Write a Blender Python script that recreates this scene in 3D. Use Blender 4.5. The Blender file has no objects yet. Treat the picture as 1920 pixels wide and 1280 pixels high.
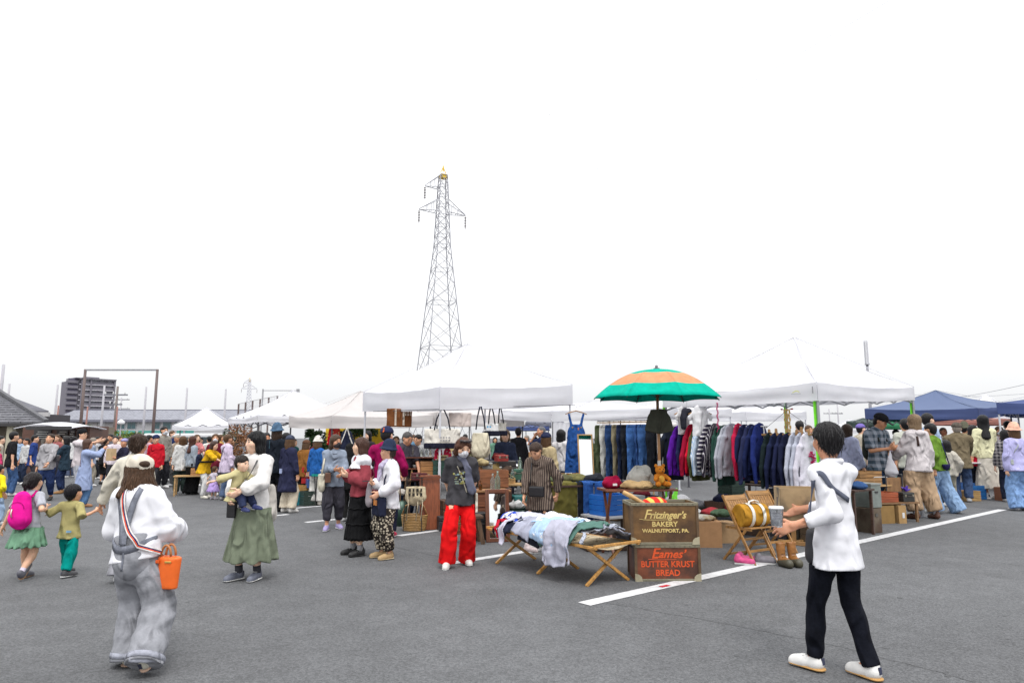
import bpy, math, random
import numpy as np
from mathutils import Vector, Matrix
R = math.radians
C = bpy.context.scene.collection
scene = bpy.context.scene
# ---------------------------------------------------------------- camera, world, sun, exposure
FP = 1280.0; TH = math.atan(180 / FP); CH = 1.6          # focal length in photo pixels, pitch, eye height
cam = bpy.data.cameras.new('camera'); cam.sensor_width = 36; cam.lens = 36 * FP / 1920
cam.clip_start = .05; cam.clip_end = 3000
co = bpy.data.objects.new('camera', cam); C.objects.link(co)
co.location = (0, 0, CH); co.rotation_euler = (R(90) + TH, 0, 0); scene.camera = co
w = bpy.data.worlds.new('World'); scene.world = w; w.use_nodes = True
nt = w.node_tree; nt.nodes.clear()
N = nt.nodes.new; Lk = nt.links.new
out = N('ShaderNodeOutputWorld'); add = N('ShaderNodeAddShader')
sky = N('ShaderNodeTexSky'); sky.sky_type = 'NISHITA'; sky.sun_disc = False
sky.sun_elevation = R(62); sky.sun_rotation = R(200); sky.air_density = 1; sky.dust_density = 4
hs = N('ShaderNodeHueSaturation'); hs.inputs['Saturation'].default_value = .12
b1 = N('ShaderNodeBackground'); b1.inputs[1].default_value = .05
Lk(sky.outputs[0], hs.inputs['Color']); Lk(hs.outputs[0], b1.inputs[0])
tc = N('ShaderNodeTexCoord'); sx = N('ShaderNodeSeparateXYZ'); mr = N('ShaderNodeMapRange')
mr.inputs['From Min'].default_value = -.02; mr.inputs['From Max'].default_value = 1
mr.inputs['To Min'].default_value = .80; mr.inputs['To Max'].default_value = 1.85
nz = N('ShaderNodeTexNoise'); nz.inputs['Scale'].default_value = 2.2; nz.inputs['Detail'].default_value = 5
m2 = N('ShaderNodeMapRange'); m2.inputs['To Min'].default_value = .95; m2.inputs['To Max'].default_value = 1.05
mm = N('ShaderNodeMath'); mm.operation = 'MULTIPLY'
b2 = N('ShaderNodeBackground'); b2.inputs[0].default_value = (.975, .985, 1, 1)
Lk(tc.outputs['Generated'], sx.inputs[0]); Lk(sx.outputs[2], mr.inputs[0]); Lk(tc.outputs['Generated'], nz.inputs[0])
Lk(nz.outputs[0], m2.inputs[0]); Lk(mr.outputs[0], mm.inputs[0]); Lk(m2.outputs[0], mm.inputs[1]); Lk(mm.outputs[0], b2.inputs[1])
Lk(b1.outputs[0], add.inputs[0]); Lk(b2.outputs[0], add.inputs[1]); Lk(add.outputs[0], out.inputs[0])
sl = bpy.data.lights.new('sun', 'SUN'); sl.energy = 1.5; sl.angle = R(14); sl.color = (1, .97, .93)
so = bpy.data.objects.new('sun', sl); C.objects.link(so)
sd = Vector((-math.sin(R(200)) * math.cos(R(62)), -abs(math.cos(R(200))) * math.cos(R(62)), math.sin(R(62))))
so.rotation_euler = sd.to_track_quat('Z', 'Y').to_euler(); so.location = (0, 0, 30)
scene.view_settings.view_transform = 'Standard'; scene.view_settings.look = 'None'
scene.view_settings.exposure = 0.0; scene.view_settings.gamma = 1; scene.view_settings.use_curve_mapping = False
scene.cycles.max_bounces = 6; scene.cycles.diffuse_bounces = 3; scene.cycles.transparent_max_bounces = 6
scene.cycles.use_denoising = True
# ---------------------------------------------------------------- photo pixel (1920x1280) -> place
CT, ST = math.cos(TH), math.sin(TH)
def ray(px, py):
    x, u = (px - 960) / FP, (640 - py) / FP
    return Vector((x, CT - u * ST, ST + u * CT))
def G(px, py, z=0.0):                 # point of the level z seen at that pixel
    r = ray(px, py); t = (z - CH) / r.z
    return Vector((r.x * t, r.y * t, z))
def D(px, py, Y):                     # point at distance Y
    r = ray(px, py); t = Y / r.y
    return Vector((r.x * t, Y, CH + r.z * t))
def hz(py, Y): return D(960, py, Y).z
def xp(px, Y, z=1.2):
    return (px - 960) / FP * (Y * CT + (z - CH) * ST)
def V3(*a): return Vector(a)
AU = R(38); U = Vector((math.cos(AU), math.sin(AU), 0)); W_ = Vector((-math.sin(AU), math.cos(AU), 0))   # along / across the bays
# ---------------------------------------------------------------- objects and tags
def obj(name, me, mat=None, parent=None, loc=None, rot=None):
    o = bpy.data.objects.new(name, me); C.objects.link(o)
    if mat is not None and me is not None:
        for m_ in (mat if isinstance(mat, (list, tuple)) else [mat]): me.materials.append(m_)
    if parent is not None: o.parent = parent
    if loc is not None: o.location = loc
    if rot is not None: o.rotation_euler = rot if isinstance(rot, tuple) else (0, 0, rot)
    return o
def tag(o, label, cat, group=None, kind=None):
    o['label'] = label; o['category'] = cat
    if group: o['group'] = group
    if kind: o['kind'] = kind
    return o
def empty(name, loc=(0, 0, 0), rz=0):
    o = bpy.data.objects.new(name, None); C.objects.link(o); o.location = loc; o.rotation_euler = (0, 0, rz)
    o.empty_display_size = .1
    return o
def thing(name, label, cat, loc=(0, 0, 0), rz=0, group=None):
    return tag(empty(name, loc, rz), label, cat, group)
def struct(o): o['kind'] = 'structure'; return o
# ---------------------------------------------------------------- colours and materials
def lin(c):
    if isinstance(c, str):
        c = c.lstrip('#'); c = [int(c[i:i + 2], 16) / 255 for i in (0, 2, 4)]
        c = [x / 12.92 if x <= .04045 else ((x + .055) / 1.055) ** 2.4 for x in c]
    return tuple(c)
MC = {}
def M(kind, col, col2=None, **k):
    key = (kind, str(col), str(col2), str(sorted(k.items())))
    if key in MC: return MC[key]
    m = bpy.data.materials.new(kind); m.use_nodes = True; t = m.node_tree; n = t.nodes; p = n['Principled BSDF']
    new, ln = n.new, t.links.new
    c = lin(col); p.inputs['Base Color'].default_value = (*c, 1)
    tcn = new('ShaderNodeTexCoord'); O = tcn.outputs['Object']
    rough = {'cloth': .92, 'denim': .9, 'skin': .55, 'wood': .5, 'metal': .38, 'paint': .55, 'plastic': .4, 'leather': .45, 'card': .9, 'hair': .42,
             'canvas': .9, 'leaf': .6, 'tile': .75, 'plaster': .9, 'plaid': .92, 'stripe': .92, 'spots': .92, 'bands': .9}.get(kind, .6)
    p.inputs['Roughness'].default_value = k.get('rough', rough)
    if kind == 'hair': p.inputs['Specular IOR Level'].default_value = .22
    if kind == 'metal': p.inputs['Metallic'].default_value = k.get('met', .85)
    if kind == 'skin':
        p.inputs['Subsurface Weight'].default_value = .12; p.inputs['Subsurface Radius'].default_value = (.02, .008, .004)
    if kind in ('cloth', 'denim', 'plaid', 'stripe', 'spots', 'bands'):
        p.inputs['Specular IOR Level'].default_value = .12
    vr = k.get('var', {'cloth': .16, 'denim': .38, 'wood': .5, 'leather': .35, 'card': .14, 'metal': .2, 'hair': .45, 'skin': .12, 'leaf': .5, 'tile': .25, 'plaster': .12, 'canvas': .05}.get(kind, .12))
    sc = k.get('scale', {'cloth': 9, 'denim': 14, 'wood': 5, 'leather': 10, 'hair': 30, 'leaf': 6, 'tile': 2, 'plaster': 1.2, 'canvas': 1.5, 'skin': 25}.get(kind, 8))
    mp = new('ShaderNodeMapping'); ln(O, mp.inputs[0])
    if kind == 'wood':
        ax = k.get('axis', 0); s = [7, 7, 7]; s[ax] = .8; mp.inputs['Scale'].default_value = s
    if kind == 'hair': mp.inputs['Scale'].default_value = (3, 3, .35)
    nz = new('ShaderNodeTexNoise'); nz.inputs['Scale'].default_value = sc; nz.inputs['Detail'].default_value = 6; nz.inputs['Roughness'].default_value = .65
    ln(mp.outputs[0], nz.inputs[0])
    mr = new('ShaderNodeMapRange'); mr.inputs['From Min'].default_value = .28; mr.inputs['From Max'].default_value = .72
    mr.inputs['To Min'].default_value = 1 - vr; mr.inputs['To Max'].default_value = 1 + vr
    ln(nz.outputs[0], mr.inputs[0])
    mul = new('ShaderNodeMix'); mul.data_type = 'RGBA'; mul.blend_type = 'MULTIPLY'; mul.inputs[0].default_value = 1
    base = None
    if kind in ('plaid', 'stripe', 'bands'):
        c2 = lin(col2); sp = new('ShaderNodeSeparateXYZ'); ln(O, sp.inputs[0])
        def band(axis, freq, duty):
            a = new('ShaderNodeMath'); a.operation = 'MULTIPLY'; a.inputs[1].default_value = freq; ln(sp.outputs[axis], a.inputs[0])
            f = new('ShaderNodeMath'); f.operation = 'FRACT'; ln(a.outputs[0], f.inputs[0])
            g = new('ShaderNodeMath'); g.operation = 'LESS_THAN'; g.inputs[1].default_value = duty; ln(f.outputs[0], g.inputs[0])
            return g.outputs[0]
        fr = k.get('freq', 12); du = k.get('duty', .5)
        if kind == 'plaid':
            aa = new('ShaderNodeMath'); aa.operation = 'ADD'; ln(band(0, fr, du), aa.inputs[0]); ln(band(2, fr, du), aa.inputs[1])
            fac = new('ShaderNodeMath'); fac.operation = 'MULTIPLY'; fac.inputs[1].default_value = .5; ln(aa.outputs[0], fac.inputs[0]); fac = fac.outputs[0]
        else: fac = band(k.get('axis', 0), fr, du)
        mx = new('ShaderNodeMix'); mx.data_type = 'RGBA'; mx.inputs[6].default_value = (*c, 1); mx.inputs[7].default_value = (*c2, 1); ln(fac, mx.inputs[0]); base = mx.outputs[2]
    if kind == 'spots':
        vo = new('ShaderNodeTexVoronoi'); vo.inputs['Scale'].default_value = k.get('freq', 28); ln(O, vo.inputs[0])
        g = new('ShaderNodeMath'); g.operation = 'LESS_THAN'; g.inputs[1].default_value = k.get('duty', .38); ln(vo.outputs['Distance'], g.inputs[0])
        mx = new('ShaderNodeMix'); mx.data_type = 'RGBA'; mx.inputs[6].default_value = (*c, 1); mx.inputs[7].default_value = (*lin(col2), 1); ln(g.outputs[0], mx.inputs[0]); base = mx.outputs[2]
    if base is not None: ln(base, mul.inputs[6])
    elif col2 is not None:                                  # blotchy second colour (rust, fading, dirt)
        n3 = new('ShaderNodeTexNoise'); n3.inputs['Scale'].default_value = k.get('scale2', 3); n3.inputs['Detail'].default_value = 8; ln(O, n3.inputs[0])
        r3 = new('ShaderNodeMapRange'); r3.inputs['From Min'].default_value = .45; r3.inputs['From Max'].default_value = .62; ln(n3.outputs[0], r3.inputs[0])
        mx = new('ShaderNodeMix'); mx.data_type = 'RGBA'; mx.inputs[6].default_value = (*c, 1); mx.inputs[7].default_value = (*lin(col2), 1); ln(r3.outputs[0], mx.inputs[0]); ln(mx.outputs[2], mul.inputs[6])
    else: mul.inputs[6].default_value = (*c, 1)
    ln(mr.outputs[0], mul.inputs[7]); ln(mul.outputs[2], p.inputs['Base Color'])
    bs = k.get('bump', {'cloth': .25, 'denim': .3, 'wood': .15, 'leather': .15, 'hair': 1.0, 'canvas': .12, 'plaster': .1, 'plaid': .25, 'stripe': .25, 'spots': .25, 'bands': .2}.get(kind, 0))
    if bs:
        bn = new('ShaderNodeTexNoise'); bn.inputs['Scale'].default_value = k.get('bscale', {'cloth': 35, 'denim': 45, 'hair': 40, 'canvas': 4, 'wood': 6}.get(kind, 30)); bn.inputs['Detail'].default_value = 4
        ln(mp.outputs[0], bn.inputs[0])
        bu = new('ShaderNodeBump'); bu.inputs['Strength'].default_value = bs; bu.inputs['Distance'].default_value = .01
        ln(bn.outputs[0], bu.inputs['Height']); ln(bu.outputs[0], p.inputs['Normal'])
        if kind in ('cloth', 'denim', 'plaid', 'stripe', 'spots', 'bands') and k.get('wr', 1):
            m9 = new('ShaderNodeMapping'); m9.inputs['Scale'].default_value = k.get('wmap', (1, 1, .55)); m9.inputs['Rotation'].default_value = (.25, .2, 0); ln(O, m9.inputs[0])
            wn = new('ShaderNodeTexNoise'); wn.noise_type = 'RIDGED_MULTIFRACTAL'; wn.inputs['Scale'].default_value = k.get('wscale', 7.5); wn.inputs['Detail'].default_value = 1.5; wn.inputs['Distortion'].default_value = .7
            ln(m9.outputs[0], wn.inputs[0]); b0 = new('ShaderNodeBump'); b0.inputs['Strength'].default_value = k.get('wr', 1) * .62; b0.inputs['Distance'].default_value = .19
            ln(wn.outputs[0], b0.inputs['Height']); ln(b0.outputs[0], bu.inputs['Normal'])
    if kind == 'canvas':
        tr = new('ShaderNodeBsdfTranslucent'); ms = new('ShaderNodeMixShader'); ms.inputs[0].default_value = k.get('trans', .35)
        ln(mul.outputs[2], tr.inputs[0]); ln(p.outputs[0], ms.inputs[1]); ln(tr.outputs[0], ms.inputs[2]); ln(ms.outputs[0], n['Material Output'].inputs[0])
    if kind == 'glass':
        p.inputs['Roughness'].default_value = .03; p.inputs['Transmission Weight'].default_value = .9; p.inputs['IOR'].default_value = 1.3
    if kind == 'pane':
        p.inputs['Roughness'].default_value = .08; p.inputs['Specular IOR Level'].default_value = .8
    if kind == 'glow':
        p.inputs['Emission Color'].default_value = (*c, 1); p.inputs['Emission Strength'].default_value = 3
    MC[key] = m
    return m
# ---------------------------------------------------------------- mesh building
def mesh(v, f, smooth=False, name='m'):
    me = bpy.data.meshes.new(name); me.from_pydata([tuple(x) for x in v], [], f); me.validate(clean_customdata=False); me.update()
    if smooth: me.polygons.foreach_set('use_smooth', [True] * len(me.polygons))
    return me
def fastmesh(v, q, smooth=True):
    me = bpy.data.meshes.new('m'); n = len(q)
    me.vertices.add(len(v)); me.vertices.foreach_set('co', np.asarray(v, np.float32).ravel())
    me.loops.add(n * 4); me.loops.foreach_set('vertex_index', np.asarray(q, np.int32).ravel())
    me.polygons.add(n); me.polygons.foreach_set('loop_start', np.arange(0, n * 4, 4, dtype=np.int32))
    me.polygons.foreach_set('loop_total', np.full(n, 4, np.int32))
    me.update(calc_edges=True)
    me.polygons.foreach_set('use_smooth', np.full(n, smooth)); return me
class MB:
    def __init__(s): s.v = []; s.f = []; s.mi = []
    def _a(s, v, f, mi=0):
        b = len(s.v); s.v += [Vector(x) for x in v]; s.f += [tuple(i + b for i in q) for q in f]; s.mi += [mi] * len(f); return s
    def box(s, c, d, rz=0, m=None, mi=0, taper=1.0):
        c = Vector(c); h = [x / 2 for x in d]; vs = []
        rot = (m or Matrix.Rotation(rz, 3, 'Z'))
        for z in (-1, 1):
            t = taper if z > 0 else 1
            for x, y in ((-1, -1), (1, -1), (1, 1), (-1, 1)): vs.append(c + rot @ Vector((x * h[0] * t, y * h[1] * t, z * h[2])))
        return s._a(vs, [(3, 2, 1, 0), (4, 5, 6, 7), (0, 1, 5, 4), (1, 2, 6, 5), (2, 3, 7, 6), (3, 0, 4, 7)], mi)
    def bar(s, a, b, w, h=None, mi=0, up=(0, 0, 1)):
        a, b = Vector(a), Vector(b); h = h or w; d = (b - a); L = d.length; d.normalize(); up = Vector(up)
        if abs(d.dot(up)) > .98: up = Vector((0, 1, 0))
        x = d.cross(up).normalized(); z = x.cross(d)
        return s.box((a + b) / 2, (w, L, h), m=Matrix((x, d, z)).transposed(), mi=mi)
    def tube(s, pts, r, n=8, mi=0, cap=True, flat=1.0):
        pts = [Vector(p) for p in pts]; rr = r if isinstance(r, (list, tuple)) else [r] * len(pts); vs = []; fs = []
        t0 = (pts[1] - pts[0]).normalized(); up = Vector((0, 0, 1)) if abs(t0.z) < .9 else Vector((0, 1, 0))
        x = t0.cross(up).normalized()
        for i, p in enumerate(pts):
            t = (pts[min(i + 1, len(pts) - 1)] - pts[max(i - 1, 0)]).normalized()
            x = (x - t * x.dot(t)).normalized(); y = t.cross(x)
            for j in range(n):
                a = 2 * math.pi * j / n; vs.append(p + (x * math.cos(a) + y * math.sin(a) * flat) * rr[i])
        for i in range(len(pts) - 1):
            for j in range(n): fs.append((i * n + j, i * n + (j + 1) % n, (i + 1) * n + (j + 1) % n, (i + 1) * n + j))
        if cap: fs += [tuple(range(n - 1, -1, -1)), tuple((len(pts) - 1) * n + j for j in range(n))]
        return s._a(vs, fs, mi)
    def lathe(s, prof, c=(0, 0, 0), n=14, mi=0, sx=1, sy=1):
        c = Vector(c); vs = []; fs = []
        for r, z in prof:
            for j in range(n):
                a = 2 * math.pi * j / n; vs.append(c + Vector((r * math.cos(a) * sx, r * math.sin(a) * sy, z)))
        for i in range(len(prof) - 1):
            for j in range(n): fs.append((i * n + j, i * n + (j + 1) % n, (i + 1) * n + (j + 1) % n, (i + 1) * n + j))
        fs += [tuple(range(n - 1, -1, -1)), tuple((len(prof) - 1) * n + j for j in range(n))]
        return s._a(vs, fs, mi)
    def grid(s, fn, nu, nv, mi=0, close=False):
        vs = [fn(i / nu, j / nv) for i in range(nu + 1) for j in range(nv + 1)]
        return s._a(vs, [(i * (nv + 1) + j, (i + 1) * (nv + 1) + j, (i + 1) * (nv + 1) + j + 1, i * (nv + 1) + j + 1) for i in range(nu) for j in range(nv)], mi)
    def prism(s, poly, z0, z1, mi=0, fn=None):
        n = len(poly); fn = fn or (lambda x, y, z: (x, y, z))
        vs = [fn(x, y, z0) for x, y in poly] + [fn(x, y, z1) for x, y in poly]
        return s._a(vs, [tuple(range(n - 1, -1, -1)), tuple(range(n, 2 * n))] + [(i, (i + 1) % n, n + (i + 1) % n, n + i) for i in range(n)], mi)
    def strip(s, pn, wd, th=.004, mi=0):                       # flat band: points with surface normals
        vs = []; P = [Vector(p) for p, n in pn]
        for i, (p, n) in enumerate(pn):
            t = (P[min(i + 1, len(P) - 1)] - P[max(i - 1, 0)]).normalized(); x = t.cross(n).normalized() * wd / 2; u = Vector(n) * th
            vs += [P[i] - x, P[i] + x, P[i] + x + u, P[i] - x + u]
        fs = [(4 * i + j, 4 * i + (j + 1) % 4, 4 * i + 4 + (j + 1) % 4, 4 * i + 4 + j) for i in range(len(P) - 1) for j in range(4)]
        fs += [(3, 2, 1, 0), tuple(4 * (len(P) - 1) + j for j in range(4))]
        return s._a(vs, fs, mi)
    def build(s, name, mat, parent=None, loc=None, rot=None, smooth=False, bevel=0, thick=0):
        me = mesh(s.v, s.f, smooth)
        if any(s.mi) and len(me.polygons) == len(s.mi): me.polygons.foreach_set('material_index', s.mi)
        o = obj(name, me, mat, parent, loc, rot)
        if thick:
            md = o.modifiers.new('t', 'SOLIDIFY'); md.thickness = thick; md.offset = 0
        if bevel:
            md = o.modifiers.new('b', 'BEVEL'); md.width = bevel; md.segments = 2; md.limit_method = 'ANGLE'
        return o
# ---------------------------------------------------------------- implicit surfaces -> one smooth continuous mesh
CO8 = np.array([(x, y, z) for x in (0, 1) for y in (0, 1) for z in (0, 1)])
ED = [(a, b) for a in range(8) for b in range(a + 1, 8) if np.abs(CO8[a] - CO8[b]).sum() == 1]
def surf(V, o, v):
    S = V < 0; cnt = np.zeros([n - 1 for n in V.shape], np.int8)
    sl = [slice(None, -1), slice(1, None)]
    for x, y, z in CO8: cnt += S[sl[x], sl[y], sl[z]]
    act = (cnt > 0) & (cnt < 8); ii = np.argwhere(act); n = len(ii)
    idx = np.full(act.shape, -1, np.int32); idx[act] = np.arange(n)
    cv = np.stack([V[ii[:, 0] + c[0], ii[:, 1] + c[1], ii[:, 2] + c[2]] for c in CO8], 1)
    acc = np.zeros((n, 3)); num = np.zeros(n)
    for a, b in ED:
        va, vb = cv[:, a], cv[:, b]; m = (va < 0) != (vb < 0)
        t = (va[m] / (va[m] - vb[m]))[:, None]; acc[m] += CO8[a] + t * (CO8[b] - CO8[a]); num[m] += 1
    P = (ii + acc / np.maximum(num, 1)[:, None]) * v + o
    Q = []
    for ax in range(3):
        b, c = (ax + 1) % 3, (ax + 2) % 3
        s0 = [slice(1, -1)] * 3; s1 = [slice(1, -1)] * 3; s0[ax] = slice(0, -1); s1[ax] = slice(1, None)
        A, B = S[tuple(s0)], S[tuple(s1)]; e = np.argwhere(A != B)
        if not len(e): continue
        ins = A[e[:, 0], e[:, 1], e[:, 2]]
        base = e.copy(); base[:, b] += 1; base[:, c] += 1
        def cell(db, dc):
            k = base.copy(); k[:, b] += db; k[:, c] += dc; return idx[k[:, 0], k[:, 1], k[:, 2]]
        q = np.stack([cell(-1, -1), cell(0, -1), cell(0, 0), cell(-1, 0)], 1)
        q[~ins] = q[~ins][:, ::-1]; Q.append(q)
    q = np.concatenate(Q) if Q else np.zeros((0, 4), np.int32)
    q = q[(q >= 0).all(1)]
    for _ in range(2):                                            # relax the grid steps
        acc = np.zeros_like(P); cnt = np.zeros(len(P))
        for a in range(4):
            b_ = q[:, (a + 1) % 4]; i = q[:, a]
            for k in range(3): acc[:, k] += np.bincount(i, P[b_, k], len(P)) + np.bincount(b_, P[i, k], len(P))
            cnt += np.bincount(i, minlength=len(P)) + np.bincount(b_, minlength=len(P))
        P = P * .45 + .55 * acc / np.maximum(cnt, 1)[:, None]
    return P, q
A3 = lambda p: np.array(p, float)
class Field:
    def __init__(s, v): s.v = v; s.P = []; s.subs = []; s.disp = None
    def add(s, lo, hi, f, k=.02): s.P.append((A3(lo), A3(hi), f, k)); return s
    def sub(s, lo, hi, f): s.subs.append((A3(lo), A3(hi), f)); return s
    def cone(s, a, b, ra, rb, k=.02, flat=1, n=(0, 1, 0), ea=0, eb=0):   # tapered limb; flat squeezes along n; ea/eb cut that end flat
        a, b = A3(a), A3(b); ba = b - a; L2 = max(ba @ ba, 1e-9); L = math.sqrt(L2); n = A3(n); r = max(ra, rb)
        def f(X, Y, Z):
            x, y, z = X - a[0], Y - a[1], Z - a[2]
            t0 = (x * ba[0] + y * ba[1] + z * ba[2]) / L2; t = np.clip(t0, 0, 1)
            x, y, z = x - t * ba[0], y - t * ba[1], z - t * ba[2]; q = x * x + y * y + z * z
            if flat != 1: q = q + (x * n[0] + y * n[1] + z * n[2]) ** 2 * (1 / flat ** 2 - 1)
            d = np.sqrt(q) - (ra + (rb - ra) * t)
            if eb: d = np.maximum(d, (t0 - 1) * L)
            if ea: d = np.maximum(d, -t0 * L)
            return d
        return s.add(np.minimum(a, b) - r, np.maximum(a, b) + r, f, k)
    def chain(s, pts, rs, k=.02, **kw):
        for i in range(len(pts) - 1): s.cone(pts[i], pts[i + 1], rs[i], rs[i + 1], k, **kw)
        return s
    @staticmethod
    def ellf(c, r, Rm=None):
        c, r = A3(c), A3(r); Q = np.array(Rm.transposed() if Rm is not None else Matrix.Identity(3))
        def f(X, Y, Z):
            x, y, z = X - c[0], Y - c[1], Z - c[2]
            p = [(Q[i][0] * x + Q[i][1] * y + Q[i][2] * z) for i in range(3)]
            k0 = np.sqrt(sum((p[i] / r[i]) ** 2 for i in range(3))); k1 = np.sqrt(sum((p[i] / r[i] ** 2) ** 2 for i in range(3))) + 1e-6
            return k0 * (k0 - 1) / k1
        return c - max(r), c + max(r), f
    def ell(s, c, r, Rm=None, k=.02): lo, hi, f = s.ellf(c, r, Rm); return s.add(lo, hi, f, k)
    def cut(s, c, r, Rm=None): lo, hi, f = s.ellf(c, r, Rm); return s.sub(lo, hi, f)
    def data(s):
        v = s.v; lo = np.min([p[0] for p in s.P], 0) - 4 * v; hi = np.max([p[1] for p in s.P], 0) + 4 * v
        n = np.ceil((hi - lo) / v).astype(int) + 1; V = np.full(n, 1., np.float32)
        ax = [lo[i] + np.arange(n[i]) * v for i in range(3)]
        def win(l, h, m):
            i0 = np.maximum(np.floor((l - m - lo) / v).astype(int), 0); i1 = np.minimum(np.ceil((h + m - lo) / v).astype(int) + 1, n)
            return tuple(slice(a, b) for a, b in zip(i0, i1)), ax[0][i0[0]:i1[0], None, None], ax[1][None, i0[1]:i1[1], None], ax[2][None, None, i0[2]:i1[2]]
        for l, h, f, k in s.P:
            sl, X, Y, Z = win(l, h, k + 2.5 * v); sb = V[sl]
            if not sb.size: continue
            d = f(X, Y, Z); hh = np.maximum(k - np.abs(sb - d), 0) / k; V[sl] = np.minimum(sb, d) - hh * hh * k * .25
        if s.disp is not None: V += s.disp(ax[0][:, None, None], ax[1][None, :, None], ax[2][None, None, :])
        for l, h, f in s.subs:
            sl, X, Y, Z = win(l, h, v); sb = V[sl]
            if sb.size: V[sl] = np.maximum(sb, -f(X, Y, Z))
        V[0] = V[-1] = 1; V[:, 0] = V[:, -1] = 1; V[:, :, 0] = V[:, :, -1] = 1
        return surf(V, lo, v)
    def at(s, p):                                                # distance of loose points
        X, Y, Z = p[:, 0], p[:, 1], p[:, 2]; V = np.full(len(p), 1.)
        for l, h, f, k in s.P:
            d = f(X, Y, Z); hh = np.maximum(k - np.abs(V - d), 0) / k; V = np.minimum(V, d) - hh * hh * k * .25
        return V + (s.disp(X, Y, Z) if s.disp is not None else 0)
    def tuck(s, o, depth=.012, reach=.03):                       # keep the layer beneath inside this one
        me = o.data; p = np.empty(len(me.vertices) * 3, np.float32); me.vertices.foreach_get('co', p); p = p.reshape(-1, 3).astype(float)
        d = s.at(p); m = (d > -depth) & (d < reach)
        if m.any():
            q = p[m]; e = .004; g = np.stack([s.at(q + np.eye(3)[i] * e) - s.at(q - np.eye(3)[i] * e) for i in range(3)], 1); g /= np.linalg.norm(g, axis=1)[:, None] + 1e-9
            p[m] = q - g * (d[m] + depth)[:, None]; me.vertices.foreach_set('co', p.astype(np.float32).ravel()); me.update()
    def build(s, name, mat, parent=None, loc=None, rot=None):
        P, q = s.data(); return obj(name, fastmesh(P, q), mat, parent, loc, rot)
def folds(seed, amp, fxy=14, fz=40, n=3):           # soft creases in cloth
    r = random.Random(seed); T = []
    for i in range(n):
        a = r.uniform(0, 6.28); s = r.uniform(.6, 1.4)
        T.append((fxy * math.cos(a) * s, fxy * math.sin(a) * s, fz * r.uniform(.4, 1.3), r.uniform(0, 6), r.uniform(0, 6), r.uniform(4, 9)))
    def f(X, Y, Z):
        d = 0
        for k, (a, b, c, p, q, wv) in enumerate(T):
            w = np.sin(a * X + b * Y + c * Z + p + 1.8 * np.sin(wv * (X + Y) + wv * .8 * Z + q))
            d = d + (1.5 * np.abs(w) - .9 if k % 2 == 0 else w)
        return (amp / n) * d
    return f
def textmesh(s, size, shear=0, off=0, align='CENTER', ext=.001):
    cu = bpy.data.curves.new('t', 'FONT'); cu.body = s; cu.size = size; cu.shear = shear; cu.offset = off; cu.align_x = align; cu.extrude = ext; cu.resolution_u = 3
    o = bpy.data.objects.new('t', cu); C.objects.link(o); bpy.context.view_layer.update()
    me = bpy.data.meshes.new_from_object(o.evaluated_get(bpy.context.evaluated_depsgraph_get())); bpy.data.objects.remove(o); return me
# ================================================================ SETTING
def asphalt():
    m = bpy.data.materials.new('asphalt'); m.use_nodes = True; t = m.node_tree; n = t.nodes; p = n['Principled BSDF']; new, ln = n.new, t.links.new
    O = new('ShaderNodeTexCoord').outputs['Object']; p.inputs['Roughness'].default_value = .85; p.inputs['Specular IOR Level'].default_value = .3
    def noise(s, d=4, r=.6):
        a = new('ShaderNodeTexNoise'); a.inputs['Scale'].default_value = s; a.inputs['Detail'].default_value = d; a.inputs['Roughness'].default_value = r; ln(O, a.inputs[0]); return a.outputs[0]
    def rng(x, a, b, lo=.3, hi=.7):
        r = new('ShaderNodeMapRange'); r.inputs[1].default_value = lo; r.inputs[2].default_value = hi; r.inputs[3].default_value = a; r.inputs[4].default_value = b; ln(x, r.inputs[0]); return r.outputs[0]
    def mulv(a, b):
        k = new('ShaderNodeMath'); k.operation = 'MULTIPLY'; ln(a, k.inputs[0]); ln(b, k.inputs[1]); return k.outputs[0]
    vo = new('ShaderNodeTexVoronoi'); vo.inputs['Scale'].default_value = 75; ln(O, vo.inputs[0])
    sp = new('ShaderNodeSeparateColor'); ln(vo.outputs['Color'], sp.inputs[0])
    f = mulv(mulv(rng(noise(.3, 7, .7), .8, 1.16), rng(noise(2.6, 7, .7), .86, 1.12)), mulv(rng(sp.outputs[0], .72, 1.3, 0, 1), rng(noise(150, 2), .72, 1.28)))
    mx = new('ShaderNodeMix'); mx.data_type = 'RGBA'; mx.blend_type = 'MULTIPLY'; mx.inputs[0].default_value = 1; mx.inputs[6].default_value = (.108, .110, .115, 1)
    ln(f, mx.inputs[7]); ln(mx.outputs[2], p.inputs['Base Color'])
    bu = new('ShaderNodeBump'); bu.inputs['Strength'].default_value = .5; bu.inputs['Distance'].default_value = .006
    ln(vo.outputs['Distance'], bu.inputs['Height']); ln(bu.outputs[0], p.inputs['Normal']); return m
g = MB(); g.grid(lambda u, v: (-900 + 1800 * u, -60 + 1400 * v, 0), 12, 10)
struct(g.build('ground', asphalt()))
white_line = M('paint', (.60, .60, .61), (.46, .46, .47), scale2=16, rough=.8)
def ribbon(name, pts, wd, mat, z=.004, label=None):
    b = MB(); pts = [Vector((p[0], p[1], 0)) for p in pts]; vs = []
    for i, p in enumerate(pts):
        t = (pts[min(i + 1, len(pts) - 1)] - pts[max(i - 1, 0)]).normalized(); s = Vector((-t.y, t.x, 0)) * wd / 2
        vs += [p + s + V3(0, 0, z), p - s + V3(0, 0, z)]
    b._a(vs, [(2 * i, 2 * i + 1, 2 * i + 3, 2 * i + 2) for i in range(len(pts) - 1)])
    return struct(b.build(name, mat))
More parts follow.
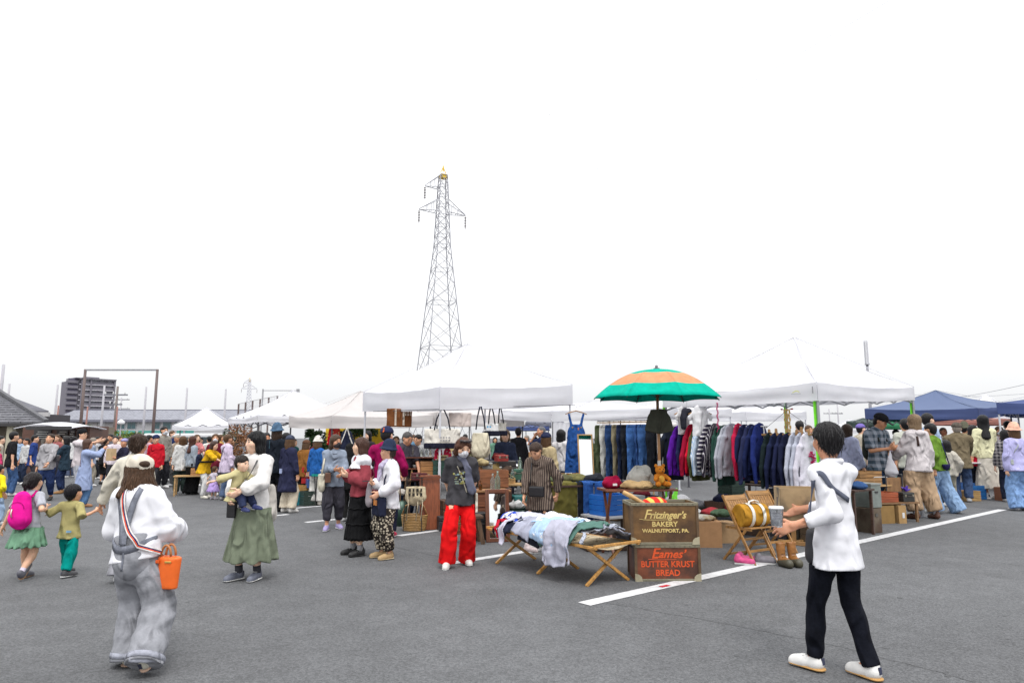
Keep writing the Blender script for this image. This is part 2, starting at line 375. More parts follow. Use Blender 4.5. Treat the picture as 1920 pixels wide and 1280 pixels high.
for k, (a, b_) in enumerate([((1095, 1132), (1880, 955)), ((843, 1056), (1362, 974)), ((748, 1004), (860, 989)), ((573, 979), (644, 972)), ((545, 953), (640, 945)), ((500, 968), (540, 964))]):
    A, B = G(*a), G(*b_)
    if k in (0, 1): B = A + (B - A).normalized() * (B - A).length
    ribbon('parking_line', [A.lerp(B, i / 12) for i in range(13)], .15 if k else .17, white_line)
A = G(1246, 1099); ribbon('red_line_mark', [A - U * .07, A + U * .07], .06, M('paint', (.5, .02, .04)), z=.008)
crk = M('plaster', (.06, .06, .062))
rr = random.Random(4)
def crack(pts, wd=.006):
    ps = [G(*p) for p in pts]; o = []
    for i in range(len(ps) - 1):
        for j in range(8): o.append(ps[i].lerp(ps[i + 1], j / 8) + V3(rr.uniform(-.02, .02), rr.uniform(-.02, .02), 0))
    ribbon('pavement_crack', o + [ps[-1]], wd, crk, z=.003)
crack([(1130, 1128), (1300, 1158), (1520, 1200), (1720, 1248), (1830, 1279)])
crack([(1640, 1027), (1780, 1043), (1930, 1062)], .01)
crack([(690, 1010), (760, 1030), (835, 1045)], .008); crack([(330, 915), (480, 925), (600, 962)], .008)
rs = random.Random(12)
for k in range(60):
    x, y = rs.uniform(-7, 9), rs.uniform(3.6, 14); r_ = rs.uniform(.012, .03) if k % 3 else rs.uniform(.008, .014); pts = [(r_ * rs.uniform(.6, 1.2) * math.cos(a * .628), r_ * rs.uniform(.6, 1.2) * math.sin(a * .628)) for a in range(10)]
    b = MB(); b._a([(p_[0], p_[1], 0) for p_ in pts], [tuple(range(10))]); struct(b.build('asphalt_stain', M('plaster', (.085, .087, .09) if k % 3 else (.2, .2, .2)), None, (x, y, .0025)))
# ---------------------------------------------------------------- canopy tents
TW = M('canvas', (.80, .80, .84)); TC = M('canvas', (.70, .665, .655)); TN = M('canvas', (.05, .075, .20), trans=.12); TB = M('canvas', (.12, .16, .28), trans=.2); TBV = M('canvas', (.055, .08, .20), trans=.1)
leg_w = M('paint', (.55, .56, .6)); leg_g = M('metal', (.34, .35, .38), met=.5); leg_d = M('paint', (.05, .05, .06)); lime = M('plastic', (.2, .85, .03))
def tent(label, cs, ez, apex, mat, legm, vh=.27, vmat=None, wraps=(), seed=0, legs=(0, 1, 2, 3), group='pop-up canopy tents over the stalls', truss=True, name='canopy_tent', sag=.07, curtain=None, td=.0):
    cs = [Vector((c[0], c[1], 0)) for c in cs]; ez = list(ez) if isinstance(ez, (list, tuple)) else [ez] * 4
    cen = sum(cs, Vector()) / 4; root = thing(name, label, 'tent', cen, 0, group); r = random.Random(seed)
    L = [c - cen for c in cs]; ap = V3(0, 0, apex); top = [L[i] + V3(0, 0, ez[i] + vh) for i in range(4)]
    b = MB()
    for i in range(4):
        a, c = top[i], top[(i + 1) % 4]
        def fn(u, t, a=a, c=c):
            e = a.lerp(c, u); p = e.lerp(ap, t)
            p = p + V3(0, 0, -sag * math.sin(math.pi * t) - .05 * (1 - t) * math.sin(math.pi * u) + .008 * math.sin(u * 21 + t * 7)); return p
        b.grid(fn, 14, 10)
    b.build('roof', mat, root, smooth=True)
    for t_ in top: MB().strip([(t_.lerp(ap, q / 8) + V3(0, 0, .006 - sag * .0), V3(0, 0, 1)) for q in range(9)], .02, .004).build('ridge_seam', mat, root)
    for i in range(4):
        a, c = L[i], L[(i + 1) % 4]; nrm = Vector((c.y - a.y, a.x - c.x, 0)).normalized()
        if nrm.dot(a) < 0: nrm = -nrm
        ph = [r.uniform(0, 6) for _ in range(4)]
        def fn(u, t, a=a, c=c, nrm=nrm, ph=ph, i=i):
            e = a.lerp(c, u); z0 = ez[i] + (ez[(i + 1) % 4] - ez[i]) * u; edge = math.sin(math.pi * u)
            zt = z0 + vh - .05 * edge; zb = z0 - .02 * edge
            wv = .02 * edge ** .5 * (math.sin(u * 6 + t * 5 + ph[0]) * .5 + math.sin(u * 3 - t * 9 + ph[1]) * .5 + math.sin(u * 15 + t * 3 + ph[2]) * .25) * (.5 + .5 * t)
            return e + nrm * (.004 + .03 * t * edge + wv) + V3(0, 0, zt + (zb - zt) * t)
        MB().grid(fn, 28, 6).build('valance', vmat or mat, root, smooth=True)
    for i in legs:
        p = L[i] - L[i].normalized() * .06; zt = ez[i] + vh - .03
        l = MB().bar(p, p + V3(0, 0, zt), .036, up=(1, 0, 0)).bar(p, p + V3(0, 0, 1.15), .046, up=(1, 0, 0)).build('leg', legm, root)
        MB().box(p + V3(0, 0, .006), (.11, .11, .012)).build('foot_plate', legm, l)
        if i in wraps:
            q = p + V3(-.03, .03, 0); MB().bar(q + V3(0, 0, .25), q + V3(0, 0, zt - .1), .045, .006).build('webbing_strap', lime, root)
    if truss:
        for i in range(4):
            a, c = L[i] * .97, L[(i + 1) % 4] * .97; z0, z1 = ez[i], ez[(i + 1) % 4]
            for s in (1, -1):
                for j in range(4):
                    za = (.2 if (j % 2 == 0) == (s > 0) else .01 - td); zb = (.01 - td if (j % 2 == 0) == (s > 0) else .2)
                    p, q = a.lerp(c, j / 4), a.lerp(c, (j + 1) / 4)
                    MB().bar(p + V3(0, 0, z0 + (z1 - z0) * j / 4 + za), q + V3(0, 0, z0 + (z1 - z0) * (j + 1) / 4 + zb), .014, .028).build('truss_bar', legm, root)
    if curtain:
        i, f0, f1, zz = curtain; a, c = L[i], L[(i + 1) % 4]
        MB().grid(lambda u, t: a.lerp(c, f0 + (f1 - f0) * (u if t < .1 else u * (1 - .35 * t))) + V3(0, .03 * math.sin(u * 25), ez[i] * (1 - t) + zz * t), 16, 8).build('side_curtain', mat, root, smooth=True)
    return root
def bay(F, L1, L2): F = Vector((F[0], F[1], 0)); return [F, F + U * L1, F + U * L1 + W_ * L2, F + W_ * L2]
F1 = G(821, 988); c1 = bay(F1, 3.35, 3.2)
t1 = tent('white canopy tent hung with tote bags, behind the woman in red trousers', c1, [hz(768, c1[0].y), hz(758, c1[1].y), 2.3, hz(771, c1[3].y)], hz(645, c1[0].y + 2.3), TW, leg_w, .42, seed=1)
F2 = Vector((xp(1541, 10.1), 10.1, 0)); c2 = bay(F2, 3.05, 2.9); c2[1] = Vector((xp(1716, 14.3, 2.3), 14.3, 0)); c2[2] = c2[1] + W_ * 2.9
t2 = tent('big white canopy tent over the rack of sweatshirts with lime straps on its legs', c2, [hz(751, c2[0].y), hz(750, c2[1].y), 2.36, 2.14], hz(632, 13.3), TW, leg_g, .27, wraps=(0, 1, 2, 3), seed=2, td=.06)
MB().box((0, 0, 0), (.012, .012, .1)).build('corner_toggle', M('metal', (.3, .3, .32)), t2, loc=F2 - t2.location + V3(-.06, .02, 2.3))
lg = MB()
for k in range(9): lg.box((-.05 + .0125 * k, 0, .018 + .014 * math.sin(k * .45)), (.012, .002, .012))
lg.build('logo', M('paint', (.6, .62, .1)), t2, loc=F2 + W_ * .3 - t2.location + V3(-.06, -.06, 2.26), rot=R(128))
MB().box((0, 0, -.01), (.15, .002, .012)).build('logo_text_bar', M('paint', (.45, .46, .5)), t2, loc=F2 + W_ * .3 - t2.location + V3(-.06, -.06, 2.26), rot=R(128))
F3 = (xp(621, 17.5, 1.9), 17.5); c3 = bay(F3, 3.0, 3.0)
tent('low cream canopy tent over the plant and bag stall', c3, [hz(803, c3[0].y), hz(799, c3[1].y), 1.9, hz(801, c3[3].y)], hz(735, 20), TC, leg_d, .32, seed=3)
c3b = bay((c3[1].x + .1, c3[1].y + .1), 3.2, 3.0)
tent('cream canopy tent seen beneath the white tent with tote bags', c3b, [1.95, hz(799, c3b[1].y), 2, 2], 2.9, TC, leg_d, .36, seed=4)
F4 = (xp(482, 20.5, 2), 20.5); c4 = bay(F4, 3.2, 3.0)
tent('white canopy tent on black truss frame beside the driftwood screen', c4, [hz(791, c4[0].y), hz(788, c4[1].y), 2.1, hz(796, c4[3].y)], hz(733, 23), TW, leg_d, .2, seed=5, td=.13)
tent('small white tent in front of the long grey roof', [(xp(320, 29), 29), (xp(437, 28), 28), (xp(437, 31.5), 31.5), (xp(335, 32), 32)], [hz(806, 29), hz(805, 28), 2, 2], hz(763, 30), TW, leg_d, .18, seed=6)
c8 = bay((xp(1034, 19, 2), 19), 6, 3)
tent('long white tent with a gathered curtain behind the hanging dungarees', c8, [hz(791, c8[0].y), hz(776, c8[1].y), 2.2, 2.2], 2.75, TW, leg_d, .3, seed=7, curtain=(0, .0, .13, .9))
c9 = bay((xp(1278, 21, 2), 21.5), 2.9, 3)
tent('white tent partly hidden by the striped parasol', c9, [2.25, 2.3, 2.25, 2.2], 2.95, TW, leg_w, .27, seed=8)
c10 = bay((xp(1400, 25, 2), 25), 4.2, 3)
tent('white tent behind the brass candle stand', c10, [2.2, 2.3, 2.3, 2.3], 3.3, TW, leg_w, .33, seed=9)
Fb = (xp(1835, 21, 2.2), 21); cb = bay(Fb, 3.1, 3.4)
tent('faded blue canopy tent with dark navy valance', cb, [hz(786, cb[0].y), hz(776, cb[1].y), 2.1, hz(785, cb[3].y)], hz(732, 23.4), TB, leg_d, .34, vmat=TBV, seed=10)
cn = bay((xp(1871, 17.5, 2), 17.8), 3.2, 1.9); cn = [Vector((xp(1872, 20, 2), 20, 0)), Vector((xp(2120, 19, 2), 19, 0)), Vector((xp(2160, 22, 2), 22, 0)), Vector((xp(1908, 23, 2), 23, 0))]
tent('dark navy canopy tent at the edge beside the pink hat', cn, [hz(776, 20), 2.3, 2.3, 2.25], 3.1, TN, leg_w, .32, seed=11)
tent('pale far tent rising between the two blue tents', [(xp(1800, 30), 30), (xp(1915, 30), 30), (xp(1915, 33), 33), (xp(1800, 33), 33)], 2.25, hz(737, 31), TW, leg_w, .3, seed=12)
tent('dull red flat tent beneath the faded blue tent', [(xp(1740, 27), 27), (xp(1900, 27), 27), (xp(1900, 30), 30), (xp(1740, 30), 30)], hz(795, 27), 2.5, M('canvas', (.38, .17, .14)), leg_d, .2, seed=13, sag=.02)
tent('dark grey far tent between the cream and long white tents', [(xp(985, 33), 33), (xp(1058, 33), 33), (xp(1058, 36), 36), (xp(985, 36), 36)], hz(800, 33), hz(774, 34), M('canvas', (.13, .135, .17), trans=.1), leg_d, .22, seed=14, sag=.02)
tent('navy far tent low beside the curly haired vendor', [(xp(945, 29), 29), (xp(1030, 29), 29), (xp(1030, 32), 32), (xp(945, 32), 32)], hz(806, 29), 2.15, TN, leg_d, .16, seed=15, sag=.02)
tent('white far tent behind the clothes rail of jeans', [(xp(1130, 30), 30), (xp(1290, 30), 30), (xp(1290, 33), 33), (xp(1130, 33), 33)], 1.95, 2.7, TC, leg_d, .25, seed=16)
tent('white far tent past the lime strap beside the antenna mast', [(xp(1545, 38), 38), (xp(1650, 38), 38), (xp(1650, 42), 42), (xp(1545, 42), 42)], 1.9, hz(786, 40), TW, leg_d, .25, seed=17)
tent('dark green gabled stall roof near the antenna mast', [(xp(1590, 26), 26), (xp(1650, 26), 26), (xp(1655, 29), 29), (xp(1595, 29), 29)], hz(800, 26), hz(783, 27), M('canvas', (.03, .05, .045), trans=.05), leg_d, .2, seed=18, sag=.02)
tent('bright green low awning behind the man in plaid', [(xp(1655, 22), 22), (xp(1716, 22), 22), (xp(1716, 25), 25), (xp(1650, 25), 25)], hz(802, 22), hz(786, 23), M('canvas', (.02, .16, .07), trans=.2), leg_d, .14, seed=19, sag=.02)
MB().box((0, 0, .09), (.26, .26, .18)).box((0, 0, .2), (.2, .2, .04)).build('leg_weight', M('plaster', (.3, .31, .32)), None, loc=F1 + V3(.02, -.12, 0), rot=AU, bevel=.012)
tag(bpy.data.objects['leg_weight'], 'grey block weight at the foot of the white tent leg', 'weight')
# ---------------------------------------------------------------- lattice pylons and lines
steel = M('metal', (.34, .34, .37), met=.3, rough=.6); yel = M('paint', (.75, .5, .03)); ins = M('paint', (.12, .08, .08))
def pylon(label, px, Y, Ht, wb, rot, th, steel=steel):
    root = thing('lattice_pylon', label, 'pylon', (xp(px, Y, Ht * .6), Y, 0), rot)
    hw = lambda z: (wb * (1 - z / (Ht * .72)) + .95 * (z / (Ht * .72)) if z < Ht * .72 else .95 - .45 * (z - Ht * .72) / (Ht * .28))
    P = lambda k, z: V3((1, 1, -1, -1)[k] * hw(z), (1, -1, -1, 1)[k] * hw(z), z)
    zs = [0]; z = 0
    while z < Ht * .97:
        z += max(hw(z) * 1.5, 1.5); zs.append(min(z, Ht))
    for k in range(4):
        b = MB()
        for i in range(len(zs) - 1): b.bar(P(k, zs[i]), P(k, zs[i + 1]), th * 1.3)
        b.build('leg', steel, root)
    for k in range(4):
        b = MB(); k2 = (k + 1) % 4
        for i in range(len(zs) - 1):
            b.bar(P(k, zs[i]), P(k2, zs[i + 1]), th * .7); b.bar(P(k2, zs[i]), P(k, zs[i + 1]), th * .7)
            if i % 2 == 0 or zs[i] > Ht * .7: b.bar(P(k, zs[i + 1]), P(k2, zs[i + 1]), th * .8)
            if zs[i + 1] - zs[i] > 4:
                m_ = (P(k, zs[i]) + P(k, zs[i + 1])) / 2; q = P(k, zs[i]).lerp(P(k2, zs[i + 1]), .25); b.bar(m_, q, th * .5)
        o = b.build('lattice', steel, root); o['kind'] = 'stuff'
    def arm(z, L, sides):
        for s in sides:
            b = MB(); tip = V3(s * L, 0, z)
            for y in (1, -1):
                b.bar(V3(s * hw(z), y * hw(z), z), tip, th); b.bar(V3(s * hw(z + 1.9), y * hw(z + 1.9), z + 1.9), tip + V3(0, 0, .1), th)
                for q in (.3, .6): b.bar(V3(s * hw(z), y * hw(z), z).lerp(tip, q), V3(s * hw(z + 1.9), y * hw(z + 1.9), z + 1.9).lerp(tip, q), th * .7)
            for q in (.15, .45, .75): b.bar(V3(s * hw(z), hw(z), z).lerp(tip, q), V3(s * hw(z), -hw(z), z).lerp(tip, q), th * .6)
            b.build('crossarm', steel, root)
            i_ = MB()
            for q in range(7): i_.lathe([(.05, 0), (.2, .05), (.05, .14)], (s * L, 0, z - .35 - .24 * q), 8)
            i_.bar(V3(s * L, 0, z), V3(s * L, 0, z - 2.1), .05); i_.build('insulator', ins, root)
    arm(Ht * .845, 3.5, (-1, 1)); arm(Ht * .935, 2.7, (-1,))
    MB().bar((0, 0, Ht), (0, 0, Ht + .9), .14).box((0, 0, Ht - .75), (.9, .9, .6)).bar((-.4, 0, Ht - .2), (0, 0, Ht + .7), .1).bar((.4, 0, Ht - .2), (0, 0, Ht + .7), .1).build('warning_cap', yel, root)
    return root
HP = hz(322, 95)
py1 = pylon('tall lattice power pylon with yellow top rising behind the white tent', 828, 95, HP, 3.6, R(24), .085)
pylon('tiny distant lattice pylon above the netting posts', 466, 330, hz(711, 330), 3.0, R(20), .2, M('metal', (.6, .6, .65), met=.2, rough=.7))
wire = M('paint', (.35, .36, .4))
def cable(a, b, sag, r, label):
    pts = [a.lerp(b, i / 24) - V3(0, 0, sag * math.sin(math.pi * i / 24)) for i in range(25)]
    tag(MB().tube(pts, r, 5).build('power_line', wire, None), label, 'cable', 'faint power lines')
pb = py1.location; ax = V3(math.cos(R(24)), math.sin(R(24)), 0)
cable(pb + ax * 3.5 + V3(0, 0, HP * .845 - 2.1), D(1720, -30, 40), 1.2, .016, 'faint overhead line from the right pylon arm towards the top edge')
cable(pb + V3(0, 0, HP + .8), D(1450, -30, 40), .8, .012, 'faint overhead line from the yellow pylon tip')
cable(pb - ax * 2.7 + V3(0, 0, HP * .935 - 2.1), D(1330, -30, 42), 1.0, .012, 'faint overhead line from the upper pylon arm')
cable(D(1700, 752, 110), D(1960, 712, 70), .5, .03, 'thin dark wire above the faded blue tent')
cable(D(1690, 738, 110), D(1960, 735, 90), .5, .025, 'faint lower wire crossing behind the pale far tent')
# ---------------------------------------------------------------- poles
def pole(px, top, Y, r, mat, label, arms=(), name='net_pole', cat='pole', group=None, base=None):
    root = thing(name, label, cat, (xp(px, Y, (hz(top, Y) + 1.6) / 2), Y, 0), 0, group); h = hz(top, Y)
    MB().lathe([(r * 1.15, 0), (r, h * .5), (r * .8, h)], n=8).build('shaft', mat, root, smooth=True)
    for z, L in arms:
        MB().bar((-L, 0, z), (L * .8, 0, z), .12).build('crossarm', M('metal', (.25, .25, .28)), root)
        for s in (-.9, -.3, .6): MB().lathe([(.05, 0), (.07, .1), (.03, .2)], (s * L, 0, z + .06), 6).build('insulator', M('paint', (.6, .6, .6)), root)
    return root
conc = M('plaster', (.42, .41, .44)); brn = M('paint', (.12, .085, .08)); rust = M('paint', (.25, .11, .09))
gp = 'tall net poles beyond the market'
pole(0, 683, 62, .15, conc, 'concrete net pole cut by the picture edge', group=gp)
pole(13, 719, 75, .125, conc, 'concrete net pole rising behind the tiled house roof', group=gp)
pole(104, 721, 70, .115, conc, 'concrete net pole between the house and the apartment block', group=gp)
pole(192, 723, 70, .115, conc, 'concrete net pole standing before the apartment block', group=gp)
pole(271, 725, 70, .115, conc, 'concrete net pole just beside the brown goal frame', group=gp)
pole(348, 727, 70, .115, conc, 'concrete net pole over the end of the grey roof', group=gp)
pole(421, 729, 70, .115, conc, 'concrete net pole behind the small white tent peak', group=gp)
pole(217, 724, 58, .11, M('wood', (.16, .13, .12), axis=2), 'utility pole with crossarms and wires near the apartment block', [(hz(740, 58), 1.1), (hz(758, 58), .6)], 'utility_pole')
pole(225, 745, 95, .12, conc, 'thin far utility pole over the grey roof', [(hz(749, 95), 1.4), (hz(766, 95), 1.6)], 'utility_pole')
for i, (px, tp) in enumerate([(107, 760), (162, 762), (218, 762)]): pole(px, tp, 55, .07, rust, ['reddish post against the end of the grey roof', 'reddish post beside the tall brown frame', 'reddish post beside the utility pole'][i], name='red_post', group='thin reddish posts')
Yf = 46
fr = thing('goal_frame', 'tall brown steel frame of two posts and a top bar', 'frame', (xp(224, Yf, 4), Yf, 0)); x0, x1, zt = xp(155, Yf, 4) - fr.location.x, xp(291, Yf, 4) - fr.location.x, hz(692, Yf)
for x in (x0, x1): MB().lathe([(.11, 0), (.1, zt * .5), (.085, zt)], (x, 0, 0), 8).build('post', brn, fr, smooth=True)
MB().bar((x0, 0, zt - .05), (x1, 0, zt - .05), .11).build('top_bar', M('metal', (.3, .3, .32), met=.3), fr)
lp = thing('street_lamp', 'slim lamp with white globe before the long building', 'lamp', (xp(224, 50), 50, 0))
MB().lathe([(.05, 0), (.04, hz(797, 50))], n=6).build('shaft', conc, lp); MB().lathe([(.02, 0), (.24, .12), (.26, .25), (.05, .42)], n=10).build('lamp_globe', M('plastic', (.8, .8, .82)), lp, loc=(0, 0, hz(797, 50)))
mast = thing('antenna_mast', 'grey mobile antenna mast rising behind the big white tent', 'mast', (xp(1629, 88, 8), 88, 0)); hm = hz(635, 88)
MB().lathe([(.22, 0), (.16, hm - 3.4), (.16, hm - 3.4)], n=10).build('shaft', M('metal', (.3, .3, .33), met=.4), mast, smooth=True)
for k in range(3): MB().lathe([(.1, 0), (.11, .1), (.11, 2.9), (.08, 3.1)], (.18 * math.cos(k * 2.1), .18 * math.sin(k * 2.1), hm - 3.3), 8).build('antenna', M('paint', (.62, .62, .65)), mast)
MB().lathe([(.3, 0), (.3, .12)], (0, 0, hm - 3.4), 10).build('collar', M('paint', (.4, .4, .43)), mast)
pole(1572, 757, 90, .1, conc, 'thin far pole beyond the big white tent leg', [(hz(775, 90), .8)], 'utility_pole'); pole(1556, 766, 120, .12, conc, 'thinner far pole beside the white tent leg', [(hz(775, 120), 1.)], 'utility_pole')
nf = thing('net_fence', 'far fence of dark posts and wire netting stepping upward', 'fence', (xp(480, 60, 4), 60, 0)); prev = None
for px, tp in [(447, 757), (460, 754), (473, 751), (487, 748), (503, 745), (519, 742)]:
    x = xp(px, 60, 4) - nf.location.x; h = hz(tp, 60); MB().bar((x, 0, 0), (x, 0, h), .11).build('post', brn, nf)
    if prev:
        b = MB(); b.bar((prev[0], 0, prev[1]), (x, 0, h), .04)
        for q in range(1, 6): b.bar((prev[0] + (x - prev[0]) * q / 6, 0, .5), (prev[0] + (x - prev[0]) * q / 6, 0, prev[1] + (h - prev[1]) * q / 6), .012)
        for q in range(1, 9): b.bar((prev[0], 0, prev[1] * q / 9), (x, 0, h * q / 9), .012)
        b.build('wire_netting', M('metal', (.4, .4, .42), met=.2), nf)['kind'] = 'stuff'
    prev = (x, h)
sg = thing('gantry_pole', 'slim pole with a long horizontal arm beyond the tents', 'pole', (xp(491, 65, 4), 65, 0)); h = hz(732, 65)
MB().bar((0, 0, 0), (0, 0, h + .15), .12).build('shaft', M('metal', (.4, .4, .42), met=.3), sg); MB().bar((0, 0, h), (xp(546, 65, 4) - sg.location.x, 0, h), .07).build('horizontal_arm', M('metal', (.4, .4, .42), met=.3), sg)
MB().box((xp(557, 65, 4) - sg.location.x, 0, h), (.25, .25, .3)).bar((xp(546, 65, 4) - sg.location.x, 0, h), (xp(557, 65, 4) - sg.location.x, 0, h), .05).build('arm_lamp', M('metal', (.4, .4, .42)), sg)
# ---------------------------------------------------------------- buildings
tw_c = M('plaster', (.175, .165, .195)); tw_d = M('plaster', (.11, .10, .145)); tw_w = M('plaster', (.55, .53, .58)); gl = M('pane', (.07, .07, .10))
Yt = 384; tw = thing('apartment_tower', 'distant grey apartment tower with pale floor bands', 'building', (xp(146, Yt, 20), Yt, 0), R(50)); Ht_ = hz(709, Yt)
MB().box((9.2, 8, Ht_ / 2), (18.4, 14, Ht_)).build('wall', tw_c, tw); MB().box((-2.6, 7, Ht_ / 2 - .9), (5.2, 11, Ht_ - 1.8)).build('stair_block', tw_c, tw)
MB().box((8.2, 7, Ht_ + .15), (21, 16, .4)).build('roof', tw_c, tw); MB().box((8, 8, Ht_ + .9), (7, 6, 1.2)).build('roof_house', tw_c, tw)
for k in range(int(Ht_ // 3)):
    z = Ht_ - 3 * (k + 1)
    MB().box((9.4, .45, z + 2.75), (18.9, 1.2, .4)).build('floor_band', tw_w, tw)
    MB().box((10.2, .62, z + .7), (15.6, .9, 1.2)).build('balcony', tw_c, tw)
    MB().box((-3.4, 1.25, z + 1.0), (5.6, 2.2, 1.5)).build('side_balcony', tw_c, tw); MB().box((-3.0, 1.45, z + 2.3), (4.6, .3, 1.1)).build('side_opening', tw_d, tw)
    for j in range(4):
        f = MB().box((4 + 3.9 * j, .95, z + 1.9), (2.6, .16, 1.3)).build('window', tw_d, tw); MB().box((4 + 3.9 * j, .85, z + 1.9), (2.3, .06, 1.1)).build('pane', gl, f)
for x in (1.2, 5.8, 18.2): MB().box((x, .3, Ht_ / 2), (.9, 1.3, Ht_)).build('pillar', tw_c, tw)
Yl = 90; lb = thing('long_building', 'long low white building with grey sheet roof', 'building', (xp(107, Yl, 3), Yl, 0)); Lx = xp(440, Yl, 3) - lb.location.x
ze, zr = hz(788, Yl), hz(769.5, Yl + 4)
MB().box((Lx / 2, 3.2, ze / 2), (Lx, 6, ze)).build('wall', M('plaster', (.62, .61, .62)), lb)
rb = MB().grid(lambda u, v: (-.5 + (Lx + 1) * u, -.5 + 4.5 * v, ze + (zr - ze) * v), 2, 1).build('roof', M('tile', (.23, .235, .27)), lb, thick=.12)
seam = MB()
for k in range(60): seam.bar((-.4 + (Lx + .8) * k / 59, -.5, ze + .07), (-.4 + (Lx + .8) * k / 59, 4, zr + .07), .03)
seam.build('roof_seams', M('tile', (.2, .205, .24)), lb)['kind'] = 'stuff'
MB().box((Lx / 2, -.55, ze - .05), (Lx + 1.1, .12, .3)).build('gutter', M('paint', (.16, .16, .2)), lb); MB().box((Lx / 2, 4.05, zr + .02), (Lx + 1.1, .25, .25)).build('ridge', M('paint', (.14, .14, .18)), lb)
def bx(px): return xp(px, Yl, 3) - lb.location.x
for a, b_ in ((218, 233), (237, 254), (285, 299), (304, 320), (326, 340)):
    f = MB().box(((bx(a) + bx(b_)) / 2, .17, (hz(790, Yl) + hz(804, Yl)) / 2), (bx(b_) - bx(a), .12, hz(790, Yl) - hz(804, Yl))).build('window', M('paint', (.5, .52, .55)), lb)
    for s in (0, 1): MB().box((bx(a) + (bx(b_) - bx(a)) * (.27 + .46 * s), .1, (hz(790, Yl) + hz(804, Yl)) / 2), ((bx(b_) - bx(a)) * .42, .05, hz(790, Yl) - hz(804, Yl) - .12)).build('pane', M('pane', (.04, .12, .14)), f)
for a, b_ in ((119, 138), (141, 160), (163, 181), (196, 213)):
    MB().box(((bx(a) + bx(b_)) / 2, .15, hz(806, Yl)), (bx(b_) - bx(a), .14, 2.1)).build('shutter', M('plaster', (.42, .4, .4)), lb)
    if a < 150: MB().box(((bx(a) + bx(b_)) / 2, .06, hz(794, Yl)), (bx(b_) - bx(a), .1, .35)).build('dark_lintel', M('paint', (.05, .05, .06)), lb)
gf = thing('green_net_panel', 'turquoise netting panels strung along the long building', 'net', (xp(220, 70), 70, 0))
for a, b_ in ((150, 172), (196, 222), (224, 252), (258, 300), (330, 362)): MB().box((xp((a + b_) / 2, 70) - gf.location.x, 0, 1.5), (xp(b_, 70) - xp(a, 70), .05, 1.6)).build('netting', M('canvas', (.12, .42, .38)), gf)
Yh = 38; hs_ = thing('tiled_house', 'dark tiled house with stepped hip roofs', 'house', (xp(0, Yh), Yh, 0)); X = lambda px, Y=Yh, z=2.5: xp(px, Y, z) - hs_.location.x
tile_m = M('tile', (.115, .115, .13), var=.35); drk = M('paint', (.035, .033, .035)); e0 = hz(797, Yh)
MB().box((-3.5, 4, e0 / 2), (2 * (X(75) + 3.5), 6.4, e0)).build('wall', M('plaster', (.20, .17, .13)), hs_)
MB().box((-3.4, -.05, e0 + .02), (2 * (X(107) + 3.4), 1.9, .16)).build('eave_board', drk, hs_)
rows = MB(); nr = 15; apx = -4.6; xr = X(108)
for i in range(nr):
    a, b_ = i / nr, (i + 1) / nr; rise = hz(742, Yh + 5) - e0 + .3
    za, zb = e0 + .1 + rise * a, e0 + .1 + rise * b_ ; ya, yb = -1 + 6 * a, -1 + 6 * b_; xa, xb = xr + (apx - xr) * a, xr + (apx - xr) * b_
    n_ = 26
    for j in range(n_):
        u0, u1 = -14 + (xa + 14) * j / n_, -14 + (xa + 14) * (j + 1) / n_ - .03; v0, v1 = min(u0, xb), min(u1, xb)
        rows._a([(u0, ya, za + .09), (u1, ya, za + .09), (v1, yb, zb + .03), (v0, yb, zb + .03), (u0, ya, za), (u1, ya, za)], [(0, 1, 2, 3), (4, 5, 1, 0)])
rows.build('roof_tiles', tile_m, hs_)['kind'] = 'stuff'
MB().bar((xr + .05, -1, e0 + .22), (apx, 5, e0 + .3 + rise), .22, .16).build('hip_ridge', M('tile', (.09, .09, .1)), hs_)
MB().box((X(38), -.6, e0 / 2), (.3, .3, e0 - .1)).build('post', M('plaster', (.45, .42, .32)), hs_)
def XY(px, y, z=4): return xp(px, Yh + y, z) - hs_.location.x
zu = hz(772, Yh + 8); MB().box((XY(74, 10) - 7, 11.5, zu / 2 - .05), (14, 4, zu)).build('upper_wall', M('plaster', (.07, .065, .075)), hs_)
E_, B_, T_ = V3(XY(93, 8), 8, zu), V3(XY(88, 15), 15, zu), V3(XY(6, 11.5), 11.5, hz(741, Yh + 11.5)); ub = MB()
ub._a([(E_.x - 18, 8, zu), E_, T_, (E_.x - 18, 11.5, T_.z), B_], [(0, 1, 2, 3), (1, 4, 2)]); ub.build('upper_roof', M('tile', (.10, .10, .12)), hs_, thick=.15)
MB().box((E_.x - 4.4, 7.95, zu - .16), (9, .15, .28)).build('fascia', M('paint', (.5, .5, .52)), hs_)
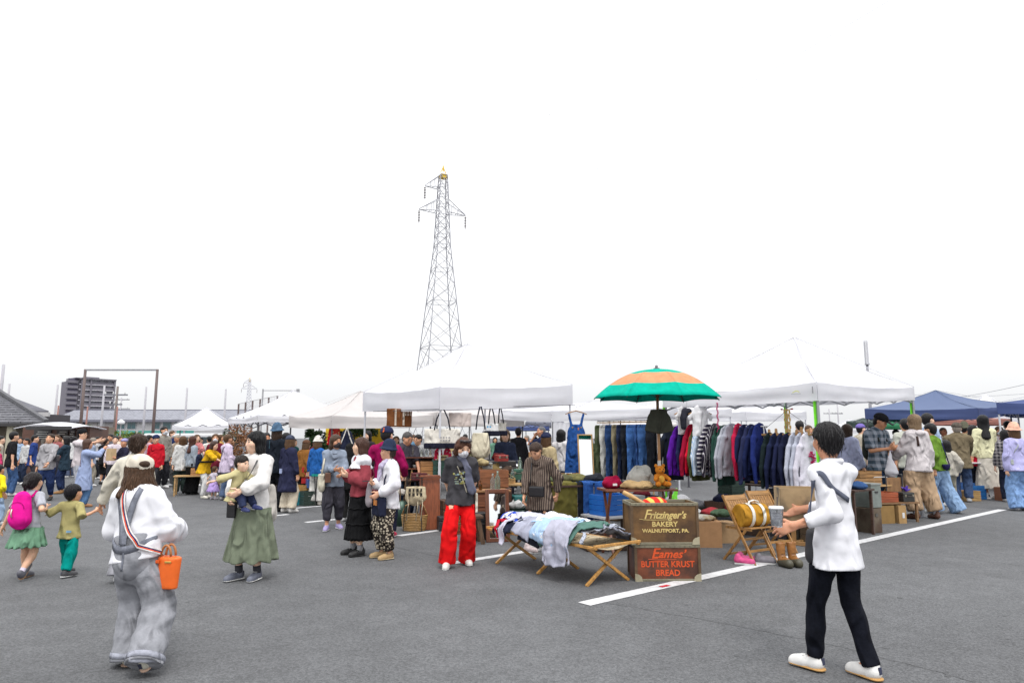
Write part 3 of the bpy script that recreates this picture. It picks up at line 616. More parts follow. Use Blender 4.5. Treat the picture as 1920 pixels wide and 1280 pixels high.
# kiosk with white awning before the house
Yk = 30; kk = thing('food_kiosk', 'brown snack kiosk under a white awning with menu boards', 'kiosk', (xp(110, Yk), Yk, 0)); KX = lambda px: xp(px, Yk) - kk.location.x
MB().box((KX(100), .8, 1.05), (KX(165) - KX(38), 1.4, 2.1)).build('wall', M('wood', (.10, .045, .03)), kk)
aw = MB().grid(lambda u, v: (KX(72) + (KX(172) - KX(72)) * u, -1.6 + 2.6 * v, hz(804, Yk) + .16 * math.sin(math.pi * min(1, u * 1.1)) + .12 * math.sin(math.pi * v)), 16, 6).build('awning', TW, kk, smooth=True, thick=.03)
MB().box((KX(135), -1.62, hz(803, Yk)), (KX(176) - KX(95), .06, .14)).build('awning_edge', drk, kk)
for j, (a, b_) in enumerate(((60, 92), (103, 124), (127, 137), (140, 158))):
    p_ = MB().box(((KX(a) + KX(b_)) / 2, .06, 1.72), (KX(b_) - KX(a), .05, .5)).build('menu_board', drk, kk)
    for q in range(4): MB().box(((KX(a) + KX(b_)) / 2 + .06 * math.sin(q * 3), .03, 1.58 + .09 * q), ((KX(b_) - KX(a)) * .6, .02, .025)).build('chalk_line', M('paint', (.5, .5, .48)), p_)
for px, py in ((96, 820), (138, 822)): 
    p_ = D(px, py, Yk - .5) - kk.location; MB().lathe([(.03, -.08), (.08, 0), (.03, .08)], p_, 8).build('bulb', M('glow', (1, .62, .25)), kk)
# ---------------------------------------------------------------- greenery
def bush(label, px, py, Y, rx, rz, col, n=900, seed=0, ls=.12, name='bush', cat='bush', z0=None, trunk=True):
    r = random.Random(seed); c = D(px, py, Y); root = thing(name, label, cat, (c.x, Y, 0)); b = MB(); zc = c.z if z0 is None else z0
    cl = [(V3(r.uniform(-.7, .7) * rx, r.uniform(-.5, .5) * rx, zc + r.uniform(-.6, .6) * rz), r.uniform(.35, .6)) for _ in range(7)]
    for i in range(n):
        q, s = r.choice(cl); d = V3(r.gauss(0, 1), r.gauss(0, 1), r.gauss(0, 1)).normalized() * r.uniform(.5, 1) ; p = q + V3(d.x * rx * s, d.y * rx * s, d.z * rz * s)
        a = V3(r.gauss(0, 1), r.gauss(0, 1), r.gauss(0, .6)).normalized(); t = a.cross(V3(r.gauss(0, 1), r.gauss(0, 1), r.gauss(0, 1))).normalized(); k = ls * r.uniform(.6, 1.3)
        b._a([p - a * k, p + t * k * .45, p + a * k, p - t * k * .45], [(0, 1, 2, 3)])
    b.build('foliage', M('leaf', col), root)
    if trunk: MB().tube([(0, 0, 0), (.03, 0, zc * .5), (0, .02, zc)], [.05, .04, .02], 6).build('stem', M('wood', (.08, .05, .03), axis=2), root)
    return root
bush('rounded light green shrub behind the kiosk', 176, 817, 50, 1.0, .9, (.10, .16, .02), 900, 1)
bush('rounded yellow green shrub before the long building', 232, 820, 52, 1.5, .7, (.11, .17, .02), 900, 2)
# ================================================================ PEOPLE
SKIN = ['#d9ab8e', '#cf9c7c', '#e0b69c', '#c48f70']
BLK = (.012, .011, .012); DBR = (.035, .02, .013); BRN = (.085, .045, .022); LBR = (.17, .10, .055); GRY = (.22, .19, .16)
def rotm(yaw, pitch, roll=0): return Matrix.Rotation(R(yaw), 3, 'Z') @ Matrix.Rotation(R(roll), 3, 'Y') @ Matrix.Rotation(R(pitch), 3, 'X')
def ik(a, t, l1, l2, hint):
    d = t - a; L = d.length
    if L > .995 * (l1 + l2): d *= .995 * (l1 + l2) / L; L = d.length
    x = (l1 * l1 - l2 * l2 + L * L) / (2 * L); u = d / L; h = Vector(hint); h = (h - u * h.dot(u)).normalized()
    return a + u * x + h * math.sqrt(max(l1 * l1 - x * x, 0)), a + d
NP = [0]
def person(label, px, head, foot=None, Y=None, h=0, sex='f', top=None, legs=None, hair=('bob', BLK), hat=None, shoes=(.6, .6, .6), armL=None, armR=None, feet=None, lean=0,
           look=(0, 0), mask=None, kid=0, glasses=None, skin=None, build=1.0, group=None, side=0, grip=.5, socks=None, vox=None, H=None, z0=0, collar=None, seed=None, sole=None, neckz=0):
    NP[0] += 1; sd_ = seed or NP[0] * 7; rn = random.Random(sd_)
    if Y is None: P0 = G(px, foot); Y = P0.y
    X0 = xp(px, Y, 1.0); H = H or hz(head, Y) + .004
    if hat: H -= .02
    hz_ = (.147, .172, .19, .215)[kid] * H
    F = dict(shz=(.812, .77, .75, .72)[kid] * H, hipz=(.515, .47, .45, .41)[kid] * H, shw=(.096 if sex == 'm' else .084) * H * build * (1, 1, 1.02, 1.0)[kid], hipw=.052 * H)
    v = vox or min(max(.0016 * Y, .0095), .034)
    hv = max(v * .55, .0055)
    P = V3(0, 0, F['hipz']); ln_ = R(lean); up = V3(math.sin(R(side)), -math.sin(ln_), math.cos(ln_)).normalized()
    if lean: P = P + V3(0, .25 * math.sin(ln_) * H * .3, -.012 * H)
    S = P + up * (F['shz'] - F['hipz']); Wt = P.lerp(S, .36); fl = V3(0, math.cos(ln_), math.sin(ln_))
    HR = rotm(look[0], look[1] + lean * .5, 0); nk = (up + V3(0, -.12, 0)).normalized(); Nb = S + up * .012 * H
    HC = Nb + nk * (.035 * H if not kid else .02 * H) + HR @ V3(0, -.06 * hz_, .5 * hz_)
    ft = feet or ((.062, .0, 0), (-.062, -.02, 0))
    ul = (F['hipz'] - .045 * H) * .505; A = {}; K = {}; HP_ = {}
    for s, i, f in ((1, 'L', ft[0]), (-1, 'R', ft[1])):
        HP_[i] = P + V3(s * F['hipw'], 0, -.005 * H); an = V3(f[0] * H, f[1] * H, .047 * H + (f[2] if len(f) > 2 else 0) * H)
        K[i], A[i] = ik(HP_[i], an, ul, ul, (s * .12, -1, .1))
    ua, fa = .168 * H, .148 * H; SH = {}; EL = {}; WR = {}; inv = Matrix.Rotation(-R(h), 3, 'Z')
    for s, i, a in ((1, 'L', armL), (-1, 'R', armR)):
        SH[i] = S + V3(s * F['shw'], .004 * H, -.012 * H)
        hint = (s * .55, .6, -.55)
        if a is None: a = (s * (.135 + rn.uniform(0, .02)), rn.uniform(-.05, .03), .485)
        if a[0] == 'px': t = inv @ (D(a[1], a[2], Y + a[3]) - V3(X0, Y, z0)); hint = a[4] if len(a) > 4 else hint
        else: t = V3(*[q * H for q in a[:3]]); hint = a[3] if len(a) > 3 else hint
        EL[i], WR[i] = ik(SH[i], t, ua, fa, hint)
    # ---- body: one continuous skin
    sk = M('skin', skin or SKIN[NP[0] % 4]); b = Field(v); cov = .84; lg_ = .8 if legs and (legs[2] < .2 if legs[0] == 'skirt' else (len(legs) < 5 or legs[4] < .15)) else 1
    b.cone(S - up * .04 * H, Wt, .078 * H * cov * build, .066 * H * cov * build, .05, .72, fl).cone(Wt, P, .066 * H * cov * build, .08 * H * cov, .05, .76, fl)
    b.cone(SH['L'], SH['R'], .036 * H, .036 * H, .04)
    for i in 'LR':
        b.chain([SH[i], EL[i], WR[i]], [.031 * H * build, .024 * H, .0165 * H], .015)
        b.chain([HP_[i], K[i], A[i]], [.053 * H * lg_, .034 * H * lg_, .022 * H], .02)
        b.cone(K[i] + V3(0, .012 * H, -.05 * H), K[i].lerp(A[i], .65), .03 * H * lg_, .022 * H * lg_, .03)
        b.cone(A[i], A[i] + V3(0, -.03 * H, -.03 * H), .02 * H, .014 * H, .02)
    b.cone(S - up * .02 * H, HC - V3(0, 0, .2 * hz_), .031 * H, .03 * H, .03)
    BV, BQ = b.data()
    hd = Field(hv); q = lambda x, y, z: HC + HR @ (V3(x, y, z) * hz_)
    hd.cone(S + up * .0, q(0, .06, -.18), .031 * H, .03 * H * (1 if not kid else 1.1), .02)
    hd.ell(q(0, .05, .13), (.33 * hz_, .40 * hz_, .36 * hz_), HR, .03).ell(q(0, -.10, -.18), (.255 * hz_, .26 * hz_, .315 * hz_), HR, .05).ell(q(0, -.235, -.385), (.1 * hz_, .09 * hz_, .09 * hz_), HR, .05)
    hd.cone(q(0, -.35, .02), q(0, -.415, -.13), .03 * hz_, .055 * hz_, .025 * (1 if not kid else .7)).ell(q(0, -.335, -.275), (.12 * hz_, .05 * hz_, .06 * hz_), HR, .025)
    for s in (1, -1):
        hd.ell(q(s * .345, .06, -.02), (.035 * hz_, .075 * hz_, .125 * hz_), HR, .01); hd.ell(q(s * .19, -.22, -.1), (.11 * hz_, .1 * hz_, .1 * hz_), HR, .04)
        hd.cut(q(s * .15, -.40, .035), (.085 * hz_, .055 * hz_, .05 * hz_), HR)
    parts = [(BV, BQ), hd.data()]
    # ---- hands: palm, four bent fingers of different lengths, thumb from the side
    Lh = .108 * H
    for s, i in ((1, 'L'), (-1, 'R')):
        d = (WR[i] - EL[i]).normalized(); t = V3(0, -1, .9); t = (t - d * t.dot(d)).normalized(); n = d.cross(t); n = n if n.dot(V3(-s, 0, -.3)) > 0 else -n
        hf = Field(max(min(hv * .75, .009), .0038)); w = WR[i]; kk = .006
        hf.cone(w - d * .03, w + d * Lh * .12, .016 * H, .017 * H, .02).cone(w + d * Lh * .12, w + d * Lh * .46, Lh * .19, Lh * .235, kk * 2, .42, n)
        for j, (o, l) in enumerate(((.17, .42), (.06, .48), (-.06, .45), (-.17, .36))):
            p = w + d * Lh * (.46 - .03 * abs(j - 1)) + t * Lh * o; ang = .15; dd = d
            for k, (f, rr_) in enumerate(((.45, .058), (.32, .052), (.25, .044))):
                ang += grip * (.55 + .05 * j); dd = d * math.cos(ang) + n * math.sin(ang); p2 = p + dd * Lh * l * f; hf.cone(p, p2, Lh * rr_, Lh * rr_ * .92, kk * .6); p = p2
        p = w + d * Lh * .16 + t * Lh * .13; p1 = p + (d * .55 + t * .75 + n * .35).normalized() * Lh * .27; p2 = p1 + (d * .85 + t * .25 + n * .45).normalized() * Lh * .22
        hf.chain([p, p1, p2], [Lh * .085, Lh * .068, Lh * .052], kk)
        parts.append(hf.data())
    vv, qq, o = [], [], 0
    for a, c in parts: vv.append(a); qq.append(c + o); o += len(a)
    body = obj('person', fastmesh(np.concatenate(vv), np.concatenate(qq)), sk, None, (X0, Y, z0), R(h)); tag(body, label, 'person', group)
    I = dict(H=H, P=P, S=S, Wt=Wt, SH=SH, EL=EL, WR=WR, HC=HC, HR=HR, hz=hz_, A=A, K=K, up=up, fl=fl, body=body, v=v, q=q, h=h, Y=Y, loc=V3(X0, Y, 0), rot=R(h), HP=HP_, F=F)
    # ---- face
    facing = abs(((h + look[0] + 180) % 360) - 180) < 125
    if facing:
        e = MB(); br = MB()
        for s in (1, -1):
            if glasses is None or True:
                eye = MB().lathe([(.02 * hz_, -.026 * hz_), (.045 * hz_, -.015 * hz_), (.055 * hz_, 0), (.045 * hz_, .015 * hz_), (.02 * hz_, .026 * hz_)], (0, 0, 0), 8, sy=.5)
                e._a([q(s * .15, -.352, .03) + HR @ x for x in eye.v], eye.f)
            br.tube([q(s * .075, -.378, .128), q(s * .15, -.37, .138), q(s * .235, -.325, .112)], [.012 * hz_, .016 * hz_, .008 * hz_], 5)
        e.build('eye', M('paint', (.02, .012, .01), rough=.2), body, smooth=True); br.build('eyebrow', M('hair', hair[1]), body)
        if not mask:
            lp = Field(hv * .6); lp.ell(q(0, -.385, -.262), (.1 * hz_, .03 * hz_, .022 * hz_), HR, .003).ell(q(0, -.38, -.298), (.085 * hz_, .032 * hz_, .026 * hz_), HR, .003)
            lp.build('lips', M('skin', '#b8695f'), body)
        if glasses:
            gb = MB()
            for s in (1, -1):
                gb.tube([q(s * .16, -.43, .03) + HR @ V3(math.cos(a * .7) * .12 * hz_, 0, math.sin(a * .7) * .095 * hz_) for a in range(10)], .011 * hz_, 5); gb.tube([q(s * .27, -.42, .06), q(s * .35, .05, .05)], .011 * hz_, 5)
            gb.tube([q(-.04, -.44, .05), q(.04, -.44, .05)], .011 * hz_, 5).build('glasses', M('paint', glasses), body)
        if mask:
            mf = Field(hv * .8); mf.ell(q(0, -.165, -.22), (.285 * hz_, .28 * hz_, .29 * hz_), HR, .02).cone(q(0, -.36, -.02), q(0, -.42, -.16), .05 * hz_, .07 * hz_, .04)
            cy_, cz_ = HR @ V3(0, 1, 0), HR @ V3(0, 0, 1)
            mf.sub(q(0, 0, 0) - V3(1, 1, 1), q(0, 0, 0) + V3(1, 1, 1), lambda X, Y_, Z, c=HC: -np.maximum((X - c[0]) * cy_[0] + (Y_ - c[1]) * cy_[1] + (Z - c[2]) * cy_[2] - .02 * hz_, (X - c[0]) * cz_[0] + (Y_ - c[1]) * cz_[1] + (Z - c[2]) * cz_[2] - .01 * hz_))
            m_ = mf.build('face_mask', M('cloth', mask, bump=.05), body)
            for s in (1, -1): MB().tube([q(s * .26, -.2, -.1), q(s * .335, .0, .05)], .008 * hz_, 4).build('ear_loop', M('cloth', mask), m_)
    # ---- hair
    hs, hc = hair; hm = M('hair', hc); hr = Field(max(hv, .006)); z = hz_
    if hs != 'none':
        big = 1.0 if hs in ('short', 'buzz') else 1.05
        t_ = .012 if hs == 'buzz' or hat else .04
        hr.ell(q(0, .07, .15), ((.345 + t_) * z * big, (.405 + t_) * z, (.355 + t_) * z), HR, .02).ell(q(0, .22, -.08), (.29 * z, .24 * z, .32 * z), HR, .04)
        if hs in ('bob', 'long', 'mid', 'wild', 'fan'):
            ln2 = dict(bob=-.62, mid=-.85, long=-1.35, wild=-.3, fan=-.78)[hs]
            for s in (1, -1):
                bot = q(s * (.27 if hs != 'fan' else .55), .12 + .1 * (hs == 'fan'), ln2 - .08 * s * (hs == 'fan')) if hs != 'long' else HC + V3(0, .14 * z, 0) + HR @ V3(s * .24 * z, .36 * z, -.5 * z) + (V3(0, 0, ln2 + .5)) * z
                hr.cone(q(s * .30, .02, .1), q(s * .31, .08, -.35), .13 * z, .12 * z, .05).cone(q(s * .31, .08, -.35), bot, .12 * z, .1 * z, .05)
            bk = q(0, .28, ln2) if hs != 'long' else HC + HR @ V3(0, .46 * z, -.5 * z) + V3(0, .12 * z, (ln2 + .5) * z)
            hr.cone(q(0, .25, -.1), q(0, .27, -.45), .27 * z, .25 * z, .06, .6, HR @ V3(0, 1, 0)).cone(q(0, .27, -.45), bk, .25 * z, .21 * z, .06, .6, HR @ V3(0, 1, 0))
        if hs == 'bun': hr.ell(q(0, .42, .28), (.16 * z, .16 * z, .16 * z), HR, .02)
        if hs == 'pony': hr.chain([q(0, .44, .1), q(0, .62, -.1), q(0, .55, -.6)], [.09 * z, .12 * z, .05 * z], .03)
        if hs == 'twin':
            for s in (1, -1): hr.chain([q(s * .33, .15, .05), q(s * .5, .2, -.15), q(s * .42, .15, -.6)], [.08 * z, .13 * z, .05 * z], .02)
        hr.disp = (lambda X, Y_, Z, c=HC: .003 * (z / .22) * np.sin(22 * np.arctan2(Y_ - c[1], X - c[0]) + 5 * np.sin(9 * Z)) + .0025 * np.sin(47 * np.arctan2(Y_ - c[1], X - c[0]) + 20 * Z)) if hs != 'wild' else folds(sd_, .012, 60, 60, 3)
        hr.cut(q(0, -.45, -.22), (.315 * z, .45 * z, .48 * z), HR); hr.cut(q(0, -.62, .04), (.25 * z, .4 * z, .25 * z), HR)
        if hs in ('short', 'buzz', 'bun', 'pony', 'twin'):
            for s in (1, -1): hr.cut(q(s * .36, -.06, -.18), (.16 * z, .17 * z, .3 * z), HR)
        ho = hr.build('hair', hm, body)
        if Y < 11:                                                # loose strands lying on the hair
            sb_ = MB(); vs_ = ho.data.vertices; nv_ = len(vs_)
            fy_ = HR @ V3(0, 1, 0)
            for _ in range(420 if not kid else 220):
                v_ = vs_[rn.randrange(nv_)]; p_, n_ = v_.co.copy(), v_.normal.copy(); e_ = p_ - HC
                if (hat and e_.z > -.08 * z) or (e_.dot(fy_) < -.1 * z and e_.z < .3 * z): continue
                t_ = V3(rn.uniform(-.25, .25), rn.uniform(-.25, .25), -1); t_ = t_ - n_ * t_.dot(n_)
                if t_.length < .25: t_ = (p_ - HC); t_ = t_ - n_ * t_.dot(n_)
                if t_.length < 1e-3: continue
                t_.normalize(); L_ = rn.uniform(.03, .075) * (.6 if kid else 1); w_ = t_.cross(n_) * .0022; o_ = rn.uniform(.001, .006); a_, b_, c_ = p_ - n_ * .003, p_ + t_ * L_ * .5 + n_ * o_, p_ + t_ * L_ + n_ * (o_ - .004 + rn.uniform(0, .008))
                sb_._a([a_ - w_, a_ + w_, b_ - w_, b_ + w_, c_ - w_ * .3, c_ + w_ * .3], [(0, 1, 3, 2), (2, 3, 5, 4)])
            sb_.build('hair_strands', M('hair', tuple(min(1, x_ * 1.5 + .006) for x_ in lin(hc))), ho)['kind'] = 'stuff'
    # ---- hat
    if hat:
        kind, hcol = hat[:2]; hm_ = M(hat[2] if len(hat) > 2 else 'cloth', hcol); hf = Field(max(hv, .006)); tl = hat[3] if len(hat) > 3 else 0; HT = HR @ Matrix.Rotation(R(tl), 3, 'X')
        q2 = lambda x, y, zz: HC + HT @ (V3(x, y, zz) * z)
        if kind in ('cap', 'capback'):
            hf.ell(q2(0, .06, .2), (.425 * z, .49 * z, .40 * z), HT, .01)
            hf.sub(q2(-1, -1, -1), q2(1, 1, .2) + V3(.3, .3, .1), lambda X, Y_, Z, c=q2(0, 0, .16), n=HT @ V3(0, .12, 1): -((X - c[0]) * n[0] + (Y_ - c[1]) * n[1] + (Z - c[2]) * n[2]) * -1)
            hat_o = hf.build('cap', hm_, body); s = -1 if kind == 'cap' else -1
            bf = Field(max(hv * .8, .005)); bf.cone(q2(0, -.32, .19), q2(0, -.62, .14), .3 * z, .24 * z, .01, .085, HT @ V3(0, -.15, 1)); bf.build('brim', hm_, hat_o)
        elif kind == 'bucket':
            hf.cone(q2(0, .06, .25), q2(0, .06, .46), .41 * z, .34 * z, .02, 1.08, HT @ V3(0, 1, 0)).cone(q2(0, .05, .27), q2(0, .03, .1), .42 * z, .62 * z, .02, eb=1)
            hf.disp = folds(sd_, .006, 25, 18); hf.build('bucket_hat', hm_, body)
        elif kind == 'beanie': hf.ell(q2(0, .06, .2), (.41 * z, .47 * z, .42 * z), HT, .01); hf.cut(q2(0, -.5, -.15), (.6 * z, .5 * z, .32 * z), HT); hf.build('beanie', hm_, body)
    # ---- clothes
    def mt(x): return x if not isinstance(x, (tuple, str)) else M('cloth', x)
    if legs:
        kind = legs[0]; m = mt(legs[1]); lf = Field(v)
        if kind == 'trousers':
            rk, ra, end = (legs + (.045, .04, .03))[2:5] if len(legs) < 5 else legs[2:5]
            rk, ra = rk * H, ra * H
            lf.cone(Wt, P, .073 * H * build, .09 * H, .03, .76, fl)
            for i in 'LR':
                u = (K[i] - A[i]).normalized(); e_ = A[i] + u * (end - .03) * H
                lf.cone(HP_[i], K[i], max(.06 * H, rk * .92), rk, .014, .95).cone(K[i], e_, rk, ra, .012, eb=1)
            lf.disp = folds(sd_ + 1, .0065 * (1 + rk / H * 9), 11, 30, 4)
            lf.cone(P, P - V3(0, 0, .06 * H), .085 * H, .066 * H, .02, .8)
            TR = lf.build('trousers', m, body)
            if Y < 14: lf.tuck(body, .03, .03)
        elif kind == 'skirt':
            hem, flr, pl = legs[2], legs[3], legs[4] if len(legs) > 4 else 11; zt, zb = (Wt.z - .01 * H), hem * H
            cx, cy = 0, P.y; r0, r1 = .085 * H, flr * H; am = legs[5] if len(legs) > 5 else .09
            def f(X, Y_, Z):
                t = np.clip((zt - Z) / (zt - zb), 0, 1.1); ph = np.arctan2(Y_ - cy, X); rr_ = np.sqrt(X ** 2 + ((Y_ - cy) / (.78 + .14 * t)) ** 2)
                Rr = r0 + (r1 - r0) * t ** .85; Rr = Rr * (1 + am * t * np.sin(pl * ph + 1.3 * np.sin(2 * ph) + sd_)); d = (rr_ - Rr) * .85
                return np.maximum(np.maximum(d, Z - zt), zb + .012 * np.sin(pl * ph) - Z)
            lf.add((-r1 * 1.15, cy - r1 * 1.15, zb - .02), (r1 * 1.15, cy + r1 * 1.15, zt), f, .01); lf.disp = folds(sd_ + 1, .004, 14, 8)
            TR = lf.build('skirt', m, body)
            if Y < 14: lf.tuck(body, .03, .03)
    if top:
        m = mt(top[0]); sl, ease, hem, flare = top[1], top[2] * H * .62, top[3] * H, (top[4] if len(top) > 4 else .094) * H
        tf = Field(v); dn = -up
        hb = P + dn * (F['hipz'] - hem) if hem < F['hipz'] else P.lerp(S, (hem - F['hipz']) / (F['shz'] - F['hipz']))
        if hem < F['hipz'] * .85: hb = P + V3(0, 0, -(F['hipz'] - hem))
        tf.cone(S - up * .04 * H, Wt, .080 * H * build + ease, .073 * H * build + ease, .045, .66, fl)
        if hem < F['hipz'] + .02 * H: tf.cone(Wt, P, .073 * H * build + ease, .086 * H + ease, .04, .72, fl, eb=1).cone(P + up * .02 * H, hb, .088 * H + ease, flare + ease, .03, .76 if hem > .35 * H else .82, fl, eb=1)
        else: tf.cone(Wt + up * .05 * H, hb, .076 * H * build + ease, flare * .92 + ease, .04, .76, fl, eb=1)
        tf.cone(SH['L'], SH['R'], .035 * H + ease * .45, .035 * H + ease * .45, .04).cone(S - up * .01 * H, S + up * (.018 + neckz) * H, .045 * H, .036 * H, .03, eb=1)
        puff = top[5] if len(top) > 5 else 0
        for i in 'LR':
            r0, r1, r2 = .0325 * H * build + ease * .65, .029 * H + ease * .65, .0225 * H + ease * .5
            if puff: r1 += puff * H * .6; r2 += puff * H
            if sl <= 1: tf.cone(SH[i], SH[i].lerp(EL[i], sl), r0, r0 + (r1 - r0) * sl * .5 + .004 * H, .025, eb=1)
            else:
                e_ = EL[i].lerp(WR[i], sl - 1); tf.cone(SH[i], EL[i], r0, r1, .025)
                if puff: tf.cone(EL[i], EL[i].lerp(e_, .8), r1, r2, .02).cone(EL[i].lerp(e_, .8), e_, r2, .024 * H, .015, eb=1)
                else: tf.cone(EL[i], e_, r1, r2, .015, eb=1)
        tf.disp = folds(sd_ + 2, .0065 + ease * .2, 15, 24, 4)
        I['top'] = tf.build('coat' if hem < .36 * H else 'top', m, body)
        if Y < 14:
            tf.tuck(body)
            if legs and hem < F['hipz'] + .01 * H: tf.tuck(TR, .012, .05)
    if collar:
        cf = Field(max(v * .7, .007)); c0 = S + up * .022 * H
        for s in (1, -1): cf.chain([c0 + V3(s * .0, .042 * H, .014 * H), c0 + V3(s * .038 * H, .012 * H, .01 * H), c0 + V3(s * .03 * H, -.035 * H, -.012 * H), c0 + V3(s * .012 * H, -.06 * H, -.03 * H)], [.012 * H] * 4, .012)
        cf.build('collar', mt(collar), body)
    # ---- shoes
    for s, i in ((1, 'L'), (-1, 'R')):
        f = ft[0] if s > 0 else ft[1]; yw = f[3] if len(f) > 3 else s * 8; pt = f[4] if len(f) > 4 else 0
        Rm = Matrix.Rotation(R(yw), 3, 'Z') @ Matrix.Rotation(R(pt), 3, 'X'); a = A[i]; g_ = lambda x, y, zz: a + Rm @ V3(x * H, y * H, zz * H)
        sf = Field(max(v * .6, .006)); k = 1.12 if kid else 1
        sf.cone(g_(0, .012, -.016), g_(0, -.088 * k, -.028), .026 * H * k, .024 * H * k, .02).cone(g_(0, .005, .012), g_(0, .0, -.02), .024 * H * k, .026 * H * k, .02).cone(g_(0, -.05, -.02), g_(0, -.095 * k, -.034), .027 * H * k, .02 * H * k, .02)
        c0 = g_(0, 0, -.0455); n_ = Rm @ V3(0, 0, 1)
        sf.sub(A3(a) - .3, A3(a) + .3, lambda X, Y_, Z, c=c0, n=n_: ((X - c[0]) * n[0] + (Y_ - c[1]) * n[1] + (Z - c[2]) * n[2]))
        so_ = sf.build('shoe', M('leather', shoes, rough=.6, var=.12, bump=.1) if isinstance(shoes, tuple) else shoes, body)
        if sole is not None:
            s2 = Field(.006); s2.cone(g_(0, .014, -.038), g_(0, -.09 * k, -.038), .03 * H * k, .027 * H * k, .005, .26, n_); s2.build('sole', M('plastic', sole, rough=.7), so_)
            lb = MB()
            for k_ in range(4): z_ = .012 - .008 * k_; lb.bar(g_(-.016, -.03 - .013 * k_, z_ - .001), g_(.016, -.03 - .013 * k_, z_ - .001), .006, .005)
            lb.build('laces', M('cloth', (.5, .5, .5)), so_); MB().bar(g_(0, .0345, .008), g_(0, .0365, -.018), .016 * H, .008, up=(0, 1, 0)).build('heel_tab', M('leather', (.03, .035, .07)), so_)
        if socks: MB().tube([a + V3(0, 0, -.01 * H), a.lerp(K[i], .22)], [.026 * H, .026 * H], 10).build('sock', mt(socks), body, smooth=True)
    return I
def at_body(I, name, label, cat, mb, mat, group=None, **k):      # a thing worn or held: its own object, standing where the wearer stands
    o = mb.build(name, mat, None, loc=I['loc'], rot=I['rot'], **k); return tag(o, label, cat, group)
def wrap_strap(I, frm, to, via, r=.02, n=14):                    # smooth ribbon through points
    pts = [Vector(frm)] + [Vector(p) for p in via] + [Vector(to)]; out = []
    for i in range(len(pts) - 1):
        p0, p1, p2, p3 = pts[max(i - 1, 0)], pts[i], pts[i + 1], pts[min(i + 2, len(pts) - 1)]
        for j in range(5):
            t = j / 5; out.append(.5 * ((2 * p1) + (p2 - p0) * t + (2 * p0 - 5 * p1 + 4 * p2 - p3) * t * t + (3 * p1 - p0 - 3 * p2 + p3) * t ** 3))
    return out + [pts[-1]]

from mathutils.bvhtree import BVHTree
def drape(objs, pts, off=.003, n=6):                             # lay a path onto the clothes: (point, normal) pairs
    v, f = [], []
    for o in objs:
        b = len(v); me = o.data; v += [x.co.copy() for x in me.vertices]; f += [tuple(i + b for i in p.vertices) for p in me.polygons]
    T = BVHTree.FromPolygons(v, f); out = []
    for p in wrap_strap(None, pts[0], pts[-1], pts[1:-1]):
        c, nn, i, d = T.find_nearest(Vector(p))
        if c is None: continue
        out.append((c, nn))
    for _ in range(8): out = [out[0]] + [((out[i - 1][0] + out[i][0] * 2 + out[i + 1][0]) / 4, (out[i - 1][1] + out[i][1] + out[i + 1][1]).normalized()) for i in range(1, len(out) - 1)] + [out[-1]]
    return [(c + nn * off, nn) for c, nn in out]
def ringon(objs, c, ax, off=.003, n=28, a0=0, a1=2 * math.pi, tilt=None):
    v, f = [], []
    for o in objs:
        b = len(v); me = o.data; v += [x.co.copy() for x in me.vertices]; f += [tuple(i + b for i in p.vertices) for p in me.polygons]
    T = BVHTree.FromPolygons(v, f); out = []; ax = Vector(ax).normalized(); x = ax.orthogonal().normalized() if abs(ax.z) < .9 else Vector((1, 0, 0)); y = ax.cross(x)
    for k in range(n + 1):
        a = a0 + (a1 - a0) * k / n; d = x * math.cos(a) + y * math.sin(a); s0 = c + d * .45 + (ax * tilt(a) if tilt else Vector())
        hit = T.ray_cast(s0, -d)
        if hit[0] is not None: out.append((hit[0] + d * off, d))
    return out
# ================================================================ THE PEOPLE
wht = M('cloth', (.72, .72, .76), bump=.08, var=.05, wr=.7); cream = M('cloth', (.66, .61, .53)); blackj = M('denim', (.006, .007, .012)); gden = M('denim', (.27, .275, .30), scale=5, bump=.4)
khk = (.50, .40, .27)
def cord(I, name, label, cat, bagmb, bagmat, strap=None, smat=None, bevel=0, smooth=False, thick=0, group=None, extra=()):
    o = bagmb.build(name, bagmat, None, loc=I['loc'], rot=I['rot'], bevel=bevel, smooth=smooth, thick=thick); tag(o, label, cat, group)
    if strap: MB().tube(strap[0], strap[1], 6, flat=strap[2] if len(strap) > 2 else 1).build('strap', smat or bagmat, o, smooth=True)
    for nm, mb, mt_ in extra: mb.build(nm, mt_, o, smooth=True)
    return o
# -- man with the white shirt, cup and box
man = person('man in untucked white shirt and black jeans walking away, holding a cup', 1566, 796, 1266, h=-148, sex='m', hair=('short', (.01, .009, .01)), top=(wht, 1.72, .017, .42, .106), legs=('trousers', blackj, .039, .034, .035),
             shoes=(.7, .69, .67), sole=(.45, .25, .08), feet=((.045, -.10, 0, 5), (-.05, .085, .0, -5, 0)), armL=('px', 1492, 984, -.10, (.1, .3, -1)), armR=('px', 1500, 955, .36, (-.7, .5, -.6)), look=(-30, 4), collar=wht, build=1.0, skin='#c98f70', grip=.35)
I = man; cp = lambda px, py, dy: Matrix.Rotation(-R(I['h']), 3, 'Z') @ (D(px, py, I['Y'] + dy) - I['loc'])
bag = Field(.009); c = cp(1527, 1022, .06); bag.cone(c + V3(0, 0, .07), c + V3(0, 0, -.07), .06, .075, .02, .6, (1, 0, 0))
o = tag(bag.build('shoulder_bag', M('leather', (.02, .02, .025)), None, I['loc'], I['rot']), 'small black shoulder bag at the hip of the man in white shirt', 'bag')
sp = drape([I['top']], [cp(1508, 1000, -.05), cp(1512, 930, -.1), cp(1530, 884, -.15), cp(1560, 882, -.35), cp(1590, 905, -.35), cp(1618, 940, -.15)])
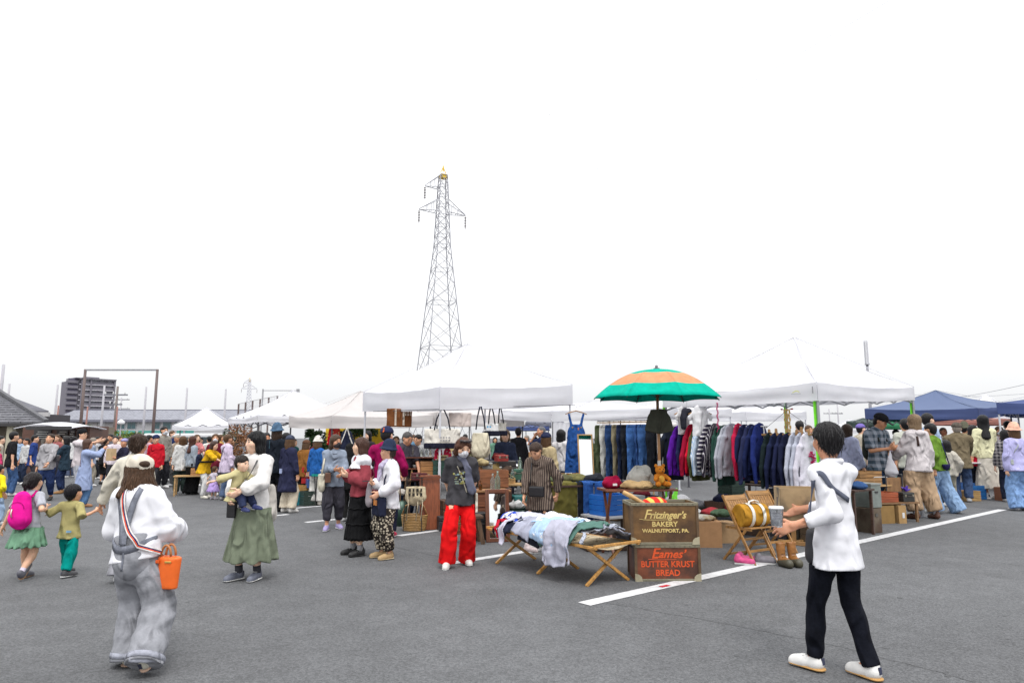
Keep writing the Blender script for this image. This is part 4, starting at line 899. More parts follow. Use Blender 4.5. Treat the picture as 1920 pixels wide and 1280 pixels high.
MB().strip(sp, .036, .004).build('strap', M('cloth', (.10, .11, .15)), o, smooth=True)
cw = D(1456, 969, I['Y'] - .14); cup = thing('drink_cup', 'clear plastic iced drink cup held by the man in white shirt', 'cup', cw - V3(0, 0, .065), 0)
MB().lathe([(.033, 0), (.037, .005), (.047, .12), (.048, .122), (.045, .12), (.035, .01), (.03, .008)], n=20).build('cup_body', M('glass', (.9, .92, .95)), cup, smooth=True)
MB().lathe([(.033, .01), (.041, .085), (.02, .088)], n=16).build('iced_drink', M('plastic', (.42, .42, .46), (.75, .75, .78), scale2=40), cup, smooth=True)
MB().lathe([(.049, .121), (.05, .127), (.044, .137), (.02, .139)], n=20).build('lid', M('plastic', (.75, .76, .8)), cup, smooth=True)
MB().tube([(0, 0, .02), (.012, 0, .2)], .004, 6).build('straw', M('plastic', (.06, .05, .05)), cup)
bc = D(1497, 945, I['Y'] + .52); bx_ = thing('cardboard_box', 'open brown cardboard box with dark stains carried by the man in white shirt', 'box', bc - V3(0, 0, .13), R(-12))
cbm = M('card', (.36, .25, .135), (.07, .06, .05), scale2=5, var=.2)
for cx_, cy_, sx_, sy_ in ((0, -.15, .3, .008), (0, .15, .3, .008), (-.15, 0, .008, .292), (.15, 0, .008, .292)): MB().box((cx_, cy_, .13), (sx_, sy_, .26)).build('side_panel', cbm, bx_)
MB().box((0, 0, .005), (.29, .29, .01)).build('bottom_panel', cbm, bx_)
kc = MB()
p0 = D(1518, 985, I['Y'] + .2); k_ = tag(MB().tube([p0, p0 + V3(.005, 0, -.05), p0 + V3(-.005, 0, -.1), p0 + V3(.01, 0, -.15)], .006, 6).lathe([(.004, 0), (.018, .01), (.018, .03), (.004, .04)], p0 + V3(.01, 0, -.19), 8).build('key_charm', M('metal', (.7, .5, .15)), None), 'small gold charm chain dangling beside the carried cardboard box', 'charm')
# -- woman in grey overalls
I = ov = person('woman in pale grey denim overalls and backwards cream cap seen from behind', 264, 845, 1250, side=9, h=172, hair=('fan', (.06, .03, .015)), hat=('cap', (.66, .60, .50), 'cloth', -12), top=(wht, 1.7, .042, .50, .1, .026), legs=('trousers', gden, .076, .082, .004), shoes=(.55, .53, .45), sole=(.45, .3, .22),
                feet=((.02, -.02, 0), (-.15, .11, .03, -6, -38)), lean=7, look=(38, 14), armL=(.10, -.19, .61), armR=(-.08, -.20, .60), build=1.02)
op = Field(.008); op.ell(I['q'](-.08, .47, .12), (.23 * I['hz'], .14 * I['hz'], .14 * I['hz']), I['HR']); op.build('cap_opening', M('hair', (.05, .028, .017)), I['body'])
wz = I['Wt'].z; bib = Field(.0095); H = I['H']
bib.cone(I['Wt'] + V3(0, .005, -.0), I['P'] + V3(0, .01, 0), .098 * H, .108 * H, .03, .86, ea=1)
bib.disp = folds(5, .007, 12, 22); bib.build('overall_body', gden, I['body'])
tp = [I['top'], bpy.data.objects['overall_body']]; dk = M('denim', (.17, .18, .215), bump=.4)
MB().strip(ringon(tp[1:], I['Wt'] + V3(0, 0, -.055), (0, 0, 1), .004, 40, tilt=lambda a: .03 * math.cos(2 * a)), .055, .006).build('overall_waistband', dk, I['body'], smooth=True)
for s in (1, -1):
    pts = [I['S'] + V3(s * .095, -.2, -.02), I['S'] + V3(s * .09, -.03, .14), I['S'] + V3(s * .085, .2, .03), I['S'] + V3(s * .05, .25, -.12), I['Wt'] + V3(s * .012, .3, .07), I['Wt'] + V3(s * .012, .3, -.03)]
    MB().strip(drape(tp, pts, .012), .042, .005).build('overall_strap', dk, I['body'], smooth=True)
MB().strip(drape(tp, [I['Wt'] + V3(0, .3, -.03), I['P'] + V3(0, .3, .04), I['P'] + V3(0, .3, -.12)]), .014, .003).build('back_seam', dk, I['body'], smooth=True)
tro = [c for c in I['body'].children if c.name.startswith('trousers')][0]
for s, i in ((1, 'L'), (-1, 'R')): MB().strip(ringon([tro], I['A'][i] + V3(0, 0, .0), (I['K'][i] - I['A'][i]), .002, 26), .036, .004).build('cuff_fold', M('denim', (.3, .31, .36)), I['body'], smooth=True)
hx = V3(-.24, .0, .515 * H)
ob = Field(.009); ob.cone(hx + V3(0, 0, -.005), hx + V3(0, 0, -.225), .112, .09, .012, .5, (.25, 1, 0), ea=1, eb=1)
o = tag(ob.build('handbag', M('leather', (.82, .14, .015), var=.12), None, I['loc'], I['rot']), 'small bright orange leather bucket bag with round handles on the striped strap', 'bag')
for y in (-.03, .05): MB().tube([hx + V3(.038 * math.cos(a), y * .7, .0 + .075 * math.sin(a)) for a in [k * math.pi / 10 for k in range(11)]], .009, 6).build('handle', M('leather', (.35, .13, .04)), o, smooth=True)
MB().box(hx + V3(-.035, .058, -.035), (.05, .012, .014)).build('clasp', M('metal', (.75, .52, .15)), o, bevel=.003)
for s in (-.05, .05): MB().box(hx + V3(s, .05, -.035), (.03, .014, .022)).build('strap_tab', M('leather', (.7, .1, .01)), o, bevel=.003)
sp = drape(tp, [I['S'] + V3(.08, -.2, .0), I['S'] + V3(.07, -.02, .14), I['S'] + V3(.05, .25, .03), I['S'] + V3(.0, .3, -.1), I['Wt'] + V3(-.1, .3, .08), I['Wt'] + V3(-.17, .25, -.0)], .018)
sp += [(sp[-1][0].lerp(hx + V3(.03, .05, .03), q_), sp[-1][1]) for q_ in (.5, 1)]
for k_, (off, cc) in enumerate(((-.013, (.7, .68, .66)), (-.0045, (.03, .03, .12)), (.0045, (.75, .12, .05)), (.013, (.7, .68, .66)))):
    q_ = [(p + (sp[min(i + 1, len(sp) - 1)][0] - sp[max(i - 1, 0)][0]).normalized().cross(n) * off, n) for i, (p, n) in enumerate(sp)]
    MB().strip(q_, .0088, .003).build('strap', M('cloth', cc), o, smooth=True)
# -- woman in cream behind, leading the boy
I = person('woman in cream long sleeved top leading the boy by the hand', 250, 816, Y=7.9, h=176, hair=('bun', DBR), top=((.62, .58, .49), 2, .04, .36, .12), legs=('trousers', (.3, .3, .33), .07, .07, .03), armL=('px', 184, 955, .1, (.9, .2, -.4)), look=(10, 5))
# -- children
girl = I = person('small girl with dark low ponytail, green skirt and pink backpack', 60, 881, 1086, h=178, kid=1, hair=('pony', (.015, .011, .012)), top=((.42, .43, .48), .8, .02, .47, .1), legs=('skirt', M('cloth', (.15, .29, .19)), .30, .165, 15, .07), shoes=(.10, .10, .12), sole=(.3, .18, .1), socks=(.55, .5, .6),
           feet=((.05, -.08, 0), (-.045, .10, .03, 0, -50)), armL=(.26, .02, .42), armR=('px', 84, 955, .05))
S_ = I['S']; H = I['H']; bp = Field(.0095); cb_ = S_ + V3(0, .135, -.14)
bp.cone(cb_ + V3(0, 0, .09), cb_ + V3(0, .01, -.11), .1, .13, .04, .6, (0, 1, 0)).cone(cb_ + V3(0, .06, -.02), cb_ + V3(0, .065, -.10), .085, .1, .015, .4, (0, 1, 0)); bp.disp = folds(9, .004, 20, 25)
o = tag(bp.build('backpack', M('cloth', (.72, .012, .28)), None, I['loc'], I['rot']), 'bright magenta pink school backpack worn by the small girl', 'backpack')
MB().tube([cb_ + V3(.085 * math.cos(a), .075 + .0 * a, -.0 + .075 * math.sin(a)) for a in [k * math.pi / 8 for k in range(9)]], .004, 5).build('zipper', M('cloth', (.35, .0, .15)), o, smooth=True)
MB().tube([cb_ + V3(.03, .108, -.0), cb_ + V3(.035, .112, -.05), cb_ + V3(.02, .115, -.09)], .008, 5).build('keyring', M('metal', (.7, .6, .5)), o, smooth=True)
for s in (1, -1): MB().tube([S_ + V3(s * .07, .09, -.02), S_ + V3(s * .07, .02, .045), S_ + V3(s * .075, -.06, -.0), S_ + V3(s * .085, -.02, -.15)], .018, 6, flat=.4).build('shoulder_strap', M('cloth', (.55, .005, .2)), o, smooth=True)
boy = I = person('little boy in khaki T-shirt and teal trousers holding hands on both sides', 137, 903, 1079, h=176, kid=2, sex='m', hair=('short', (.008, .007, .01)), top=((.36, .32, .14), .95, .028, .40, .11), legs=('trousers', (.0, .24, .21), .062, .05, .05), shoes=(.05, .05, .055), sole=(.6, .6, .6),
           feet=((.06, -.10, 0, 5), (-.08, .12, 0, -25)), armL=('px', 86, 951, .05, (.2, .6, -.6)), armR=('px', 179, 957, .02, (-.2, .6, -.6)), look=(-14, 0), skin='#cf9c7c')
MB().box(I['P'] + V3(-.07, .105, .03), (.06, .006, .025)).build('waist_label', M('cloth', (.2, .35, .5)), I['body'])
# -- mother and toddler
sage = M('cloth', (.165, .19, .135), bump=.15)
mom = I = person('young mother with shoulder length black hair and long sage skirt carrying a toddler', 478, 811, 1084, h=-18, hair=('bob', (.006, .006, .007)), top=(M('cloth', (.72, .70, .68), wr=.5, bump=.1), 1.85, .03, .47, .1, .022), legs=('skirt', sage, .125, .178, 9, .11), shoes=(.12, .13, .17), sole=(.7, .7, .68), feet=((.07, -.02, 0, 10), (-.05, -.06, 0, -14)),
           armR=('px', 434, 931, -.18, (-.7, .3, -.7)), armL=('px', 452, 921, -.34, (.75, .1, -.7)), look=(-32, 3), skin='#e6bda2', socks=(.05, .05, .06))
MB().strip(drape([I['top']], [I['S'] + V3(.085, .05, .1), I['S'] + V3(.075, -.2, -.03), I['Wt'] + V3(.0, -.3, .1), I['Wt'] + V3(-.1, -.3, -.05)]), .018, .004).build('bag_strap', M('leather', (.02, .02, .025)), I['body'], smooth=True)
wb_ = MB().box(I['P'] + V3(-.20, -.13, -.07), (.12, .05, .2)); o = at_body(I, 'phone_pouch', 'small black pouch hanging at the hip of the mother', 'bag', wb_, M('leather', (.015, .015, .018)), bevel=.012)
rb_ = Field(.011); cc = I['Wt'] + V3(.17, .12, -.12); rb_.cone(cc + V3(-.03, 0, .08), cc + V3(-.02, 0, -.2), .07, .1, .03, .45, (1, 0, 0)); rb_.disp = folds(3, .006, 18, 20)
tag(rb_.build('tote_bag', M('cloth', (.5, .47, .43)), None, I['loc'], I['rot']), 'pale grey cloth bag hanging behind the mother with the toddler', 'bag')
tod = I = person('toddler in pale yellow smock carried on the arm, one hand stretched out', 444, 846, Y=mom['Y'] - .17, h=62, kid=3, H=.80, z0=.635, hair=('bun', (.02, .014, .012)), top=((.50, .45, .24), 1.3, .035, .33, .16, .02), legs=('trousers', M('denim', (.03, .04, .09)), .06, .055, .05), shoes=(.02, .03, .12), sole=(.7, .7, .7),
           feet=((.07, -.30, .2), (-.07, -.24, .18)), armL=(.2, -.28, .52), armR=('px', 390, 905, -.25), look=(12, 8), lean=8, skin='#e6bda2', vox=.0095)
MB().box(I['q'](.3, -.15, .25), (.025, .03, .012)).build('hair_clip', M('plastic', (.7, .7, .7)), I['body'])
# -- the group before the cream tent
I = person('person in black with a blue denim bucket hat standing with the back turned', 516, 797, 959, h=172, sex='m', hair=('mid', DBR), hat=('bucket', (.07, .125, .20), 'denim'), top=((.012, .016, .024), 2, .028, .44, .1), legs=('trousers', (.01, .011, .014), .055, .05, .02), shoes=(.012, .012, .013))
MB().tube([I['S'] + V3(.08, .15, .03), I['S'] + V3(.08, .15, -.14)], .008, 5).build('hanging_tab', M('cloth', (.05, .1, .13)), I['body'])
I = person('person in long navy raincoat, cream trousers and dark cap beside the bucket hat', 541, 816, 961, h=152, hair=('mid', BRN), hat=('cap', (.055, .065, .10)), top=((.022, .024, .055), 2, .035, .27, .125), legs=('trousers', (.62, .54, .42), .062, .062, .04), shoes=(.62, .6, .57), look=(30, 8))
MB().box(I['P'] + V3(.03, .185, .05), (.06, .02, .1)).build('loose_pocket', M('cloth', (.35, .4, .6)), I['body'])
I = person('person in bright blue denim shirt, white trousers and white bucket hat', 594, 820, 947, h=160, hair=('bob', BRN), hat=('bucket', (.62, .6, .55)), top=(M('denim', (.02, .11, .36)), 2, .03, .43, .1), legs=('trousers', (.68, .66, .62), .072, .066, .04), shoes=(.6, .56, .5), look=(30, 10))
b = MB().bar((.12, .19, 1.0), (.12, .19, .72), .12, .03); o = at_body(I, 'folded_stool', 'folded black stool with teal seat carried by the person in white hat', 'stool', MB().bar((-.17, .2, .70), (-.10, .14, .04), .018).bar((-.10, .2, .70), (-.20, .26, .04), .018), M('metal', (.02, .02, .02), met=.2)); MB().box((-.13, .2, .72), (.2, .05, .05)).build('seat', M('cloth', (.02, .28, .24)), o)
I = person('woman in grey hooded top and charcoal trousers with dark face mask', 626, 816, 992, h=18, hair=('mid', (.06, .035, .022)), top=(M('cloth', (.23, .27, .34)), 2, .03, .45, .1), legs=('trousers', (.045, .043, .055), .062, .04, .085), shoes=(.32, .27, .5), sole=(.7, .7, .7), mask=(.05, .045, .05), look=(34, 6), armR=('px', 628, 880, -.24), armL=('px', 640, 888, -.25), collar=(.23, .27, .34), feet=((.07, .05, 0, 15), (-.06, -.08, 0, -12)))
tb = Field(.012); cc = I['P'] + V3(-.21, -.07, .02); tb.cone(cc + V3(0, 0, .1), cc + V3(0, 0, -.09), .115, .13, .02, .45, (1, .3, 0), ea=1); tb.disp = folds(4, .006, 18, 18)
o = tag(tb.build('tote_bag', M('cloth', (.58, .54, .43)), None, I['loc'], I['rot']), 'cream canvas tote on the arm of the woman in grey hooded top', 'bag')
MB().tube([cc + V3(.0, -.09, .1), cc + V3(.03, -.06, .33), cc + V3(.04, -.0, .37), cc + V3(.03, .06, .33), cc + V3(0, .08, .1)], .014, 6, flat=.4).build('handle', M('cloth', (.58, .54, .43)), o, smooth=True)
at_body(I, 'small_pouch', 'small brown leather pouch beside the cream canvas tote', 'bag', MB().box(cc + V3(.1, -.13, .04), (.1, .05, .17)), M('leather', (.13, .06, .035)), bevel=.01)
I = person('woman with long brown hair in burgundy blouse with white shoulders and tiered black skirt', 676, 822, 1040, h=-58, hair=('long', (.06, .028, .02)), top=(M('cloth', (.27, .05, .065)), 1.85, .03, .5, .1, .03), legs=('skirt', M('cloth', (.008, .008, .009)), .135, .138, 22, .05), shoes=(.01, .01, .011), sole=(.012, .012, .012), armL=('px', 655, 893, -.12), armR=('px', 649, 888, -.02), look=(-20, -2), skin='#e3bb9f', socks=(.3, .3, .32))
H = I['H']; yk = Field(.0125); yk.cone(I['S'] + V3(0, 0, .02), I['S'] + V3(0, 0, -.12), .06 * H, .128 * H, .03, .82, I['fl'], eb=1).cone(I['SH']['L'], I['SH']['R'], .062 * H, .062 * H, .03); yk.disp = folds(8, .007, 22, 18); yk.build('white_yoke', wht, I['body'])
for i in 'LR': 
    w = Field(.01); w.cone(I['EL'][i].lerp(I['WR'][i], .62), I['WR'][i], .05, .035, .02, eb=1); w.build('white_cuff', wht, I['body'])
for zz, rr_ in ((.40, .112), (.27, .128)): MB().tube([V3(rr_ * H * math.cos(a), I['P'].y + rr_ * H * .86 * math.sin(a), zz * H + .006 * math.sin(9 * a)) for a in [k * math.pi / 20 for k in range(41)]], .014, 5, cap=False).build('skirt_tier_edge', M('cloth', (.008, .008, .009)), I['body'], smooth=True)
cord(I, 'shoulder_bag', 'wine red leather bag at the side of the woman in tiered skirt', 'bag', MB().box(I['P'] + V3(.06, .17, -.03), (.17, .08, .2)), M('leather', (.13, .008, .02)), ([I['P'] + V3(0, .16, .07), I['Wt'] + V3(.0, .2, .1), I['S'] + V3(0, .08, .06)], .008), bevel=.02)
I = person('older woman in white jacket and navy bucket hat with black bag', 729, 829, 1046, h=-58, hair=('short', (.05, .035, .03)), hat=('bucket', (.022, .032, .065)), top=(wht, 1.95, .04, .43, .11, .012), legs=('trousers', M('spots', (.03, .025, .022), (.5, .44, .34), freq=30, duty=.42), .072, .05, .06), shoes=(.4, .27, .13), sole=(.5, .4, .25), look=(-22, 0), armR=('px', 702, 906, -.1), armL=('px', 712, 925, -.25), skin='#d3a183', collar=M('cloth', (.45, .42, .55)))
sc_ = Field(.0125); sc_.chain([I['S'] + V3(.05, -.06, .05), I['S'] + V3(.02, -.13, -.02), I['Wt'] + V3(.0, -.15, .1)], [.04, .045, .04], .02, flat=.6); sc_.disp = folds(4, .008, 30, 30); sc_.build('scarf', M('cloth', (.46, .42, .56)), I['body'])
cc = I['P'] + V3(.05, -.15, -.09)
o = cord(I, 'shoulder_bag', 'navy canvas bag with orange leather patch on the older woman', 'bag', MB().box(cc, (.32, .1, .25)), M('cloth', (.018, .022, .045)), ([cc + V3(.14, 0, .12), I['Wt'] + V3(.1, -.1, .1), I['S'] + V3(.09, .0, .07), I['S'] + V3(.0, .1, 0), I['Wt'] + V3(-.15, .1, -.1), cc + V3(-.14, 0, .12)], .011), bevel=.025)
MB().box(cc + V3(0, -.055, .05), (.12, .008, .07)).build('leather_patch', M('leather', (.55, .2, .04)), o)
pc = Field(.012); c2 = I['Wt'] + V3(-.1, -.24, -.06); pc.cone(c2 + V3(0, 0, .08), c2 + V3(0, 0, -.13), .05, .085, .02, .5, (0, 1, 0)); pc.disp = folds(2, .01, 30, 25); tag(pc.build('plastic_bag', M('canvas', (.5, .45, .48), trans=.4), None, I['loc'], I['rot']), 'crumpled clear plastic bag in the hand of the older woman', 'bag')
at_body(I, 'phone', 'dark phone held by the older woman in white jacket', 'phone', MB().box(I['WR']['R'] + V3(-.02, -.08, .035), (.075, .14, .01)), M('plastic', (.015, .015, .018)), bevel=.004)
I = person('man in magenta sweater and navy cap with his back turned', 722, 800, 1008, h=176, sex='m', hair=('short', BLK), hat=('cap', (.025, .03, .075)), top=((.26, .005, .07), 2, .03, .45, .105), legs=('trousers', M('stripe', (.012, .014, .03), (.45, .45, .48), freq=3.2, duty=.12), .055, .05, .045), shoes=(.6, .03, .1), sole=(.7, .7, .7), look=(-12, 8), armL=(.16, -.1, .56), armR=(-.16, -.1, .56), build=1.1)
jm = obj('cap_letter', textmesh('J', .075, off=.004), M('cloth', (.7, .13, .03)), I['body'], I['q'](-.02, .56, .21), (R(78), 0, R(180)))
person('stall keeper with cropped grey hair in dark grey T-shirt looking down', 757, 807, Y=13.4, h=28, sex='m', hair=('buzz', (.07, .065, .065)), top=((.055, .05, .065), .95, .028, .45, .105), legs=('trousers', M('denim', (.03, .05, .10)), .05, .045, .03), look=(20, 22), armL=(.1, -.24, .52), armR=(-.12, -.22, .52), build=1.2, lean=6)
# -- woman in red trousers
I = red = person('woman with cropped brown hair in red wide trousers, grey T-shirt and white mask', 864, 817, 1060, h=6, hair=('wild', (.085, .035, .02)), top=(M('cloth', (.052, .05, .056)), .95, .034, .475, .105), legs=('trousers', M('cloth', (.70, .008, .010), bump=.12, var=.08), .060, .068, .012), shoes=(.6, .58, .55), sole=(.65, .65, .65), mask=(.7, .7, .74), look=(20, 26),
       armL=(.07, .10, .50, (.8, .5, -.2)), armR=(-.07, .10, .50, (-.8, .5, -.2)), feet=((.055, .06, 0, 12), (-.10, -.08, .01, -10, 8)), lean=2)
sc_ = Field(.011); S_ = I['S']
sc_.chain([S_ + V3(.045, .03, .055), S_ + V3(.0, -.07, .04), S_ + V3(-.05, .0, .06), S_ + V3(0, .06, .06), S_ + V3(.05, .03, .055)], [.042] * 5, .02).chain([S_ + V3(.03, -.085, .03), S_ + V3(.08, -.13, -.1), S_ + V3(.10, -.135, -.25), S_ + V3(.14, -.13, -.36)], [.035, .045, .05, .055], .03, flat=.4)
sc_.disp = folds(14, .007, 40, 20); sc_.build('scarf', M('cloth', (.11, .115, .16)), I['body'])
MB().tube([I['q'](-.3, -.12, .46), I['q'](-.12, -.28, .5), I['q'](.12, -.28, .5), I['q'](.3, -.12, .46)], .02, 6).build('sunglasses', M('plastic', (.03, .02, .02), rough=.15), I['body'], smooth=True)
pr = MB(); rq = random.Random(3)
for k in range(26): pr.box(S_ + V3(rq.uniform(-.10, .06), -.136 - .004 * (k % 2), rq.uniform(-.28, -.13)), (rq.uniform(.01, .05), .006, rq.uniform(.006, .02)))
pr.build('shirt_print', M('cloth', (.28, .26, .08), (.2, .3, .34), scale2=18), I['body'])['kind'] = 'stuff'
MB().strip(drape([I['top']], [S_ + V3(-.10, .02, .1), S_ + V3(-.08, -.25, -.05), S_ + V3(.0, -.3, -.18), I['Wt'] + V3(.12, -.25, -.05)]), .014, .004).build('bag_strap', M('cloth', (.55, .5, .4)), I['body'], smooth=True)
at_body(I, 'tote_bag', 'thin cream pouch at the hip of the woman in red trousers', 'bag', MB().box(I['P'] + V3(.2, -.03, -.04), (.03, .12, .24)), M('cloth', (.6, .57, .48)), bevel=.01)
I = person('shopper in brown striped shirt bending the head over the cot of clothes', 1012, 825, Y=10.2, h=-22, sex='m', hair=('short', (.05, .03, .022)), top=(M('stripe', (.075, .055, .05), (.33, .26, .2), freq=34, duty=.22), 1.9, .042, .37, .118), legs=('trousers', (.012, .012, .015), .06, .055, .03), look=(-12, 34), armL=(.15, .05, .5, (.9, .4, -.2)), armR=(-.12, -.1, .47), lean=5, collar=M('cloth', (.1, .075, .065)))
cord(I, 'crossbody_bag', 'small black crossbody bag on the striped shirt shopper', 'bag', MB().box(I['Wt'] + V3(.03, -.215, -.12), (.22, .07, .15)), M('leather', (.012, .012, .015)), ([I['Wt'] + V3(-.08, -.2, -.06), I['S'] + V3(-.07, -.12, -.05), I['S'] + V3(-.1, 0, .06)], .008), bevel=.02)
# -- people behind the middle stalls
per = person
per('vendor with curly grey brown hair and glasses in navy top', 947, 806, Y=15.2, h=4, hair=('wild', (.16, .1, .06)), glasses=(.1, .07, .06), top=((.03, .038, .07), 2, .03, .45, .1), legs=('trousers', (.03, .03, .04), .05, .045, .03), armL=(.14, -.12, .45))
per('shopper in navy cap and beige jacket standing behind the striped shirt shopper', 1024, 811, Y=13.6, h=150, hair=('mid', BRN), hat=('cap', (.02, .025, .06)), top=((.42, .34, .2), 2, .035, .44, .1), legs=('trousers', (.05, .06, .09), .05, .045, .03))
per('shopper with dark hair and white top beside the hanging dungarees', 1052, 806, Y=16.5, h=155, hair=('bob', BLK), top=((.6, .58, .58), 1, .03, .45, .1), legs=('trousers', (.1, .12, .18), .05, .045, .03), armL=(.1, -.25, .56))
per('woman with brown bob in dark green jacket near the tall mirror', 1128, 806, Y=14.5, h=20, hair=('mid', (.11, .05, .025)), top=((.045, .06, .03), 2, .03, .45, .1), legs=('trousers', (.04, .04, .05), .05, .045, .03))
per('man in grey cap and teal top behind the jeans rail', 1142, 800, Y=18, h=35, sex='m', hair=('short', GRY), hat=('cap', (.16, .16, .17)), top=((.02, .3, .25), 1, .03, .45, .1), legs=('trousers', (.1, .1, .12), .05, .045, .03))
per('grey haired man touching his face under the dark far tents', 1016, 800, Y=19, h=-70, sex='m', hair=('buzz', (.12, .12, .13)), top=((.02, .03, .08), 1, .03, .45, .1), legs=('trousers', (.1, .1, .12), .05, .045, .03), armR=(-.03, -.1, .86))
per('shopper in black between the cream tent and the vendor', 972, 803, Y=21, h=170, hair=('short', BLK), top=((.015, .015, .018), 2, .03, .45, .1), legs=('trousers', (.02, .02, .025), .05, .045, .03))
per('man in pale T-shirt bent over the table behind the hanging totes', 790, 812, Y=17, h=-30, sex='m', hair=('short', BLK), top=((.5, .5, .5), 1, .03, .45, .1), legs=('trousers', (.03, .03, .04), .05, .045, .03), lean=15)
per('woman in white top far behind the dark grey stall keeper', 742, 818, Y=22, h=10, hair=('mid', BRN), top=((.68, .66, .64), 1, .03, .45, .1), legs=('trousers', (.3, .3, .3), .05, .045, .03))
per('seated vendor in camouflage jacket behind the cream totes', 886, 838, Y=14.8, h=20, sex='m', hair=('short', BLK), hat=('cap', (.03, .03, .03)), top=(M('spots', (.12, .12, .06), (.3, .27, .16), freq=14, duty=.4), 2, .04, .45, .1), legs=('trousers', (.05, .05, .04), .06, .05, .03), armL=(.06, -.2, .55), armR=(-.06, -.2, .55), kid=0, H=1.5)
# -- left crowd
per('man in black T-shirt and jeans standing at the food kiosk', 21, 810, 930, h=140, sex='m', hair=('short', BLK), top=((.014, .014, .016), .95, .03, .45, .1), legs=('trousers', M('denim', (.05, .1, .22)), .05, .045, .03), shoes=(.5, .5, .5))
per('person in pink sleeve cut off by the picture edge', -8, 835, 930, h=170, hair=('short', GRY), top=((.6, .06, .17), 2, .03, .45, .1), legs=('trousers', (.2, .3, .42), .05, .045, .03))
per('man in cream jacket beside the black T-shirt at the kiosk', -2, 818, 915, h=120, sex='m', hair=('short', BLK), top=((.5, .44, .36), 2, .03, .44, .1), legs=('trousers', (.03, .03, .05), .05, .045, .03))
per('child in yellow at the very edge of the picture', -3, 868, 985, h=175, kid=1, hair=('short', BLK), top=((.75, .62, .02), 1.5, .03, .43, .1), legs=('trousers', (.3, .4, .55), .06, .05, .03))
per('woman in royal blue T-shirt queueing at the kiosk', 62, 816, 912, h=110, hair=('short', BLK), top=((.025, .05, .19), 1.1, .035, .4, .11), legs=('trousers', (.04, .04, .05), .05, .045, .03))
I = per('woman in grey sweater and navy harem trousers walking towards the camera', 90, 814, 938, h=12, hair=('pony', DBR), top=((.34, .33, .345), 1.9, .033, .46, .1), legs=('trousers', (.02, .035, .10), .06, .035, .06), look=(-5, -10), armL=(.08, -.2, .56), shoes=(.02, .02, .02), feet=((.06, .06, 0), (-.07, -.08, 0)))
cord(I, 'shoulder_bag', 'small dark bag under the arm of the woman in grey sweater', 'bag', MB().box(I['Wt'] + V3(.2, .0, .02), (.07, .22, .16)), M('leather', (.03, .03, .04)), ([I['Wt'] + V3(.2, -.05, .1), I['S'] + V3(.12, 0, .06)], .008), bevel=.02)
per('woman in dark teal jacket eating beside the kiosk menu', 122, 818, 925, h=-75, hair=('bob', BLK), top=((.022, .04, .06), 2, .035, .4, .11), legs=('trousers', (.018, .03, .08), .06, .045, .05), armR=(-.05, -.14, .8), armL=(.05, -.14, .79), shoes=(.3, .15, .05))
I = per('woman in pale blue coat raising both hands to take a photo', 160, 824, 950, h=128, hair=('bob', (.07, .035, .025)), top=(M('cloth', (.28, .34, .52)), 1.9, .035, .24, .135), legs=('trousers', (.08, .16, .3), .05, .045, .03), armL=(.10, -.2, .83), armR=(-.04, -.22, .86), shoes=(.3, .14, .06))
MB().strip(drape([I['top']], [I['S'] + V3(.08, -.05, .1), I['S'] + V3(.08, .2, .03), I['S'] + V3(.0, .3, -.12), I['Wt'] + V3(-.15, .25, 0)]), .04, .005).build('bag_strap', M('cloth', (.25, .22, .3)), I['body'], smooth=True)
per('man with glasses and black beanie pointing across the crowd', 149, 804, 936, h=85, sex='m', hair=('short', BLK), hat=('beanie', (.012, .012, .014)), glasses=(.02, .02, .02), top=((.55, .5, .52), 1, .03, .45, .1), legs=('trousers', (.35, .36, .4), .05, .045, .03), armR=(-.04, -.3, .83), build=1.05, shoes=(.6, .6, .6))
per('man in black T-shirt and black shorts turned away in the left crowd', 196, 822, 908, h=165, sex='m', hair=('short', DBR), top=((.013, .013, .015), 1, .04, .42, .11), legs=('trousers', (.012, .012, .013), .075, .07, .2), armR=(-.17, -.08, .5), build=1.1, shoes=(.03, .03, .03))
per('man in white shirt beside the paper bag in the left crowd', 214, 818, Y=22, h=25, sex='m', hair=('short', BLK), top=((.62, .55, .6), 2, .03, .45, .1), legs=('trousers', (.03, .03, .04), .05, .045, .03))
I = per('person in lavender cap holding up a tan paper bag', 232, 822, Y=20, h=-30, hair=('short', GRY), hat=('cap', (.3, .28, .5)), top=((.02, .02, .04), 2, .03, .45, .1), legs=('trousers', (.05, .05, .06), .05, .045, .03), armR=(-.1, -.2, .66), armL=(.08, -.2, .66))
at_body(I, 'paper_bag', 'tan paper bag held up beside the lavender cap', 'bag', MB().box(I['S'] + V3(-.02, -.36, -.14), (.26, .14, .34)), M('card', (.5, .36, .2)))
per('man in red jacket and navy cap in the left crowd', 291, 815, 925, h=-10, sex='m', hair=('buzz', GRY), hat=('cap', (.02, .03, .08)), top=((.5, .012, .025), 2, .035, .44, .105), legs=('trousers', (.03, .03, .035), .05, .045, .03), look=(10, 10), build=1.1)
per('tall man in grey jacket with white mask', 304, 800, 915, h=60, sex='m', hair=('short', BLK), top=((.27, .25, .22), 2, .03, .43, .1), legs=('trousers', (.02, .02, .025), .05, .045, .03), mask=(.6, .62, .66))
per('man in navy jacket and cream trousers with white mask', 320, 808, 897, h=75, sex='m', hair=('short', BRN), top=((.018, .03, .10), 2, .03, .44, .1), legs=('trousers', (.55, .47, .34), .055, .05, .03), mask=(.65, .66, .68), shoes=(.6, .58, .52))
per('elderly bald man in tan behind the cream trousers', 333, 815, Y=23, h=-20, sex='m', hair=('buzz', (.3, .27, .22)), top=((.4, .32, .24), 2, .03, .44, .1), legs=('trousers', (.1, .1, .1), .05, .045, .03), look=(0, 20))
